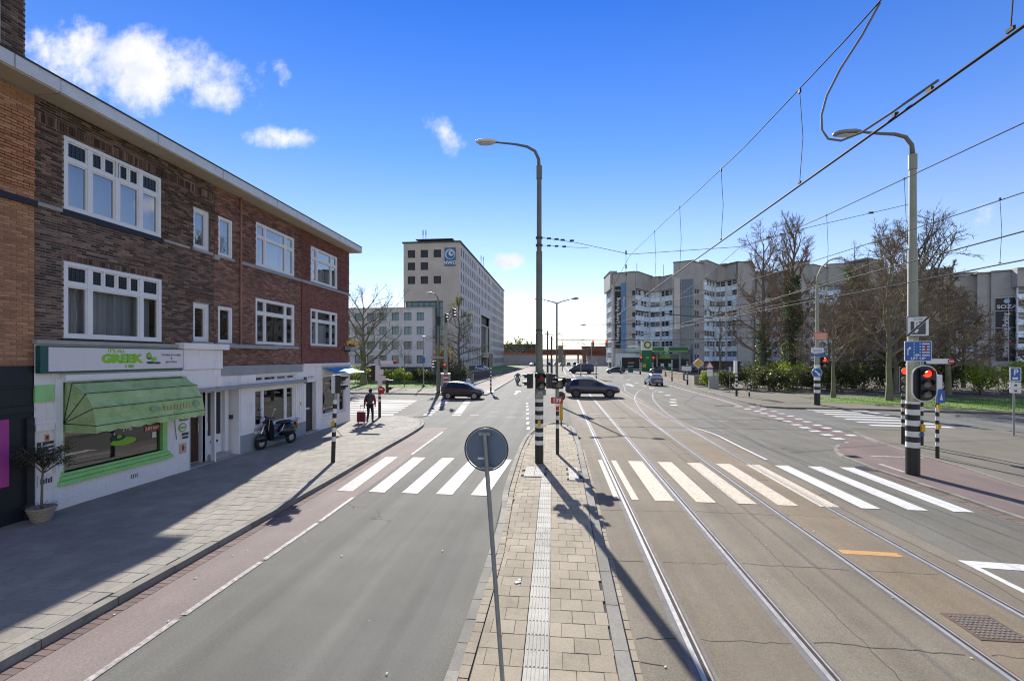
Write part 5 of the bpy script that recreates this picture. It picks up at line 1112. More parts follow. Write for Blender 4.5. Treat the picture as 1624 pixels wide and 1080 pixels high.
for o_, m_, w_ in ((.029, 'black', .05), (.0285, 'sign_white', .066)):
    d = Vector((1, 1.05)).normalized() * .385; q = Vector((-d.y, d.x)).normalized() * w_ / 2
    MB().add([at(a.x, a.y, o_, 4.53, cP) for a in (-d - q, d - q, d + q, -d + q)], ((0, 1, 2, 3),)).build('strike_bar', m_, p)
MB().add([at(a, b_, .031, 4.53, cP) for a, b_ in ((-.1, -.19), (-.03, -.19), (.02, -.1), (-.04, -.08))], ((0, 1, 2, 3),)).build('pictogram', 'letter_white', p)
cB = (x + .0, y - .19); p = plate(t, cB[0], cB[1], 3.79, n_, .68, .60, 'white_plastic', border=('sign_blue', .015))
text('lettering', 'LET OP', .10, 'letter_white', p, at(.0, -.22, .025, 3.79, cB), rr, (0, 0, 1), .001, sx=1.15, bold=.003)
for i in range(5):
    MB().add([at(a, b_, .025, 3.79, cB) for a, b_ in ((.10, .20 - i * .085), (.29, .20 - i * .085), (.29, .235 - i * .085), (.10, .235 - i * .085))], ((0, 1, 2, 3),)).build('pictogram', 'letter_white', p)
    for u in (-.1, .05): MB().add([at(a, b_, .025, 3.79, cB) for a, b_ in ((u - .012, .2 - i * .085), (u + .012, .2 - i * .085), (u + .012, .235 - i * .085), (u - .012, .235 - i * .085))], ((0, 1, 2, 3),)).build('pictogram', 'letter_white', p)
MB().add([at(a, b_, .028, 3.79, cB) for a, b_ in ((.195, -.1), (.23, .16), (.195, .19), (.16, .16))], ((0, 1, 2, 3),)).build('pictogram', 'sign_red', p)
MB().add([at(a, b_, .026, 3.79, cB) for a, b_ in ((-.27, -.12), (-.245, -.12), (-.245, .05), (-.22, .07), (-.22, .03), (-.17, .09), (-.22, .15), (-.22, .105), (-.255, .09), (-.27, .06))], ((0, 1, 2, 3, 4, 5, 6, 7, 8, 9),)).build('pictogram', 'letter_white', p)
MB().disc(at(-.045, -.115, .026, 3.79, cB), nn, .03, 12, .001).disc(at(.0, -.115, .026, 3.79, cB), nn, .03, 12, .001).build('pictogram', 'letter_white', p)
# ---- other poles by the right crossing
x, y = 13.95, 19.95
t = thing('signal_pole', 'banded signal pole with red light left of the right lamp post', 'traffic signal', (x, y, .085), 0, None, True); shaft(t, x, y, [(.085, 3.15, .065, .06)], 'galv'); bands(t, x, y, .066, .085, .8, 2.05, .155); signal(t, x - .02, y - .15, 2.7, (-.55, -1), 3, 0, .32); MB().obox((x + .05, y - .06, 1.5), (.14, .1, .26)).build('push_button', 'orange', t); MB().disc((x + .1, y - .1, 3.28), (0, -1, 0), .09, 16, .02).build('small_sign', 'sign_red', t)
x, y = 14.5, 19.75
t = thing('finger_post', 'slim blue banded finger post behind the right lamp post', 'road sign', (x, y, .085), 0, None, True); shaft(t, x, y, [(.085, 3.5, .05, .05)], 'galv'); bands(t, x, y, .051, .085, 1.1, 1.9, .18); plate(t, x + .55, y - .06, 3.45, (0, -1), .85, .2, 'white_plastic', 'finger_board'); MB().disc((x + 1.0, y - .09, 3.45), (0, -1, 0), .11, 16, .02).build('arrow_mark', 'sign_red', t); MB().box(x + .9, y - .118, 3.43, x + 1.08, y - .112, 3.47).build('arrow_shaft', 'sign_white', t)
x, y = 13.2, 17.3
t = thing('signal_pole', 'thin banded pole with yellow button and blue arrow sign', 'traffic signal', (x, y, .085), 0, None, True); shaft(t, x, y, [(.085, 2.5, .052, .05)], 'galv'); bands(t, x, y, .053, .085, .5, 2.0, .15); plate(t, x + .05, y - .08, 2.25, (0, -1), .24, .46, 'sign_blue'); MB().add([(x + .0, y - .103, 2.12), (x + .1, y - .103, 2.12), (x + .05, y - .103, 2.36)], ((0, 1, 2),)).build('arrow_mark', 'letter_white', t); plate(t, x + .06, y + .05, 2.75, (0, -1), .16, .5, 'white_plastic', 'back_cover', .08)
for z in (1.2, 1.88): MB().obox((x + .0, y - .06, z), (.1, .08, .15)).build('push_button', 'yellow', t)
x, y = 20.35, 22.54
def park(t, x, y):
    p = plate(t, x, y - .06, 2.85, (-.1, -1), .42, .62, 'white_plastic', border=('sign_blue', .03)); text('lettering', 'P', .36, 'letter_white', p, (x - .01, y - .10, 2.93), (1, -.1, 0), (0, 0, 1), .001, bold=.01)
    MB().box(x - .14, y - .092, 2.62, x + .14, y - .088, 2.72).build('pictogram', 'letter_white', p)
    for z, h in ((2.36, .27), (2.11, .2)):
        q = plate(t, x, y - .06, z, (-.1, -1), .42, h, 'white_plastic'); MB().obox((x, y - .09, z), (.1, .01, .08)).build('pictogram', 'letter_dark', q)
post_sign('parking_sign', 'blue parking sign with white subplates on a grey post at the right edge', x, y, 3.1, park, r=.038)
# ---- lamp post on the far right corner
x, y = 18.97, 35.5
t = thing('lamp_post', 'pale lamp post with orange plate and blue round sign before the trees', 'lamp post', (x, y, .11), 0, None, True)
shaft(t, x, y, [(.11, 4.4, .2, .17), (4.4, 9.0, .13, .09)], 'pole_light'); bands(t, x, y, .2, .11, 1.0, 3.1, .23); arm_lamp(t, [(x, y, 8.9), (x + .05, y, 9.6), (x + .3, y, 10.2), (x + .8, y, 10.7), (x + 1.1, y, 10.8)], [.08, .07, .06, .05, .04], (x + 1.35, y, 10.85), (1, 0, .12), .38, .8, 'pole_light')
plate(t, x + .12, y - .22, 5.15, (0, -1), .95, .55, 'orange'); 
for k in range(3): MB().box(x - .28, y - .247, 4.98 + k * .14, x + .5, y - .243, 5.03 + k * .14).build('stripe', 'sign_white', t)
plate(t, x - .1, y - .22, 4.12, (0, -1), .85, .36, 'sign_white'); plate(t, x + .0, y - .22, 3.78, (0, -1), .95, .14, 'sign_blue'); MB().box(x - .42, y - .247, 4.08, x + .2, y - .243, 4.14).build('stripe', 'sign_blue', t)
signal(t, x + .38, y - .15, 3.25, (.1, -1), 2, 0, .34); MB().disc((x - .15, y - .24, 2.5), (0, -1, 0), .36, 28, .02).build('round_sign', 'white_plastic', t); MB().disc((x - .15, y - .262, 2.5), (0, -1, 0), .33, 28, .004).build('sign_face', 'sign_blue', t); MB().add([(x - .35, y - .27, 2.62), (x - .28, y - .27, 2.7), (x + .02, y - .27, 2.4), (x + .06, y - .27, 2.5), (x + .06, y - .27, 2.28), (x - .14, y - .27, 2.28), (x - .05, y - .27, 2.34)], ((0, 1, 2, 3, 4, 5, 6),)).build('arrow_mark', 'letter_white', t)
# ---- far right kerb furniture
x, y = 16.06, 42.9
t = banded_post('banded signal pole with white back cover before the shrubs', x, y, 2.2, .09, .8, extra=lambda t, x, y: (signal(t, x + .18, y + .1, 2.75, (1, .3), 3, 9, .3), MB().box(x - .22, y - .15, 2.2, x + .02, y + .1, 3.3).build('back_cover', 'white_plastic', t)), name='signal_pole')
banded_post('short banded post right of the white backed signal', 17.0, 42.5, 1.7, .065, .5); post_sign('sign_post', 'bare grey sign post before the shrubs', 17.1, 47.4, 2.6, lambda t, x, y: plate(t, x, y, 2.4, (1, 0), .5, .5, 'galv'))
def dia(t, x, y):
    for s, m, o in ((.62, 'white_plastic', -.05), (.5, 'sign_yellow', -.068)): f = lambda q: (lambda u, v: (x + u, y + q, 2.9 + v)); MB().prism([(0, s), (-s, 0), (0, -s), (s, 0)], f(o), f(o - .015)).build('sign_plate', m, t)
post_sign('priority_sign', 'yellow diamond priority sign on a post by the low wall', 16.6, 56.0, 2.9, dia)
post_sign('warning_sign', 'red bordered warning triangle above a white plate', 16.4, 51.3, 2.9, lambda t, x, y: (tri(t, x, y, 2.7, 1.0, 'sign_red', 1, -.05, 'sign_white'), plate(t, x, y - .05, 1.95, (0, -1), .6, .75, 'white_plastic')))
banded_post('banded post with a white plate at the end of the low wall', 16.4, 59.8, 3.1, .1, .8, extra=lambda t, x, y: plate(t, x - .15, y - .14, 2.2, (0, -1), 1.2, .6, 'sign_white')); banded_post('banded post before the long low wall', 16.8, 69.3, 3.3, .1, .8)
def cabinet(label, x, y, w, d, h, m='galv'):
    t = thing('utility_cabinet', label, 'cabinet', (x, y, .1), 0, 'utility cabinets', True); MB().box(x, y, .1, x + w, y + d, .1 + h).build('body', m, t, False, .01); MB().box(x - .03, y - .03, .1 + h, x + w + .03, y + d + .03, .16 + h).build('lid', m, t); MB().box(x + w * .5 - .005, y - .006, .2, x + w * .5 + .005, y - .001, h).build('door_gap', 'black', t)
cabinet('grey utility cabinet behind the warning triangle', 16.9, 52.9, 1.0, .5, 1.5); cabinet('pale utility cabinet behind the small black car', -12.4, 47.2, .95, .5, 1.75); cabinet('grey utility cabinet on the path to the office', -12.4, 62, .7, .4, 1.2)
# mast arm with two red signals near the petrol station
x, y = 16.9, 96
t = thing('signal_mast', 'mast arm with two red signals reaching over the road by the station', 'traffic signal', (x, y, .1), 0, None, True); shaft(t, x, y, [(.1, 6.6, .16, .12)], 'pole_light'); bands(t, x, y, .165, .1, .8, 3.0, .25); MB().tube([(x, y, 6.2), (x - 13, y, 6.6)], .07, 8).build('arm', 'pole_light', t); signal(t, x - 9.6, y - .2, 6.4, (-.1, -1), 3, 0, .42); signal(t, x - 6.9, y - .2, 6.4, (-.1, -1), 3, 0, .42); signal(t, x + .1, y - .3, 3.2, (0, -1), 3, 0, .4); plate(t, x - 1.5, y - .2, 5.9, (0, -1), 2.2, .45, 'white_plastic', 'direction_board')
t = banded_post('banded signal pole with a red light before the station totem', 18.6, 92, 2.6, .14, .8, extra=lambda t, x, y: signal(t, x + .1, y - .25, 3.1, (0, -1), 3, 0, .38), name='signal_pole', hb=.24)
banded_post('banded post beside the blue bin near the station', 13.6, 101, 3.0, .12, .8, hb=.25)
for i, (x, y, h, l) in enumerate(((-1.55, 68.3, 7.6, 'dark tram pole left of the twin arm lamp'), (-1.2, 82, 7.4, 'second dark tram pole farther along the middle'), (1.2, 118, 7.5, 'far tram pole beyond the dark van'), (9.4, 130, 8.0, 'pale tram pole near the railway bridge'))):
    t = thing('tram_pole', l, 'pole', (x, y, .1), 0, 'tram poles', True); shaft(t, x, y, [(.1, h, .16, .11)], 'steel_dark' if i < 2 else 'galv'); MB().tube([(x, y, h - .5), (x + 3.4, y, h - .2)], .035, 6).build('arm', 'steel_dark', t)
t = thing('lamp_post', 'pale lamp post in front of the dark banner tower', 'lamp post', (14.2, 116, .1), 0, None, True); shaft(t, 14.2, 116, [(.1, 9.0, .15, .09)], 'pole_light'); arm_lamp(t, [(14.2, 116, 8.9), (13.9, 116, 9.7), (12.8, 116, 10.1)], [.08, .06, .05], (12.4, 116, 10.15), (-1, 0, .1), .4, .9, 'pole_light')
# ================================================================ vehicles
def lerp(a, b, t): return a + (b - a) * t
def car(name, label, cat, loc, rz, L, W, prof, paint_m, side_win, screens, wheels, wr=.31, rim='rim', group=None, extra=None, lights=True, back=True):
    """prof: stations (x, z_low, z_belt, z_top, half width at belt, half width at top), rear to front; built along +X"""
    t = thing(name, label, cat, loc, rz, group)
    rings = []
    for (x, zl, zb, zt, wb, wt_) in prof:
        h = [(wb * .86, zl), (wb * .97, zl + .06), (wb * 1.0, zl + (zb - zl) * .45), (wb * .985, zb - .06), (wb * .95, zb), (lerp(wb * .95, wt_, .5), lerp(zb, zt, .55)), (wt_, zt - .035), (wt_ * .82, zt - .004), (wt_ * .4, zt + .012), (0, zt + .016)]
        rings.append([(x, a, z) for a, z in h] + [(x, -a, z) for a, z in reversed(h[:-1])])
    b = MB(); n = len(rings[0])
    for r in rings: b.v += r
    for i in range(len(rings) - 1):
        for k in range(n): b.f.append((i * n + k, i * n + (k + 1) % n, (i + 1) * n + (k + 1) % n, (i + 1) * n + k))
    b.f.append(tuple(range(n))); b.f.append(tuple(reversed(range((len(rings) - 1) * n, len(rings) * n))))
    body = b.build('body', paint_m, t, True)
    m = body.modifiers.new('s', 'SUBSURF'); m.levels = 1; m.render_levels = 1
    def st(x):
        for p, q in zip(prof, prof[1:]):
            if p[0] <= x <= q[0]:
                f = (x - p[0]) / (q[0] - p[0]); return [lerp(p[i], q[i], f) for i in range(6)]
        return prof[0] if x < prof[0][0] else prof[-1]
    def ys(x, z):
        _, zl, zb, zt, wb, wt_ = st(x); f = max(0, min(1, (z - zb) / max(.05, zt - .035 - zb))); return lerp(wb * .965, wt_, f)
    for poly in side_win:
        for s in (1, -1):
            q = []
            for (x0, z0), (x1, z1) in zip(poly, poly[1:] + poly[:1]):
                for k in range(3): x, z = lerp(x0, x1, k / 3), lerp(z0, z1, k / 3); q.append((x, s * (ys(x, z) + .006), z))
            c = (sum(p[0] for p in q) / len(q), sum(p[1] for p in q) / len(q), sum(p[2] for p in q) / len(q)); w = MB().add(q + [c], [(i, (i + 1) % len(q), len(q)) if s < 0 else ((i + 1) % len(q), i, len(q)) for i in range(len(q))]); w.build('window', 'car_glass', t)
    for (xa, za, wa, xb, zb_, wb_) in screens: MB().quad((xa, wa, za), (xa, -wa, za), (xb, -wb_, zb_), (xb, wb_, zb_)).build('windscreen', 'car_glass', t)
    for wx in wheels:
        hw = st(wx)[4]
        for s in (1, -1):
            MB().disc((wx, s * (hw * .995), wr + .01), (0, s, 0), wr + .065, 24, .012).build('wheel_arch', 'black', t)
            w = MB().lathe([(wr * .66, .105), (wr * .93, .11), (wr, .085), (wr, -.085), (wr * .93, -.11), (wr * .66, -.105)], (wx, s * (hw - .075), wr), 24, 'y').build('tyre', 'tyre', t, True)
            rm = MB().disc((wx, s * (hw + .018), wr), (0, s, 0), wr * .67, 20, .012)
            rm.build('rim', rim, w); MB().disc((wx, s * (hw + .033), wr), (0, s, 0), wr * .17, 12, .008).build('hub', 'steel_dark', w)
            for k in range(5):
                a = k * 1.2566; MB().obox((wx + math.cos(a + .6) * wr * .4, s * (hw + .0335), wr + math.sin(a + .6) * wr * .4), (.05, .004, .05)).build('rim_hole', 'black', w)
    xr, xf = prof[0][0], prof[-1][0]; zb0, zbf = prof[1][2], prof[-2][2]; wr0 = prof[1][4]; wf0 = prof[-2][4]
    if lights:
        for s in (1, -1):
            MB().ball((xr + .07, s * wr0 * .84, zb0 - .10), (.07, .12, .14), 10, 6).build('tail_light', 'lamp_red', t, True); MB().ball((xf - .18, s * wf0 * .82, zbf - .10), (.16, .13, .075), 10, 6).build('headlight', 'lamp_clear', t, True)
            MB().ball((st(.45)[0], s * (st(.45)[4] + .09), st(.45)[2] + .04), (.07, .09, .065), 8, 6).build('mirror', paint_m, t, True)
        MB().obox((xr - .012, 0, .62), (.02, .5, .11)).build('number_plate', 'yellow', t); MB().obox((xf + .0, 0, .42), (.03, .5, .11)).build('number_plate', 'yellow', t)
        MB().obox((xf - .02, 0, .55), (.05, W * .5, .14)).build('grille', 'black', t); MB().obox((xr + .01, 0, .36), (.06, W * .8, .10)).build('bumper', 'black', t)
    if extra: extra(t, st)
    return t
hatch = [(-1.78, .35, .85, .92, .68, .5), (-1.72, .22, .93, 1.20, .78, .60), (-1.45, .2, .95, 1.44, .81, .60), (-.9, .2, .95, 1.49, .825, .60), (-.1, .2, .94, 1.48, .825, .60), (.35, .2, .93, 1.36, .825, .60), (1.0, .2, .91, .99, .815, .66), (1.5, .2, .82, .88, .78, .6), (1.74, .25, .70, .76, .68, .5), (1.8, .34, .56, .62, .55, .4)]
hw_side = [[(-1.35, .98), (-.92, .97), (-.92, 1.38), (-1.2, 1.37)], [(-.86, .97), (-.06, .96), (-.06, 1.4), (-.86, 1.39)], [(.0, .96), (.72, .955), (.36, 1.28), (.0, 1.4)]]
car('hatchback', 'small black hatchback turning in front of the office block', 'car', (-8.32, 39.3, 0), 0, 3.6, 1.65, hatch, 'car_black', hw_side, [(.42, 1.37, .55, .98, 1.035, .62), (-1.73, 1.02, .55, -1.52, 1.40, .5)], (-1.15, 1.15), .29, extra=lambda t, st: (MB().obox((-.95, -.66, 1.2), (.22, .01, .16)).build('sticker', 'white_plastic', t), MB().box(-1.0, -.845, .42, .9, -.835, .47).build('side_strip', 'steel_dark', t)))
suv = [(-2.42, .55, .95, 1.02, .72, .55), (-2.36, .38, 1.05, 1.22, .88, .66), (-2.0, .33, 1.08, 1.60, .94, .68), (-1.4, .3, 1.08, 1.70, .965, .69), (-.3, .3, 1.06, 1.70, .965, .69), (.25, .3, 1.05, 1.62, .965, .68), (1.05, .3, 1.02, 1.12, .96, .76), (1.9, .33, .98, 1.03, .93, .7), (2.3, .4, .86, .92, .85, .6), (2.42, .5, .72, .78, .7, .5)]
car('estate_car', 'dark blue grey SUV crossing the junction behind the 139 pole', 'car', (3.08, 42.1, 0), R(1), 4.85, 1.93, suv, 'car_navy', [[(-2.05, 1.14), (-1.28, 1.11), (-1.28, 1.58), (-1.75, 1.54)], [(-1.22, 1.11), (-.26, 1.09), (-.26, 1.6), (-1.22, 1.59)], [(-.2, 1.09), (.78, 1.07), (.2, 1.54), (-.2, 1.6)]], [(.32, 1.63, .6, 1.1, 1.15, .7), (-2.3, 1.2, .62, -2.02, 1.6, .58)], (-1.48, 1.5), .38, 'rim_dark', extra=lambda t, st: [MB().tube([(-2.0, s * .66, 1.66), (-1.4, s * .68, 1.77), (-.3, s * .68, 1.77), (.2, s * .66, 1.68)], .022, 6).build('roof_rail', 'chrome', t) for s in (1, -1)])
vanp = [(-2.75, .55, 1.3, 1.98, .92, .82), (-2.68, .4, 1.3, 2.2, .97, .86), (-2.3, .38, 1.3, 2.27, .98, .88), (.6, .38, 1.28, 2.25, .98, .88), (1.2, .38, 1.26, 2.12, .98, .85), (1.95, .38, 1.2, 1.3, .96, .78), (2.5, .4, 1.0, 1.08, .9, .7), (2.72, .5, .8, .86, .76, .55)]
car('delivery_van', 'dark blue delivery van with plain sides waiting left of the station', 'van', (5.2, 102.5, 0), R(172), 5.5, 1.96, vanp, 'car_van', [[(.55, 1.34), (1.75, 1.32), (1.2, 1.95), (.55, 2.0)]], [(1.25, 2.08, .75, 1.9, 1.34, .82)], (-1.7, 1.75), .36, 'rim_dark')
car('hatchback', 'dark grey hatchback passing the petrol station', 'car', (13.05, 105.5, 0), R(180), 4.2, 1.78, [(p[0] * 1.18, p[1], p[2], p[3], p[4] * 1.08, p[5] * 1.08) for p in hatch], 'car_grey', [[(a * 1.18, b_) for a, b_ in w] for w in hw_side], [(.5, 1.37, .6, 1.16, 1.035, .68), (-2.04, 1.02, .6, -1.8, 1.40, .55)], (-1.35, 1.35), .32)
car('hatchback', 'silver hatchback seen from behind driving away on the curved rails', 'car', (12.4, 60.9, 0), R(93), 3.7, 1.7, [(p[0], p[1], p[2], p[3], p[4] * 1.03, p[5] * 1.04) for p in hatch], 'car_silver', hw_side, [(.42, 1.37, .58, .98, 1.035, .64), (-1.755, .98, .58, -1.535, 1.40, .54)], (-1.15, 1.15), .3)
car('saloon_car', 'dark grey car coming towards the camera behind the motorcyclist', 'car', (-3.35, 84, 0), R(-88), 4.2, 1.8, [(p[0] * 1.15, p[1], p[2], p[3], p[4] * 1.1, p[5] * 1.08) for p in hatch], 'car_dark', [[(a * 1.15, b_) for a, b_ in w] for w in hw_side], [(.48, 1.39, .62, 1.15, 1.03, .68)], (-1.3, 1.3), .32)
for i, (x, y, rz, m, l) in enumerate(((-24, 112, 0, 'car_navy', 'dark car parked before the office block'), (-19.5, 116, 0, 'car_silver', 'pale car parked beside the office entrance'), (23, 108, 180, 'car_dark', 'dark car at the petrol pumps'), (30, 104, 180, 'car_grey', 'dark car parked right of the petrol pumps'), (36, 100, 180, 'car_navy', 'dark blue car parked behind the low garden wall'))):
    car('parked_car', l, 'car', (x, y, .11), R(rz), 3.9, 1.7, hatch, m, hw_side, [(.42, 1.37, .55, .98, 1.035, .62), (-1.73, 1.02, .55, -1.52, 1.40, .5)], (-1.15, 1.15), .3, group='parked cars in the distance')
for i in range(9):
    x = (-7 + i * 2.9) if i < 6 else -18 + i * 1.2; l = ['first', 'second', 'third', 'fourth', 'fifth', 'sixth', 'seventh', 'eighth', 'ninth'][i]
    car('far_car', f'{l} tiny car from the left under the railway bridge', 'car', (x, 190 + (i % 3) * 9, 0), R(90 if i % 2 else -90), 3.9, 1.7, hatch, ('car_silver', 'car_dark', 'car_grey')[i % 3], [], [(.42, 1.37, .55, .98, 1.035, .62), (-1.73, 1.02, .55, -1.52, 1.40, .5)], (-1.15, 1.15), .3, group='cars under the bridge', lights=False)
# ---- scooter parked by the house front
SCO = thing('motor_scooter', 'dark blue motor scooter parked on its stand by the white house front', 'scooter', (-11.0, 16.85, .12), R(-103)); SCO.scale = (1.14, 1.14, 1.14)
def wheel(t, x, z, r, y=0, m='rim'):
    w = MB().lathe([(r * .55, .05), (r * .85, .055), (r, .03), (r, -.03), (r * .85, -.055), (r * .55, -.05)], (x, y, z), 22, 'y').build('tyre', 'tyre', t, True); MB().disc((x, y - .03, z), (0, 1, 0), r * .56, 16, .06).build('rim', m, w)
wheel(SCO, .66, .22, .22); wheel(SCO, -.60, .22, .22)
MB().tube([(.66, -.06, .22), (.60, -.05, .55), (.50, 0, .85)], [.025, .03, .035], 8).build('fork', 'chrome', SCO, True)
b = MB()                                    # leg shield
for i in range(8):
    z0, z1 = .30 + i * .085, .30 + (i + 1) * .085
    def row(z): f = (z - .3) / .7; w = .12 + .12 * math.sin(min(1, f * 1.15) * math.pi * .62); x = .30 + .18 * f; return [(x - .05, -w, z), (x + .03, -w * .6, z), (x + .07, 0, z), (x + .03, w * .6, z), (x - .05, w, z)]
    r0, r1 = row(z0), row(z1); b.add(r0 + r1, [(k, k + 1, k + 6, k + 5) for k in range(4)])
b.build('leg_shield', 'scooter_blue', SCO, True)
MB().ball((.64, 0, .37), (.24, .09, .14), 12, 8).build('mudguard', 'scooter_blue', SCO, True); MB().obox((.05, 0, .27), (.55, .34, .06)).build('floorboard', 'scooter_blue', SCO, False, .02)
MB().ball((-.42, 0, .52), (.40, .20, .24), 14, 9).build('rear_body', 'scooter_blue', SCO, True); MB().ball((-.30, 0, .80), (.36, .15, .07), 12, 7).build('seat', 'black', SCO, True)
MB().ball((.48, 0, 1.0), (.10, .12, .09), 12, 7).build('headset', 'scooter_blue', SCO, True); MB().disc((.57, 0, 1.0), (1, 0, .1), .075, 16, .02).build('headlight', 'lamp_clear', SCO)
MB().tube([(.42, -.34, 1.04), (.46, -.15, 1.03), (.46, .15, 1.03), (.42, .34, 1.04)], .018, 8).build('handlebar', 'black', SCO, True)
for s in (-1, 1): MB().tube([(.45, s * .22, 1.04), (.42, s * .3, 1.28)], .007, 6).ball((.41, s * .32, 1.31), (.03, .07, .05), 8, 6).build('mirror', 'chrome', SCO)
MB().tube([(.52, .17, .62), (.50, .19, .95), (.44, .17, 1.0)], .008, 6).tube([(.3, .18, .4), (.0, .2, .55), (-.1, .21, .75)], .012, 6).build('trim', 'chrome', SCO); MB().tube([(-.35, -.18, .25), (-.75, -.2, .3)], .045, 10).build('exhaust', 'chrome', SCO, True); MB().obox((-.84, 0, .6), (.02, .18, .16), 0).build('number_plate', 'yellow', SCO); MB().ball((-.80, 0, .70), (.04, .08, .05), 8, 6).build('tail_light', 'lamp_red', SCO, True); MB().tube([(-.55, -.14, .83), (-.85, -.14, .86), (-.85, .14, .86), (-.55, .14, .83)], .012, 6).build('luggage_rack', 'chrome', SCO)
MB().disc((.26, -.20, .70), (-.3, -1, 0), .15, 20, .02).build('shield_panel', 'white_plastic', SCO); MB().tube([(.0, .1, .3), (.02, .16, .02)], .012, 6).build('stand', 'steel_dark', SCO)

# ================================================================ people
def skin_body(name, parent, verts, edges, radii, m, sub=1, root=0):
    me = bpy.data.meshes.new(name); me.from_pydata(verts, edges, []); o = bpy.data.objects.new(name, me); COL.objects.link(o)
    sk = o.modifiers.new('sk', 'SKIN'); sv = me.skin_vertices[0].data
    for i, r in enumerate(radii): sv[i].radius = (r, r) if not isinstance(r, tuple) else r
    for i in range(len(verts)): sv[i].use_root = i == root
    ss = o.modifiers.new('ss', 'SUBSURF'); ss.levels = sub; ss.render_levels = sub
    dg = bpy.context.evaluated_depsgraph_get(); ev = o.evaluated_get(dg); m2 = bpy.data.meshes.new_from_object(ev); bpy.data.objects.remove(o); bpy.data.meshes.remove(me)
    m2.name = name; m2.materials.clear(); m2.materials.append(M[m]); m2.polygons.foreach_set('use_smooth', [True] * len(m2.polygons)); return put(name, m2, parent)
def figure(label, loc, rz, J, top_m, leg_m, hair_m='hair', name='person', group=None, skin_m='skin', hat=None):
    """J: joint dictionary in local coords (x right, y forward); body one skinned mesh, clothing as its own skinned shells"""
    t = thing(name, label, 'person', loc, rz, group)
    K = ['pelvis', 'spine', 'chest', 'neck', 'hl', 'kl', 'al', 'tl', 'hr', 'kr', 'ar', 'tr', 'sl', 'el', 'wl', 'sr', 'er', 'wr']; V = [J[k] for k in K]; I = {k: i for i, k in enumerate(K)}
    Ed = [('pelvis', 'spine'), ('spine', 'chest'), ('chest', 'neck'), ('pelvis', 'hl'), ('hl', 'kl'), ('kl', 'al'), ('al', 'tl'), ('pelvis', 'hr'), ('hr', 'kr'), ('kr', 'ar'), ('ar', 'tr'), ('chest', 'sl'), ('sl', 'el'), ('el', 'wl'), ('chest', 'sr'), ('sr', 'er'), ('er', 'wr')]
    rad = dict(pelvis=.12, spine=.11, chest=.12, neck=.055, hl=.088, kl=.058, al=.042, tl=.04, hr=.088, kr=.058, ar=.042, tr=.04, sl=.06, el=.043, wl=.032, sr=.06, er=.043, wr=.032)
    body = skin_body('body', t, V, [(I[a], I[b_]) for a, b_ in Ed], [rad[k] for k in K], skin_m)
    tk = ['pelvis', 'hl', 'kl', 'al', 'hr', 'kr', 'ar']; ti = {k: i for i, k in enumerate(tk)}
    skin_body('trousers', t, [J[k] for k in tk], [(ti[a], ti[b_]) for a, b_ in (('pelvis', 'hl'), ('hl', 'kl'), ('kl', 'al'), ('pelvis', 'hr'), ('hr', 'kr'), ('kr', 'ar'))], [.135, .105, .075, .062, .105, .075, .062], leg_m)
    jk = ['chest', 'spine', 'pelvis', 'sl', 'el', 'wl', 'sr', 'er', 'wr', 'neck']; ji = {k: i for i, k in enumerate(jk)}; jv = [J[k] for k in jk]
    skin_body('jacket', t, jv, [(ji[a], ji[b_]) for a, b_ in (('chest', 'spine'), ('spine', 'pelvis'), ('chest', 'sl'), ('sl', 'el'), ('el', 'wl'), ('chest', 'sr'), ('sr', 'er'), ('er', 'wr'), ('chest', 'neck'))], [(.16, .15), (.15, .14), (.155, .15), .085, .064, .05, .085, .064, .05, .075], top_m)
    hx, hy, hz = J['head']; MB().ball((hx, hy, hz), (.078, .098, .118), 14, 10).ball((hx, hy + .10, hz - .015), (.016, .022, .026), 6, 5).ball((hx - .08, hy - .005, hz - .005), (.012, .02, .03), 6, 5).ball((hx + .08, hy - .005, hz - .005), (.012, .02, .03), 6, 5).build('head', skin_m, t, True)
    for s in (-1, 1): MB().ball((hx + s * .032, hy + .088, hz + .01), (.012, .01, .009), 6, 5).build('eye', 'hair', t, True)
    MB().obox((hx, hy + .092, hz - .05), (.045, .012, .01)).build('mouth', 'sign_red', t)
    MB().ball((hx, hy - .02, hz + .028), (.092, .108, .112), 14, 9).build('hair' if not hat else 'helmet', hat or hair_m, t, True)
    for s, k in (('l', -1), ('r', 1)):
        w = Vector(J['w' + s]); e = Vector(J['e' + s]); d = (w - e).normalized(); side = Vector((1, 0, 0)); fw = Vector((0, 1, 0)); h = MB()
        h.tube([w, w + d * .05, w + d * .09], [.028, .04, .036], 8)
        for q in range(4): o_ = fw * (-.03 + q * .02); ln_ = (.065, .078, .072, .055)[q]; h.tube([w + d * .085 + o_, w + d * (.085 + ln_ * .55) + o_ - side * k * .01, w + d * (.085 + ln_ * .85) + o_ - side * k * .03], [.010, .009, .007], 6)
        h.tube([w + d * .03 + fw * .03, w + d * .06 + fw * .06, w + d * .09 + fw * .065], [.012, .010, .008], 6); h.build('hand', skin_m, t, True)
        a = Vector(J['a' + s]); to = Vector(J['t' + s]); MB().tube([a + (a - to) * .5 + Vector((0, 0, -.045)), a + Vector((0, 0, -.035)), to + Vector((0, 0, -.005)), to + (to - a) * .35], [.035, .048, .043, .022], 8).build('shoe', 'shoe', t, True)
    return t
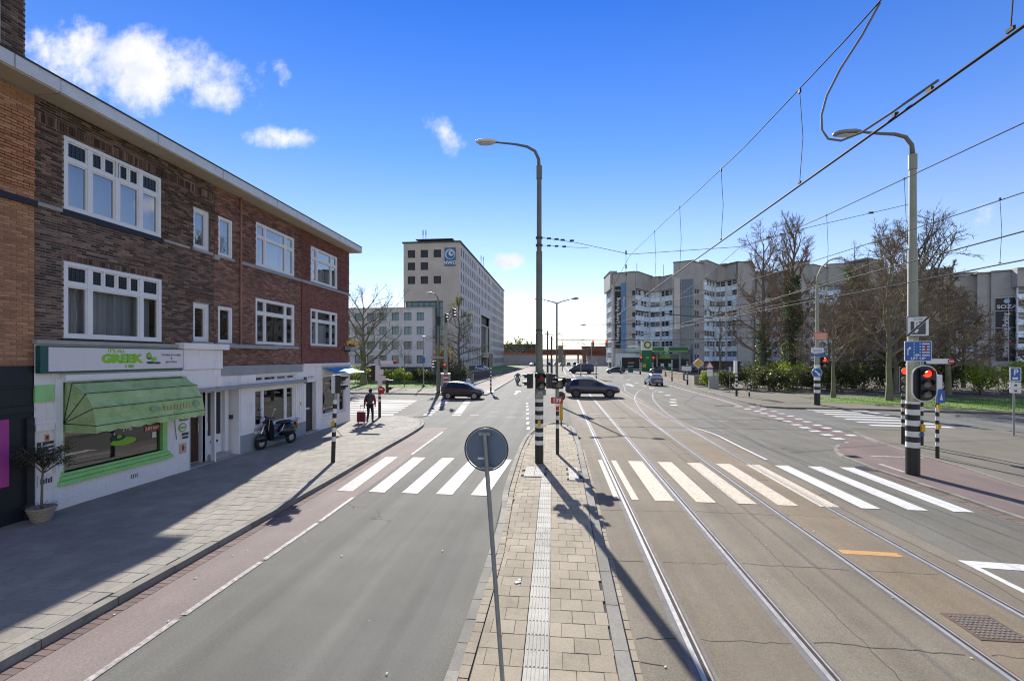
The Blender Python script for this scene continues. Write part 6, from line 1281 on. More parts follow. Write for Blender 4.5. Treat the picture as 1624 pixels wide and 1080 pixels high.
J = dict(pelvis=(0, 0, .95), spine=(0, .01, 1.15), chest=(0, .03, 1.36), neck=(0, .05, 1.52), head=(0, .07, 1.66), hl=(-.1, 0, .90), kl=(-.11, .05, .50), al=(-.11, -.12, .12), tl=(-.11, -.02, .055), hr=(.1, 0, .90), kr=(.1, .10, .51), ar=(.1, .10, .09), tr=(.1, .24, .04), sl=(-.20, .02, 1.42), el=(-.26, -.06, 1.15), wl=(-.25, -.12, .90), sr=(.20, .02, 1.42), er=(.27, .0, 1.15), wr=(.26, .06, .92))
P1 = figure('person in a dark red jacket with backpack walking away at the corner', (-10.05, 23.5, .12), R(2), J, 'jacket_red', 'trousers')
b = MB().ball((0, -.17, 1.25), (.17, .11, .26), 12, 9).ball((0, -.26, 1.16), (.12, .05, .13), 10, 7); b.build('backpack', 'backpack', P1, True)
for s in (-1, 1): MB().tube([(s * .11, -.12, 1.45), (s * .12, .03, 1.5), (s * .13, .14, 1.38), (s * .13, .1, 1.15), (s * .12, -.1, 1.05)], .02, 6).build('backpack_strap', 'backpack', P1, True)
MB().tube([(-.1, .02, 1.52), (0, -.06, 1.54), (.1, .02, 1.52), (0, .12, 1.5)], .03, 8).build('collar', 'plinth_grey', P1, True)
SU = thing('suitcase', 'dark red wheeled suitcase pulled by the walking person', 'suitcase', (-10.40, 23.18, .12), R(4))
MB().box(-.21, -.12, .07, .21, .12, .62).build('shell', 'suitcase_red', SU, False, .04)
for s in (-1, 1): MB().tube([(s * .1, .1, .6), (s * .09, .14, .92)], .009, 6).build('handle_rod', 'steel_dark', SU); MB().lathe([(.001, -.02), (.045, -.02), (.045, .02), (.001, .02)], (s * .16, 0, .045), 12, 'x').build('wheel', 'tyre', SU)
MB().tube([(-.11, .14, .92), (.11, .14, .92)], .014, 8).build('grip', 'black', SU); MB().box(-.16, -.135, .12, .16, -.118, .32).box(-.16, -.135, .36, .16, -.118, .56).build('pocket', 'suitcase_red', SU, False, .01)
# motorcyclist
MO = thing('motorcycle', 'dark motorcycle coming towards the camera in the left lane', 'motorcycle', (-5.3, 59.5, 0), R(-90))
wheel(MO, .72, .31, .31, m='rim_dark'); wheel(MO, -.70, .31, .31, m='rim_dark'); MB().tube([(.72, -.08, .31), (.5, -.09, .85)], .03, 8).tube([(.72, .08, .31), (.5, .09, .85)], .03, 8).build('fork', 'chrome', MO)
MB().ball((.1, 0, .82), (.36, .17, .16), 12, 8).build('fuel_tank', 'car_black', MO, True); MB().ball((.0, 0, .48), (.34, .19, .22), 12, 8).build('engine', 'steel_dark', MO, True); MB().ball((-.45, 0, .80), (.36, .15, .09), 12, 7).build('seat', 'leather', MO, True); MB().ball((.58, 0, .92), (.10, .14, .13), 12, 8).build('headlight', 'lamp_clear', MO, True); MB().tube([(.38, -.38, 1.05), (.48, -.12, 1.02), (.48, .12, 1.02), (.38, .38, 1.05)], .018, 8).build('handlebar', 'black', MO); MB().ball((.55, 0, 1.12), (.06, .17, .16), 10, 7).build('windshield', 'car_glass', MO, True); MB().tube([(-.1, -.2, .3), (-.9, -.22, .36)], .05, 8).build('exhaust', 'chrome', MO); MB().ball((-.75, .2, .62), (.22, .1, .18), 8, 6).ball((-.75, -.2, .62), (.22, .1, .18), 8, 6).build('pannier', 'black', MO, True); MB().obox((.83, 0, .58), (.18, .12, .05)).build('mudguard', 'car_black', MO)
J2 = dict(pelvis=(0, -.30, .95), spine=(0, -.24, 1.14), chest=(0, -.14, 1.34), neck=(0, -.08, 1.5), head=(0, -.05, 1.62), hl=(-.13, -.25, .92), kl=(-.24, .12, .78), al=(-.2, .02, .40), tl=(-.2, .12, .33), hr=(.13, -.25, .92), kr=(.24, .12, .78), ar=(.2, .02, .40), tr=(.2, .12, .33), sl=(-.21, -.12, 1.40), el=(-.36, .10, 1.2), wl=(-.36, .32, 1.07), sr=(.21, -.12, 1.40), er=(.36, .10, 1.2), wr=(.36, .32, 1.07))
figure('person in black leathers and helmet riding the motorcycle', (-5.3, 59.5, 0), R(180), J2, 'leather', 'trousers', hat='black_gloss')
J3 = dict(J); P3 = figure('person in a pale blue jacket standing behind the small black car', (-8.6, 43.2, 0), R(150), J3, 'pale_blue', 'trousers')
for i, (x, y, l) in enumerate(((14.6, 113, 'left of two dark clothed people walking by the station'), (15.6, 113, 'right of two dark clothed people walking by the station'))): figure('person in dark clothes, ' + l, (x, y, .1), R(90), J, 'leather', 'trousers', group='people by the station')
# ================================================================ far buildings
CP, SP = math.cos(math.atan(73 / 720)), math.sin(math.atan(73 / 720))
class Face:
    """a vertical wall plane from A to B with outward normal to the right of A->B seen from above reversed"""
    def __init__(s, A, B, flip=1):
        s.A = Vector((A[0], A[1], 0)); d = Vector((B[0] - A[0], B[1] - A[1], 0)); s.L = d.length; s.d = d.normalized(); s.n = Vector((s.d.y, -s.d.x, 0)) * flip
    def p(s, u, v, o=0): return tuple(s.A + s.d * u + s.n * o + Vector((0, 0, v)))
    def box(s, b, u0, u1, v0, v1, o0, o1):
        b.add([s.p(u0, v0, o0), s.p(u1, v0, o0), s.p(u1, v0, o1), s.p(u0, v0, o1), s.p(u0, v1, o0), s.p(u1, v1, o0), s.p(u1, v1, o1), s.p(u0, v1, o1)], ((0, 3, 2, 1), (4, 5, 6, 7), (0, 1, 5, 4), (1, 2, 6, 5), (2, 3, 7, 6), (3, 0, 4, 7))); return b
def holes_wall(F, parent, opens, z0, z1, m, depth=.35, name='wall', u0=0, u1=None, o=0):
    u1 = F.L if u1 is None else u1; us = sorted({u0, u1} | {v for q in opens for v in q[:2]}); vs_ = sorted({z0, z1} | {v for q in opens for v in q[2:]})
    H_ = {}
    def hole(a, c):
        if (a, c) not in H_: u, v = (us[a] + us[a + 1]) / 2, (vs_[c] + vs_[c + 1]) / 2; H_[a, c] = any(q[0] < u < q[1] and q[2] < v < q[3] for q in opens)
        return H_[a, c]
    b = MB(); nu, nv = len(us) - 1, len(vs_) - 1
    for i in range(nu):
        for j in range(nv):
            if hole(i, j): continue
            b.quad(F.p(us[i], vs_[j], o), F.p(us[i + 1], vs_[j], o), F.p(us[i + 1], vs_[j + 1], o), F.p(us[i], vs_[j + 1], o))
            for (di, dj, e0, e1) in ((-1, 0, (us[i], vs_[j]), (us[i], vs_[j + 1])), (1, 0, (us[i + 1], vs_[j + 1]), (us[i + 1], vs_[j])), (0, -1, (us[i + 1], vs_[j]), (us[i], vs_[j])), (0, 1, (us[i], vs_[j + 1]), (us[i + 1], vs_[j + 1]))):
                a, c = i + di, j + dj
                if 0 <= a < nu and 0 <= c < nv and hole(a, c): b.quad(F.p(*e0, o), F.p(*e1, o), F.p(*e1, o - depth), F.p(*e0, o - depth))
    return b.build(name, m, parent)
WM = {}
def win_obj(F, parent, u0, u1, v0, v1, depth, pane_m, bars=1, frame_m='nwo_dark', curtain_=None):
    """window in an opening: frame as the part, pane as its sub-part"""
    w, h = u1 - u0, v1 - v0; key = (round(w, 2), round(h, 2), pane_m, bars, frame_m)
    if key not in WM:
        f = .07; fb = MB().box(0, 0, 0, f, .06, h).box(w - f, 0, 0, w, .06, h).box(f, 0, 0, w - f, .06, f).box(f, 0, h - f, w - f, .06, h)
        for k in range(bars): x = w * (k + 1) / (bars + 1); fb.box(x - .035, 0, f, x + .035, .05, h - f)
        WM[key] = (fb.mesh('window', frame_m), MB().quad((f, .02, f), (f, .02, h - f), (w - f, .02, h - f), (w - f, .02, f)).mesh('pane', pane_m))
    o = put('window', WM[key][0], parent); off = OFF[parent.name]; p = F.p(u0, v0, -depth); o.location = (p[0] - off[0], p[1] - off[1], p[2] - off[2]); o.rotation_euler = (0, 0, math.atan2(F.d.y, F.d.x))
    if F.n.dot(Vector((F.d.y, -F.d.x, 0))) < 0: pass
    q = put('pane', WM[key][1], o); return o
# ---- pale stone office block with the blue logo
N = thing('office_block', 'tall pale stone office block with a blue logo panel', 'building', (-40, 115, 0), 0, None, True)
c0, c1, c2 = (-40.1, 115), (-25.2, 115), (-24.2, 202.3); ZT = 33.3
Ff = Face(c0, c1); Fs = Face(c1, c2)
op = []
for v, cols in ((29.5, (0, 1, 2)), (26.3, (0, 1)), (22.7, (0, 1, 2))):
    for k in cols: u = 1.1 + k * 3.45; op.append((u, u + 2.0, v, v + 2.0))
holes_wall(Ff, N, op, 18.2, ZT, 'nwo_stone'); holes_wall(Ff, N, [], 0, 18.2, 'nwo_stone', u0=10.5)
for q in op: win_obj(Ff, N, *q, .3, 'win_dark', 1)
# side with rows of windows and the portal
op = []; port = (31.0, 48.0, 0, 17.6)
for r in range(10):
    v = 1.4 + r * 3.18
    for k in range(30):
        u = 1.2 + k * 2.88
        if port[0] - 1.2 < u + .5 < port[1] + 1.0 and v < 17.6: continue
        if r == 9 and k % 9 == 8: continue
        op.append((u, u + (1.3 if k < 21 else 1.9), v, v + 2.05))
holes_wall(Fs, N, op + [port], 0, ZT, 'nwo_light')
for q in op: win_obj(Fs, N, *q, .10, 'win_dark', 0)
b = MB(); Fs.box(b, port[0], port[1], .0, 17.5, -14, -9); b.build('portal_wall', 'nwo_stone', N); b = MB(); Fs.box(b, port[0], port[1], 14.2, 14.6, -9, -.4); Fs.box(b, port[0] + 3, port[0] + 4, 0, 14.2, -3, -2); Fs.box(b, port[1] - 3, port[1] - 2, 0, 14.2, -1.5, -.4); b.build('portal_frame', 'nwo_light', N)
b = MB(); Fs.box(b, port[0] + 1, port[1] - .5, 3.6, 5.2, -6, 1.8); b.build('entrance_canopy', 'nwo_light', N)
# back shell and roof
MB().slab([(-40.05, 117.2), (-26.2, 117.2), (-25.3, 201.5), (-38, 202)], .5, ZT - .05).build('core', 'nwo_dark', N); MB().slab([(-40.4, 114.7), (-24.9, 114.7), (-23.9, 202.6), (-38.4, 203)], ZT, ZT + .35).build('roof', 'nwo_dark', N)
MB().slab([(-37, 119), (-28.5, 119), (-27.5, 160), (-35.5, 160)], ZT + .35, ZT + 1.6).build('roof_house', 'nwo_dark', N); MB().slab([(-37.8, 118), (-27.8, 118), (-26.8, 161), (-36, 161)], ZT + 1.6, ZT + 1.85).build('roof_house_top', 'nwo_dark', N)
for x, y, h in ((-36.4, 120, 3.4), (-35.6, 120, 3.4), (-25.6, 150, 3), (-25.2, 152, 3)): MB().tube([(x, y, ZT + .3), (x, y, ZT + 1.5 + h)], .09, 6).box(x - .12, y - .12, ZT + h, x + .12, y + .12, ZT + h + 1.2).build('antenna', 'galv', N)
b = MB(); Ff.box(b, .3, 8.6, 15.6, 18.2, -1.2, -1.0); b.build('glass_storey', 'win_teal', N); b = MB()
for k in range(6): Ff.box(b, .3 + k * 1.6, .42 + k * 1.6, 15.6, 18.2, -1.05, -.9)
Ff.box(b, .3, 8.6, 17.0, 17.1, -1.04, -.92); b.build('glass_storey_frame', 'nwo_dark', N); b = MB(); Ff.box(b, 0, 10.5, 18.2, 18.25, -2, 0); Ff.box(b, .05, .4, 15.6, 18.2, -.4, 0); b.build('overhang', 'nwo_stone', N)
b = MB(); Ff.box(b, 8.4, 10.48, 1, 18.2, -1.0, -.7); b.build('stair_glass', 'win_teal', N); b = MB(); Ff.box(b, 8.4, 8.55, 0, 18.2, -.75, -.5); Ff.box(b, 9.4, 9.5, 0, 18.2, -.7, -.6); 
for k in range(7): Ff.box(b, 8.55, 10.48, 2 + k * 2.4, 2.1 + k * 2.4, -.7, -.62)
b.build('stair_glass_frame', 'nwo_dark', N)
# logo panel
b = MB(); Ff.box(b, 10.95, 13.85, 27.2, 31.9, .02, .14); b.build('logo_panel', 'logo_blue', N)
MB().disc(Ff.p(12.4, 30.2, .15), (0, -1, 0), 1.38, 32, .05).build('logo_ring', 'logo_pale', N); MB().disc(Ff.p(12.5, 30.1, .21), (0, -1, 0), 1.05, 28, .02).build('logo_ring', 'logo_blue', N); MB().disc(Ff.p(12.7, 30.4, .24), (0, -1, 0), .66, 24, .02).build('logo_ring', 'letter_white', N); MB().disc(Ff.p(12.85, 30.5, .27), (0, -1, 0), .34, 20, .02).build('logo_ring', 'logo_blue', N)
text('lettering', 'NWO', 1.3, 'letter_white', N, Ff.p(12.4, 28.0, .16), (1, 0, 0), (0, 0, 1), .02, bold=.03)
b = MB(); Fs.box(b, 0, 34, 0, 1.2, .02, .3); b.build('plinth', 'nwo_dark', N)
# low wing
Fw = Face((-60.0, 112.5), (-31.9, 112.5)); op = []
for r, v in enumerate((13.0, 9.4, 5.7, 2.1)):
    for k in range(8): u = 28.1 - 3.9 - k * 3.28; op.append((u, u + 1.95, v, v + 2.05, r, k))
holes_wall(Fw, N, [q[:4] for q in op], 1.2, 16.1, 'nwo_light')
for q in op: win_obj(Fw, N, *q[:4], .3, 'win_teal' if q[4] < 2 and q[5] < 4 else 'win_blue' if (q[4] + q[5]) % 3 else 'curtain_far', 1)
b = MB(); Fw.box(b, 0, 28.1, 0, 1.2, -.6, -.3); b.build('plinth', 'nwo_dark', N); MB().box(-60, 112.9, .5, -31.95, 130, 16.05).build('wing_core', 'nwo_dark', N); b = MB(); Fw.box(b, -.2, 28.25, 16.1, 16.35, -14, .12); b.build('wing_roof', 'nwo_stone', N); b = MB(); Fw.box(b, 28.1, 28.3, 0, 16.1, -8, 0); b.build('wing_side', 'nwo_light', N)

# ---- brown concrete complex on the right
def cw(px, zc): xc = (px - 812) / 720 * zc; return (xc * CP - zc * SP, xc * SP + zc * CP)
def zz(py, zc): return 3.6 + (567 - py) / 720 * zc
SZ = thing('office_complex', 'long brown concrete complex with curved icy glass bays', 'building', (26, 140, 0), 0, None, True)
def glass_bay(A, B, z0, ztop, parapet, single=True, fl=3.25):
    F = Face(A, B); n = max(2, round(F.L / 2.1)); step = F.L / n; z = z0; k = 0; fl = (ztop - z0) / max(1, round((ztop - z0) / 3.1))
    while z + fl <= ztop + .3:
        b = MB(); F.box(b, 0, F.L, z, z + 1.35, -.3, 0); b.build('spandrel', 'panel_ice', SZ)
        b = MB(); F.box(b, 0, F.L, z + 1.35, z + 1.52, -.02, .08); F.box(b, 0, F.L, z + fl - .14, z + fl, -.02, .08); F.box(b, 0, F.L, z + 2.2, z + 2.3, -.2, .02); b.build('transom', 'mullion', SZ)
        for i in range(n):
            r = random.random(); m = 'win_dark' if r < .42 else 'win_blue' if r < .72 else 'curtain_far' if r < .85 else 'panel_ice'
            u0, u1 = i * step + .05, (i + 1) * step - .05
            MB().quad(F.p(u0, z + 1.52, -.22), F.p(u1, z + 1.52, -.22), F.p(u1, z + fl - .1, -.22), F.p(u0, z + fl - .1, -.22)).build('window', m, SZ)
        z += fl; k += 1
    b = MB()
    for i in range(n + 1): w = .34 if i in (0, n) else .13; F.box(b, min(max(i * step - w / 2, 0), F.L - w), min(max(i * step + w / 2, w), F.L), z0, z, -.2, .1)
    b.build('mullion', 'mullion', SZ)
    b = MB(); F.box(b, -.3, F.L + .3, z + .02, parapet, -1.2, .9); b.build('parapet', 'concrete_brown', SZ); b = MB(); F.box(b, -.3, F.L + .3, parapet, parapet + .25, -1.3, 1.05); b.build('coping', 'concrete_dark', SZ)
def conc(A, B, ztop, m='concrete_brown', out=.0, wins=None, z0=0):
    F = Face(A, B); op = []
    if wins:
        for u in wins:
            z = 3.0
            while z < ztop - 6: op.append((u, u + .9, z, z + 1.4)); z += 3.25
    holes_wall(F, SZ, op, z0, ztop, m, .4, o=out)
    for q in op: MB().quad(F.p(q[0], q[2], out - .38), F.p(q[1], q[2], out - .38), F.p(q[1], q[3], out - .38), F.p(q[0], q[3], out - .38)).build('window', 'win_dark', SZ)
    b = MB(); F.box(b, -.1, F.L + .1, ztop, ztop + .3, -6, out + .15); b.build('coping', 'concrete_dark', SZ)
    for k in range(1, 4): b = MB(); F.box(b, 0, F.L, ztop * k / 4, ztop * k / 4 + .08, out - .01, out + .03); b.build('joint_band', 'concrete_dark', SZ)
    return F
pts = [(962, 152), (972, 141), (1005, 137.5), (1030, 146), (1068, 139)]
glass_bay(cw(962, 153), cw(972, 142), 2, 25, zz(437, 148))
F1 = conc(cw(972, 141), cw(1007, 137.5), zz(433, 139), 'concrete_brown', 0, [6.0])
MB().quad(F1.p(-.2, 2, .35), F1.p(.25, 2, .35), F1.p(.25, 27, .35), F1.p(-.2, 27, .35)) ; b = MB(); F1.box(b, -.3, .35, 0, 26, 0, .5); b.build('pilaster', 'concrete_pale', SZ)
b = MB(); F1.box(b, .7, 2.5, 6.5, 25.5, .05, .2); b.build('banner', 'banner_black', SZ); b = MB(); F1.box(b, 2.8, 4.0, 6.5, 26.5, .05, .2); b.build('banner', 'banner_blue', SZ)
text('lettering', 'Working Living Parking', 1.65, 'letter_white', SZ, F1.p(1.6, 15.2, .23), (0, 0, 1), -F1.d, .01, sx=.88, bold=.02); text('lettering', 'Co-living', 1.2, 'letter_white', SZ, F1.p(3.4, 20, .23), (0, 0, 1), -F1.d, .01)
text('lettering', 'SOZA', .7, 'letter_white', SZ, F1.p(1.6, 24.2, .23), F1.d, (0, 0, 1), .01)
glass_bay(cw(1007, 138), cw(1030, 146), 2.5, 24.5, zz(436, 142)); glass_bay(cw(1030, 146), cw(1048, 144), 2.5, 24.5, zz(440, 144)); glass_bay(cw(1048, 144), cw(1068, 139), 2.5, 24.5, zz(438, 140))
F2 = conc(cw(1068, 137), cw(1100, 134), zz(415, 135), 'concrete_brown', 0)
b = MB(); F2.box(b, .3, 2.0, 12, 27.5, .02, .3); b.build('pilaster', 'concrete_pale', SZ); b = MB(); F2.box(b, 2.3, 5.6, 2, 26.8, .02, .3); b.build('stair_glass', 'win_blue', SZ); b = MB()
for u in (2.3, 3.1, 3.9, 4.7, 5.5): F2.box(b, u, u + .12, 2, 26.8, .28, .42)
for z in range(2, 27, 3): F2.box(b, 2.3, 5.6, z, z + .1, .28, .36)
b.build('stair_glass_frame', 'galv', SZ)
conc(cw(1100, 134), cw(1116, 137), zz(418, 136), 'concrete_brown', 0, [.6, 1.9])
glass_bay(cw(1116, 137.5), cw(1134, 144), 2.5, 27.5, zz(417, 140)); glass_bay(cw(1134, 144), cw(1152, 142), 2.5, 27.5, zz(421, 143)); glass_bay(cw(1152, 142), cw(1170, 137.5), 2.5, 27.5, zz(419, 139))
conc(cw(1170, 136), cw(1192, 138), zz(417, 137)); conc(cw(1192, 138), cw(1198, 149), zz(417, 140))
glass_bay(cw(1198, 148), cw(1225, 150), 2.5, 25, zz(433, 149)); glass_bay(cw(1225, 150), cw(1250, 143), 2.5, 25, zz(433, 146))
conc(cw(1250, 138), cw(1284, 136), zz(416, 137), wins=[1.0, 4.5]); glass_bay(cw(1284, 136), cw(1310, 142), 2.5, 26, zz(424, 139)); glass_bay(cw(1310, 142), cw(1345, 140), 2.5, 26, zz(420, 141)); glass_bay(cw(1345, 140), cw(1378, 134), 2.5, 26, zz(414, 137))
conc(cw(1378, 132), cw(1402, 134), zz(413, 133)); glass_bay(cw(1402, 140), cw(1430, 139), 2.5, 24.5, zz(438, 139)); glass_bay(cw(1430, 139), cw(1458, 134), 2.5, 24.5, zz(438, 136))
conc(cw(1458, 130), cw(1512, 127), zz(428, 128)); F3 = conc(cw(1512, 128.5), cw(1550, 126), zz(434, 127)); glass_bay(cw(1516, 128), cw(1545, 126.2), 2, 19, 20.5)
conc(cw(1550, 124), cw(1572, 123), zz(433, 123)); F4 = conc(cw(1572, 122.5), cw(1612, 120), zz(430, 121))
b = MB(); F4.box(b, .6, 5.2, 2.5, 19.6, .05, .2); b.build('banner', 'banner_black', SZ); b = MB()
for u in (.6, 3.2, 5.1): F4.box(b, u, u + .1, 2.5, 19.6, .2, .24)
for z in (2.5, 7, 11.5, 16, 19.5): F4.box(b, .6, 5.2, z, z + .1, .2, .24)
b.build('banner_grid', 'letter_white', SZ); text('lettering', 'SOZA', 1.35, 'letter_white', SZ, F4.p(2.9, 17.1, .26), F4.d, (0, 0, 1), .01, sx=1.1, bold=.03); MB().disc(F4.p(2.9, 18.6, .26), F4.n, .6, 20, .03).build('emblem', 'logo_pale', SZ); text('lettering', 'Working Living Parking', 1.6, 'letter_white', SZ, F4.p(2.7, 9.6, .26), (0, 0, 1), -F4.d, .01, sx=.78, bold=.02)
glass_bay(cw(1612, 119), cw(1660, 117), 2.5, 22, zz(426, 118)); conc(cw(1660, 117), cw(1760, 112), zz(420, 114))
fr_ = [cw(*p) for p in ((964, 153.5), (973, 143), (1006, 139.5), (1030, 147.5), (1066, 141), (1070, 138.5), (1100, 135.5), (1134, 145.5), (1168, 139.5), (1192, 139.5), (1200, 150.5), (1225, 151.5), (1250, 145), (1284, 138), (1312, 143.5), (1378, 136), (1402, 141.5), (1456, 136), (1512, 130), (1550, 127.5), (1612, 122), (1760, 114))]
MB().slab(fr_ + [cw(1760, 150), cw(1400, 175), cw(1100, 180), cw(975, 172)], .2, 24).build('core', 'concrete_dark', SZ)
for x, z in ((1010, 430), (1052, 432)): q = cw(x, 145); MB().tube([(q[0], q[1], 26), (q[0], q[1], zz(z - 12, 145))], .08, 6).build('antenna', 'galv', SZ)

# ---- petrol station
BP = thing('petrol_station', 'petrol station with a green canopy in front of the concrete complex', 'building', (25, 118, 0), 0, None, True)
a, b0, c = cw(1091, 113), cw(1034, 117), cw(993, 137); d = (a[0] + c[0] - b0[0], a[1] + c[1] - b0[1])
MB().slab([a, b0, c, d], 5.0, 6.3).build('canopy', 'white_plastic', BP)
Fc = Face(b0, a); b = MB(); Fc.box(b, 0, Fc.L, 5.05, 6.25, .01, .14); b.build('fascia', 'bp_green', BP); b = MB(); Fc.box(b, 0, Fc.L, 5.0, 5.3, .141, .17); b.build('fascia_stripe', 'bp_light', BP); MB().disc(Fc.p(3.6, 5.7, .16), Fc.n, .55, 24, .05).build('logo', 'letter_white', BP); MB().disc(Fc.p(3.6, 5.7, .22), Fc.n, .36, 24, .03).build('logo', 'bp_light', BP); MB().disc(Fc.p(3.6, 5.7, .26), Fc.n, .15, 12, .03).build('logo', 'letter_white', BP)
Fc2 = Face(c, b0); b = MB(); Fc2.box(b, 0, Fc2.L, 5.05, 6.25, .01, .12); b.build('fascia', 'green_pale', BP); b = MB(); Fc2.box(b, 0, Fc2.L, 5.5, 6.2, .121, .16); b.build('fascia_stripe', 'white_plastic', BP)
for px, zc in ((1078, 116), (1042, 120), (1012, 132)): q = cw(px, zc); MB().box(q[0] - .2, q[1] - .2, .1, q[0] + .2, q[1] + .2, 5.0).build('column', 'galv', BP)
for px, zc in ((1050, 117), (1062, 119)): q = cw(px, zc); MB().box(q[0] - .5, q[1] - .3, .1, q[0] + .5, q[1] + .3, 2.2).build('fuel_pump', 'bp_green', BP); MB().box(q[0] - .35, q[1] - .32, 1.2, q[0] + .35, q[1] - .301, 2.0).build('pump_screen', 'white_plastic', BP)
q0, q1 = cw(1034, 130), cw(1095, 128); Fk = Face(q0, q1); b = MB(); Fk.box(b, 0, Fk.L, .1, 4.6, -5, 0); b.build('kiosk', 'concrete_dark', BP); b = MB(); Fk.box(b, .5, Fk.L - .5, .6, 3.2, .02, .06); b.build('kiosk_glass', 'win_dark', BP); b = MB(); Fk.box(b, 2, 5, 3.3, 4.5, .02, .1); b.build('kiosk_sign', 'bp_light', BP)
q0, q1 = cw(974, 134), cw(1018, 128); Fk = Face(q0, q1); b = MB(); Fk.box(b, 0, Fk.L, .1, 4.8, -4, 0); b.build('shop', 'white_plastic', BP); b = MB(); Fk.box(b, 2.6, Fk.L - .3, .4, 3.6, .02, .06); b.build('shop_glass', 'win_dark', BP); b = MB(); Fk.box(b, 4.5, 6.5, 1.8, 2.3, .07, .1); b.build('poster', 'orange', BP)
TO = thing('price_totem', 'green petrol price totem with a yellow flower logo', 'sign', (*cw(1025.5, 113), .1), 0, None, True); q = cw(1025.5, 113)
MB().box(q[0] - 1.25, q[1] - .2, .1, q[0] + 1.25, q[1] + .2, 5.4).build('body', 'bp_green', TO); MB().box(q[0] - 1.35, q[1] - .25, 5.4, q[0] + 1.35, q[1] + .25, 8.2).build('top_panel', 'white_plastic', TO)
for k in range(12): an = k * math.pi / 6; MB().disc((q[0] + .2 + .62 * math.cos(an), q[1] - .262, 6.75 + .62 * math.sin(an)), (0, -1, 0), .36, 10, .02).build('petal', 'bp_light', TO)
MB().disc((q[0] + .2, q[1] - .285, 6.75), (0, -1, 0), .66, 20, .02).build('petal', 'bp_yellow', TO); MB().disc((q[0] + .2, q[1] - .31, 6.75), (0, -1, 0), .34, 16, .02).build('petal', 'letter_white', TO)
text('lettering', 'bp', .7, 'bp_green', TO, (q[0] - .9, q[1] - .26, 7.7), (1, 0, 0), (0, 0, 1), .005)
MB().box(q[0] - .2, q[1] - .23, 3.3, q[0] + .6, q[1] - .201, 3.8).build('price_display', 'bp_light', TO); MB().box(q[0] - 1.0, q[1] - .23, 1.2, q[0] - .2, q[1] - .201, 2.0).build('poster', 'yellow', TO)
q = cw(1000, 105); t = thing('waste_bin', 'blue rubbish container beside the petrol station', 'bin', (q[0], q[1], .1), 0, None, True); MB().box(q[0] - .55, q[1] - .4, .15, q[0] + .55, q[1] + .4, 1.5).build('body', 'teal', t, False, .03); MB().box(q[0] - .6, q[1] - .45, 1.5, q[0] + .6, q[1] + .45, 1.65).build('lid', 'awning_blue', t)
# ---- low walls
def low_wall(label, A, B, h, m, name='garden_wall', th=.3, cap='stone_sill'):
    t = thing(name, label, 'wall', (A[0], A[1], .1), 0, None, True); F = Face(A, B); b = MB(); F.box(b, 0, F.L, .05, .1 + h, -th, 0); b.build('wall', m, t); b = MB(); F.box(b, -.03, F.L + .03, .1 + h, .17 + h, -th - .04, .04); b.build('coping', cap, t)
    for k in range(1, max(2, int(F.L / 2.5))): b = MB(); F.box(b, k * 2.5, k * 2.5 + .02, .1, .1 + h, .001, .006); b.build('wall_joint', 'joint', t)
low_wall('long tan garden wall beside the station entrance', cw(1050, 88), cw(1083, 70), .98, 'garden_wall'); low_wall('short tan garden wall left of the grey cabinet', cw(1101, 58), cw(1117, 57), 1.15, 'garden_wall')
low_wall('dark brick low wall in front of the office block', (-14.4, 64), (-12.8, 86), 1.15, 'brick_wall_dark', th=.4); low_wall('dark low wall at the foot of the office wing', (-40, 70), (-14.6, 67), .9, 'brick_wall_dark', th=.4)
# ---- railway bridge and the far end of the road
BG = thing('railway_bridge', 'low rust red railway bridge across the far end of the road', 'bridge', (0, 205, 0), 0, None, True)
MB().box(-14, 203, 4.6, 34, 209, 6.3).build('girder', 'bridge_red', BG); MB().box(-14, 202.6, 6.3, 34, 202.9, 7.2).build('parapet', 'bridge_red', BG)
MB().box(-26, 202, 0, -9, 210, 4.9).build('abutment', 'far_wall', BG); MB().box(13, 203.5, 0, 34, 210, 4.6).build('abutment', 'far_wall', BG); MB().box(-26.2, 201.8, 4.9, -9, 210, 5.6).build('edge_beam', 'orange', BG)
for x in (-3, 3, 9): MB().box(x - .4, 204, 0, x + .4, 208, 4.6).build('pier', 'far_wall', BG)
FH = [('far_building', 'low brown brick building beyond the railway bridge', 12, 225, 26, 12, 8.8, 'far_brick'), ('far_building', 'grey flat building beyond the bridge on the left', -30, 240, 20, 14, 10.5, 'nwo_dark'), ('far_building', 'pale low building right of the bridge', 24, 190, 10, 10, 4.5, 'far_wall')]
for nm, l, x, y, w, d_, h, m in FH:
    t = thing(nm, l, 'building', (x, y, 0), 0, 'buildings at the far end of the road', True); MB().box(x, y, 0, x + w, y + d_, h).build('wall', m, t); MB().box(x - .3, y - .3, h, x + w + .3, y + d_ + .3, h + .3).build('roof', 'roofing', t)
    for k in range(int(w / 3)): MB().box(x + .6 + k * 3, y - .05, h * .5, x + 2.4 + k * 3, y - .001, h * .78).build('window', 'win_blue', t)
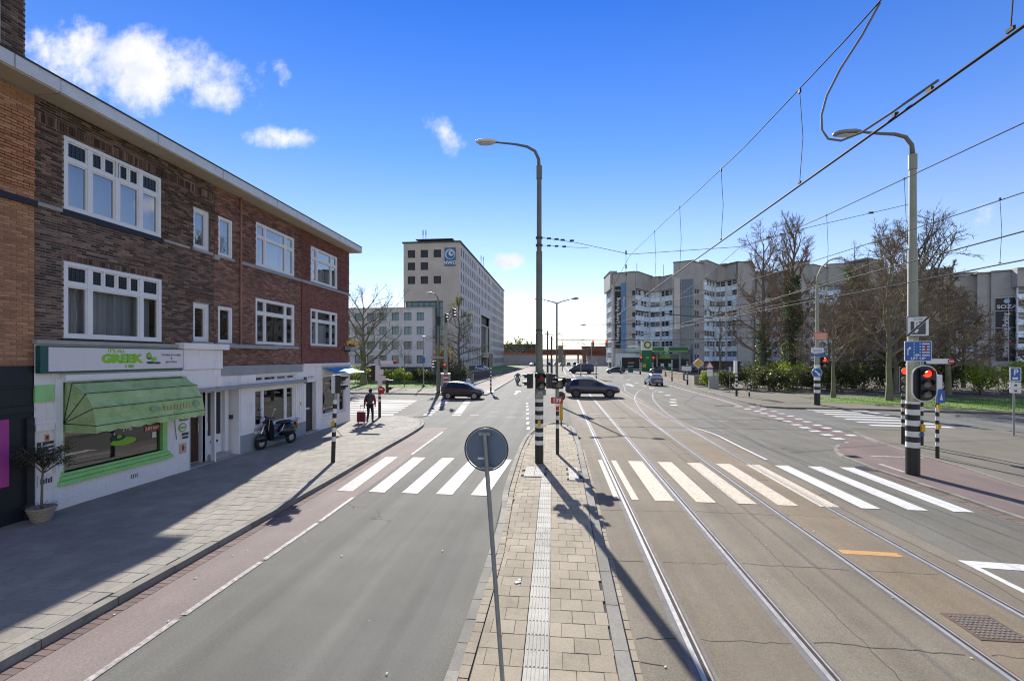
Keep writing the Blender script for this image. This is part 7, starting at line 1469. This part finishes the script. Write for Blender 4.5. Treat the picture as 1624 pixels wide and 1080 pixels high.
# ================================================================ trees and shrubs
def rv(s=1): return Vector((random.gauss(0, s), random.gauss(0, s), random.gauss(0, s)))
def branch(b, p, d, L, r, seg, wob, up, sides):
    pts = [p.copy()]; rs = [r]; q = p.copy(); dd = d.normalized()
    for i in range(seg):
        dd = (dd + rv(wob) + Vector((0, 0, up))).normalized(); q = q + dd * (L / seg); pts.append(q.copy()); rs.append(r * (1 - .8 * (i + 1) / seg))
    b.tube(pts, rs, sides, False); return pts
def along(pts, t): n = len(pts) - 1; i = min(int(t * n), n - 1); return pts[i].lerp(pts[i + 1], t * n - i), (pts[i + 1] - pts[i]).normalized()
def bare_tree(label, x, y, h, r, base=.25, spread=.35, n1=14, n2=7, n3=7, n4=3, bark='bark', twig='twig', group=None, seed=0, up=.06, ang=55, buds=None, ivy=None, shape='round', name='bare_tree', z0=.1, lean=(0, 0), tw=1.0):
    random.seed(1000 + seed); t = thing(name, label, 'tree', (x, y, z0), 0, group); tr, cr, lf = MB(), MB(), MB()
    top = Vector((lean[0] * h, lean[1] * h, h * .93)); P = [Vector((0, 0, -.1))]; n = 9
    for i in range(1, n + 1): f = i / n; P.append(Vector((top.x * f + random.gauss(0, .012 * h * f), top.y * f + random.gauss(0, .012 * h * f), top.z * f)))
    tr.tube(P, [r * 1.25] + [r * (1 - .88 * (i / n) ** .9) for i in range(1, n + 1)], 10, False)
    for k in range(n1):
        f = base + (1 - base) * ((k + random.random() * .8) / n1); p, d = along(P, min(f, .99)); az = k * 2.4 + random.uniform(-.5, .5); rel = (f - base) / (1 - base)
        if shape == 'round': ln = h * spread * (.55 + .75 * math.sin(math.pi * min(1, rel * .8 + .18)) * (1 - .45 * rel))
        elif shape == 'cone': ln = h * spread * (1.05 - .85 * rel)
        else: ln = h * spread * (.9 - .35 * rel)
        a = R(ang * (1 - .45 * rel) + random.uniform(-8, 8)); dd = Vector((math.sin(a) * math.cos(az), math.sin(a) * math.sin(az), math.cos(a))); r1 = r * .42 * (1 - .6 * rel)
        B1 = branch(cr, p, dd, ln, r1, 6, .12, up, 5)
        for j in range(n2):
            g = .22 + .78 * (j + random.random()) / n2; p2, d2 = along(B1, min(g, .99)); d2 = (d2 + rv(.55)).normalized(); l2 = ln * (.55 - .25 * g) * random.uniform(.7, 1.2); B2 = branch(cr, p2, d2, l2, r1 * .42 * (1.1 - .5 * g), 4, .16, up * 1.2, 4)
            for m in range(n3):
                g3 = .2 + .8 * (m + random.random()) / n3; p3, d3 = along(B2, min(g3, .99)); d3 = (d3 + rv(.6) + Vector((0, 0, .1))).normalized(); l3 = l2 * random.uniform(.3, .6); B3 = branch(cr, p3, d3, l3, max(.011, r1 * .13) * tw, 3, .2, up, 3)
                for q in range(n4):
                    p4, d4 = along(B3, random.uniform(.3, .98)); e = p4 + (d4 + rv(.6)).normalized() * l3 * random.uniform(.35, .7); cr.tube([p4, e], [.009 * tw, .005 * tw], 3, False)
                    if buds:
                        for _ in range(buds[1]):
                            c = p4.lerp(e, random.uniform(.2, 1.1)) + rv(.05); a_ = rv(1).normalized() * buds[2]; b_ = rv(1).normalized() * buds[2] * .7; lf.add([c - a_, c + b_, c + a_], ((0, 1, 2),), random.random())
    tr.build('trunk', bark, t, True); cr.build('crown', twig, t)
    if buds: lf.build('foliage', buds[0], t)
    if ivy:
        iv = MB(); h0, h1, rad, cnt = ivy
        for i in range(cnt):
            f = random.uniform(h0, h1); p, _ = along(P, f); rr_ = (r * (1 - .7 * f) + rad * (1 - .5 * f) * random.random() ** .6); a = random.uniform(0, 6.28); c = p + Vector((math.cos(a) * rr_, math.sin(a) * rr_, random.gauss(0, .1))); u = rv(1).normalized() * .10; v = rv(1).normalized() * .09; iv.quad(c - u, c - v, c + u, c + v, random.random())
        iv.build('ivy', 'leaf_ivy', t)
    return t
def shrub(label, x, y, rx, ry, h, m, n=1500, leaf=.11, group=None, seed=0, name='shrub', stems=True, z0=.1, lumps=7):
    random.seed(5000 + seed); t = thing(name, label, 'shrub', (x, y, z0), 0, group); lf, st = MB(), MB()
    L = [(Vector((0, 0, h * .42)), (rx * .8, ry * .8, h * .45))] + [(Vector((random.uniform(-.75, .75) * rx, random.uniform(-.75, .75) * ry, random.uniform(.3, .72) * h)), (rx * random.uniform(.28, .5), ry * random.uniform(.28, .5), h * random.uniform(.2, .34))) for _ in range(lumps)]
    for i in range(n):
        c, e = random.choice(L); v = rv(1).normalized(); q = random.random() ** .35; p = c + Vector((v.x * e[0] * q, v.y * e[1] * q, v.z * e[2] * q))
        if p.z < .02: p.z = random.uniform(.02, .3)
        u = rv(1).normalized() * leaf * random.uniform(.6, 1.25); w = u.cross(rv(1)).normalized() * leaf * .55; lf.quad(p - u, p - w, p + u, p + w, random.random())
    if stems:
        for k in range(14): c, e = random.choice(L); st.tube([(random.uniform(-.3, .3) * rx, random.uniform(-.3, .3) * ry, 0), tuple(c * .6), tuple(c + rv(.15) + Vector((0, 0, e[2] * .8)))], [.035, .02, .008], 4, False)
        st.build('stem', 'bark', t)
    lf.build('foliage', m, t); return t
# left side
bare_tree('wide bare tree behind the corner house', -24.6, 55.5, 10.6, .42, .20, .52, 15, 7, 7, 3, 'bark_green', 'bark_green', None, 1, .03, 66, lean=(.0, 0))
bare_tree('budding tree in front of the tall office block', -17.2, 78, 14.2, .32, .18, .38, 22, 7, 6, 2, 'bark', 'bark_green', None, 2, .02, 72, ('leaf_bud', 4, .085), shape='cone')
bare_tree('thin young tree on the left verge', -18.2, 52.6, 5.2, .06, .45, .28, 8, 5, 4, 2, 'bark', 'twig', None, 3)
shrub('yellow green shrub behind the wide bare tree', -26, 59.5, 4.2, 2, 2.5, 'leaf_spring', 2200, .13, 'shrubs on the left verge', 1); shrub('yellow green shrub right of the wide bare tree', -21.8, 60, 2.6, 1.8, 2.4, 'leaf_spring', 1500, .13, 'shrubs on the left verge', 2)
shrub('dark clipped shrub behind the corner signal pole', -19.2, 61, 2.2, 1.5, 2.3, 'leaf_hedge', 1500, .12, 'shrubs on the left verge', 3); shrub('pale flowering shrub left of the far signal mast', -16.9, 59.6, 1.9, 1.4, 2.4, 'leaf_shrub', 1500, .10, 'shrubs on the left verge', 4)
shrub('tall bronze leaved bush beside the far signal mast', -15.8, 63, 2.2, 2, 5.8, 'leaf_bronze', 2600, .11, 'shrubs on the left verge', 5); shrub('green shrub behind the pale utility cabinet', -13.8, 60.5, 2.0, 1.5, 2.5, 'leaf_hedge', 1500, .11, 'shrubs on the left verge', 6); shrub('dark shrub behind the low brick wall', -16.2, 72, 2.0, 5, 2.2, 'leaf_hedge', 1800, .12, 'shrubs on the left verge', 7)
for i, (x, y, rx, h) in enumerate(((-31, 62, 4, 2.0), (-37, 63, 4, 2.3), (-34, 66, 4, 1.6))): shrub(f'{("near", "middle", "outer")[i]} hedge bush far behind the corner house', x, y, rx, 1.5, h, 'leaf_hedge', 1500, .13, 'shrubs on the left verge', 10 + i)
# trees at the far end
for i, (x, y, h, s, b_) in enumerate(((-19, 215, 11, .45, 'leaf_hedge'), (-24, 222, 9, .5, 'leaf_hedge'), (-15, 232, 10, .4, 'leaf_hedge'), (-29, 205, 7, .5, 'leaf_hedge'), (3, 250, 11, .45, None), (9.5, 160, 8, .35, None))):
    bare_tree(f'{("rounded", "broad", "narrow", "low", "bare distant", "bare roadside")[i]} tree near the railway bridge', x, y, h, .25, .2, s, 10, 5, 5, 2, 'bark', 'twig', 'trees at the far end of the road', 20 + i, buds=(b_, 4, .28) if b_ else None, tw=2)
# right side: tall trees
bare_tree('tall bare tree with a leafy arm left of the ivy trunk', 25.8, 60.5, 19.2, .46, .16, .30, 20, 8, 8, 3, 'bark', 'twig', None, 31, .07, 58, ivy=(.0, .45, .55, 2600), shape='up', tw=1.6)
bare_tree('tall bare tree with an ivy covered trunk', 29.6, 61, 20.6, .52, .34, .27, 18, 8, 8, 3, 'bark', 'twig', None, 32, .08, 52, ivy=(.0, .72, 1.05, 8000), shape='up', tw=1.6)
bare_tree('ivy laden tree right of the pale lamp post', 37.0, 61, 16.4, .5, .32, .27, 13, 7, 6, 3, 'bark', 'bark', None, 33, .06, 52, ivy=(.25, .97, 1.9, 6500), shape='up')
bare_tree('small green barked street tree behind the pale lamp post', 23.7, 41.9, 7.8, .19, .38, .36, 13, 7, 8, 3, 'bark_green', 'twig', 'street trees on the right lawn', 34, .05, 55, tw=1.5)
bare_tree('nearest green barked street tree on the right lawn', 26.5, 39.4, 13.0, .24, .27, .27, 20, 8, 8, 3, 'bark_green', 'twig', 'street trees on the right lawn', 35, .05, 50, tw=1.5)
bare_tree('spreading bare tree behind the right lamp post', 37.6, 52, 16.8, .5, .3, .34, 15, 7, 7, 3, 'bark', 'bark', None, 36, .06, 55, ivy=(.0, .5, .6, 2500), tw=1.8)
bare_tree('brown twiggy tree right of the right lamp post', 36.4, 46.5, 13.0, .26, .2, .25, 24, 8, 8, 3, 'bark_green', 'twig', None, 37, .02, 62, shape='cone', tw=1.8)
bare_tree('brown twiggy tree at the right picture edge', 48.3, 49.5, 9.8, .25, .15, .33, 18, 8, 7, 3, 'bark', 'twig', None, 38, .03, 62, tw=1.8)
bare_tree('twiggy tree between the ivy trunk and the street tree', 33.2, 55, 10.5, .28, .15, .34, 18, 8, 8, 3, 'bark_green', 'twig', None, 39, .04, 58, tw=1.8)
bare_tree('slender bare tree left of the tall ivy trunk', 22.5, 66, 12, .2, .25, .25, 13, 6, 6, 2, 'bark', 'twig', None, 41, .06, 50)
bare_tree('dense twiggy tree behind the nearest street tree', 32.2, 47, 11.6, .24, .15, .30, 20, 8, 8, 3, 'bark', 'twig', None, 42, .03, 60, tw=1.8)
bare_tree('tangled brown tree left of the finger post', 41.5, 56, 12.6, .3, .12, .32, 18, 8, 8, 3, 'bark', 'twig', None, 43, .03, 60, tw=1.8)
bare_tree('low twiggy tree left of the nearest street tree', 29.2, 52.5, 8.6, .2, .1, .36, 18, 8, 7, 3, 'bark', 'twig', None, 44, .03, 60, tw=1.8)
for i, (x, y, h, l) in enumerate(((35.2, 58, 11, 'brown thicket tree behind the ivy laden tree'), (39.5, 60, 12, 'brown thicket tree behind the right lamp post'), (44.5, 58, 11.5, 'brown thicket tree left of the pale pilaster'), (31.0, 66, 12, 'brown thicket tree behind the ivy covered trunk'), (46.2, 57, 9.5, 'brown thicket tree beside the dark banner'))):
    bare_tree(l, x, y, h, .22, .1, .32, 18, 8, 8, 3, 'bark', 'twig', 'thicket trees behind the hedge', 80 + i, .03, 58, tw=2.2)
# right side: shrubs along the pavement
sh = [(18.6, 58.2, 1.6, 1.5, 1.9, 'leaf_spring'), (19.6, 54.2, 1.6, 1.6, 2.5, 'leaf_shrub'), (21.0, 51.6, 1.8, 1.6, 2.7, 'leaf_shrub'), (22.6, 50.3, 1.9, 1.5, 2.6, 'leaf_shrub'), (24.6, 50.2, 2.0, 1.5, 2.5, 'leaf_shrub'), (26.6, 50.0, 1.9, 1.6, 2.9, 'leaf_shrub'), (28.6, 49.8, 1.8, 1.6, 3.0, 'leaf_hedge'), (22.5, 55.5, 2.6, 2, 3.2, 'leaf_hedge'), (26.4, 55.5, 2.4, 2, 3.6, 'leaf_spring'), (30.8, 49.4, 2.0, 1.6, 3.6, 'leaf_hedge'), (33.2, 48.6, 2.0, 1.6, 3.6, 'leaf_hedge'), (35.6, 48.2, 2.0, 1.8, 3.8, 'leaf_hedge'), (37.8, 48.2, 2.0, 1.8, 4.2, 'leaf_hedge'), (39.7, 47.4, 2.0, 1.7, 3.7, 'leaf_spring'), (41.8, 46.9, 2.0, 1.7, 3.5, 'leaf_spring'), (44.0, 46.4, 2.1, 1.7, 3.4, 'leaf_spring'), (46.3, 46.0, 2.0, 1.7, 3.2, 'leaf_spring'), (32, 56, 3, 2, 5.2, 'leaf_hedge'), (36.5, 55.5, 3, 2, 5.4, 'leaf_hedge'), (41, 55, 3, 2, 4.6, 'leaf_hedge')]
wd = ['yellow tipped shrub at the end of the tan wall', 'glossy shrub behind the grey utility cabinet', 'glossy shrub behind the warning triangle', 'glossy shrub behind the bare sign post', 'glossy shrub behind the white backed signal', 'glossy shrub right of the short banded post', 'dark shrub left of the pale lamp post foot', 'dark tall shrub at the foot of the bare tree', 'yellow bush at the foot of the ivy trunk', 'dark hedge bush behind the pale lamp post', 'dark hedge bush right of the pale lamp post', 'dark hedge bush left of the nearest street tree', 'tall dark hedge bush behind the nearest street tree', 'bright green bush behind the red signal', 'bright green bush right of the finger post', 'bright green bush left of the parking sign', 'bright green bush behind the parking sign', 'tall dark evergreen left of the small street tree', 'tall dark evergreen in the middle of the hedge', 'tall dark evergreen behind the right lamp post']
for i, ((x, y, rx, ry, h, m), l) in enumerate(zip(sh, wd)): shrub(l, x, y, rx, ry, h, m, 2400 if m == 'leaf_shrub' else 1900, .115, 'shrubs along the right side', 60 + i)
random.seed(99)
# the park path behind the lawn
struct(MB().poly([(24, 46.5), (40, 43.5), (69, 40.6), (69, 42.4), (40, 45.2), (26, 48.4)], .125).build('path', 'asphalt'))
# ================================================================ overhead tram wires
def wire(name, label, pts, r=.012, m='wire_dark', group='tram wires', sub_=8):
    q = []
    for a, b_ in zip(pts, pts[1:]): q += [tuple(Vector(a).lerp(Vector(b_), k / sub_)) for k in range(sub_)]
    t = thing(name, label, 'wire', pts[0], 0, group, True); MB().tube(q + [pts[-1]], r, 6).build('cable', m, t, True); return t
def sagged(a, b_, s, n=14): a, b_ = Vector(a), Vector(b_); return [tuple(a.lerp(b_, k / n) + Vector((0, 0, -4 * s * (k / n) * (1 - k / n)))) for k in range(n + 1)]
def dropper(t, top, bot, r=.004):
    MB().tube([top, tuple((Vector(top) + Vector(bot)) / 2 + Vector((.03, 0, 0))), bot], r, 5).build('dropper', 'wire_dark', t); MB().obox(bot, (.014, .04, .02)).build('clamp', 'wire_dark', t); MB().obox(top, (.016, .035, .035)).build('clamp', 'wire_dark', t)
zc1 = 5.28
t1 = wire('contact_wire', 'thick contact wire rising to the top right corner', [(2.35, -4, zc1), (2.35, 30, zc1), (2.35, 120, 5.3)], .0095)
YM = [(-4, 6.5), (0, 6.25), (4.7, 6.2), (6.8, 6.3), (8.9, 6.5), (13.5, 6.83), (15.2, 6.95), (18, 6.75), (26, 6.3), (34, 6.5), (45, 7.1)]
def mz(y):
    for (a, b_), (c, d) in zip(YM, YM[1:]):
        if a <= y <= c: return b_ + (d - b_) * (y - a) / (c - a)
    return YM[-1][1]
t2 = wire('catenary_wire', 'upper catenary wire of the near tram track with droppers', [(2.35, y, mz(y)) for y in (-4, -2, 0, 2, 4, 6, 8, 10, 12.5, 13.5, 15.2, 16.5, 18, 22, 26, 30, 34, 40, 45)], .006)
for y in (2.62, 4.7, 6.85, 9.1, 11.4): dropper(t2, (2.35, y, mz(y)), (2.35, y, zc1 + .03))
# feeder loop
t = thing('feeder_cable', 'grey feeder cable looping down from the catenary to the contact wire', 'cable', (2.35, 4.2, 6.2), 0, None, True)
MB().tube([(2.36, 3.6, mz(3.6)), (2.33, 3.75, 6.08), (2.26, 3.9, 5.92), (2.20, 3.98, 5.75), (2.17, 4.0, 5.6), (2.165, 3.98, 5.47), (2.18, 3.92, 5.37), (2.23, 3.84, 5.315), (2.29, 3.7, 5.305), (2.34, 3.45, 5.325), (2.37, 3.1, 5.335)], .0085, 8).build('cable', 'wire_grey', t, True)
for y in (3.15, 3.45): MB().obox((2.36, y, 5.305), (.018, .04, .025)).build('clamp', 'wire_dark', t)
t3 = wire('contact_wire', 'contact wire of the outer tram track', [(5.75, -4, 5.15), (5.75, 30, 5.2), (5.75, 120, 5.3)], .0095)
t4 = wire('catenary_wire', 'upper catenary wire of the outer tram track with droppers', [(5.75, y, z) for y, z in ((-4, 6.6), (0, 6.5), (3, 6.47), (6, 6.5), (8.2, 6.58), (10.4, 6.66), (12.4, 6.76), (15.1, 7.1), (18, 6.8), (24, 6.45), (30, 6.4), (45, 7.0))], .008)
for y, z in ((6.2, 6.51), (8.2, 6.58), (10.4, 6.66), (12.4, 6.76)): dropper(t4, (5.75, y, z), (5.75, y, 5.2))
t5 = wire('catenary_wire', 'catenary wire over the curved branch track', sagged((8.6, 0, 6.6), (6.0, 34, 7.4), .5), .009)
dropper(t5, (7.9, 9, 6.45), (7.9, 9, 5.3)); wire('contact_wire', 'contact wire over the curved branch track', [(8.7, 0, 5.3), (7.6, 12, 5.25), (6.2, 28, 5.25), (7.8, 46, 5.3), (12.2, 57, 5.3), (20, 68, 5.3)], .012)
# span wires
t = wire('span_wire', 'span wire from the central lamp post to the right lamp post', [(-.5, 15.02, 7.55), (.6, 15.1, 7.38), (2.35, 15.2, 6.98), (5.75, 15.15, 7.13), (7.5, 15.05, 7.6), (10.6, 14.95, 8.25)], .008)
for (x, z) in ((-.3, 7.53), (-.05, 7.5), (.15, 7.47), (.45, 7.44), (6.6, 7.37), (7.0, 7.47), (9.6, 8.06)): MB().obox((x, 15.05, z), (.14, .05, .05)).build('insulator', 'black', t)
t = wire('span_wire', 'lower span wire stub at the central lamp post', [(-.5, 15.02, 7.3), (.0, 15.05, 7.27), (.6, 15.1, 7.22), (1.0, 15.1, 7.2)], .006)
for (x, z) in ((-.3, 7.29), (-.05, 7.27), (.2, 7.25)): MB().obox((x, 15.05, z), (.12, .05, .05)).build('insulator', 'black', t)
for i, (Y, z, x0, x1, l) in enumerate(((34.5, 6.1, -.09, 14.2, 'first'), (36, 5.0, -.09, 18.97, 'second'), (68.3, 7.0, -1.5, 18, 'third'), (95, 7.2, -1.2, 17, 'fourth'))):
    t = wire('span_wire', f'{l} far span wire across the junction counted from the camera', sagged((x0, Y, z), (x1, Y, z + .2), .12), .022); MB().obox((x0 + 2, Y, z - .05), (.3, .07, .07)).build('insulator', 'black', t)
t = thing('cantilever_arm', 'striped tram wire arm reaching left before the banner tower', 'pole', (18.97, 50, .1), 0, None, True); MB().tube([(16.3, 50, 7.75), (8.3, 50, 8.6)], .05, 8).build('arm', 'steel_dark', t)
for k in range(5): MB().obox((8.5 + k * .5, 50, 8.57 - k * .053), (.3, .13, .16)).build('insulator', 'black', t)
MB().tube([(16.3, 50, 7.75), (18.97, 35.5, 8.1)], .014, 5).build('stay', 'wire_dark', t)
t = thing('hanger_wire', 'vertical hanger with insulators above the banner tower', 'wire', (7.3, 50, 8.4), 0, None, True); MB().tube([(7.3, 50, 8.6), (7.3, 50, 15.2)], .02, 5).build('cable', 'wire_dark', t)
for z in (12.6, 13.4, 14.9): MB().obox((7.3, 50, z), (.14, .14, .4)).build('insulator', 'black', t)
for i, (a, b_, s, l) in enumerate((((5.75, 45, 7.0), (5.75, 100, 7.0), .6, 'far catenary wire of the outer track'), ((2.35, 45, 7.1), (2.35, 100, 7.0), .7, 'far catenary wire of the near track'), ((12.2, 57, 6.9), (10.62, 14.95, 6.9), .5, 'slack wire from the right lamp post to the curve'), ((18.97, 35.5, 7.9), (6, 30, 6.9), .2, 'pull off wire from the pale lamp post'), ((18.97, 35.5, 8.4), (34, 26, 9.5), .2, 'wire from the pale lamp post to the right edge'))):
    wire('catenary_wire' if 'catenary' in l else 'stay_wire', l, sagged(a, b_, s), .012)
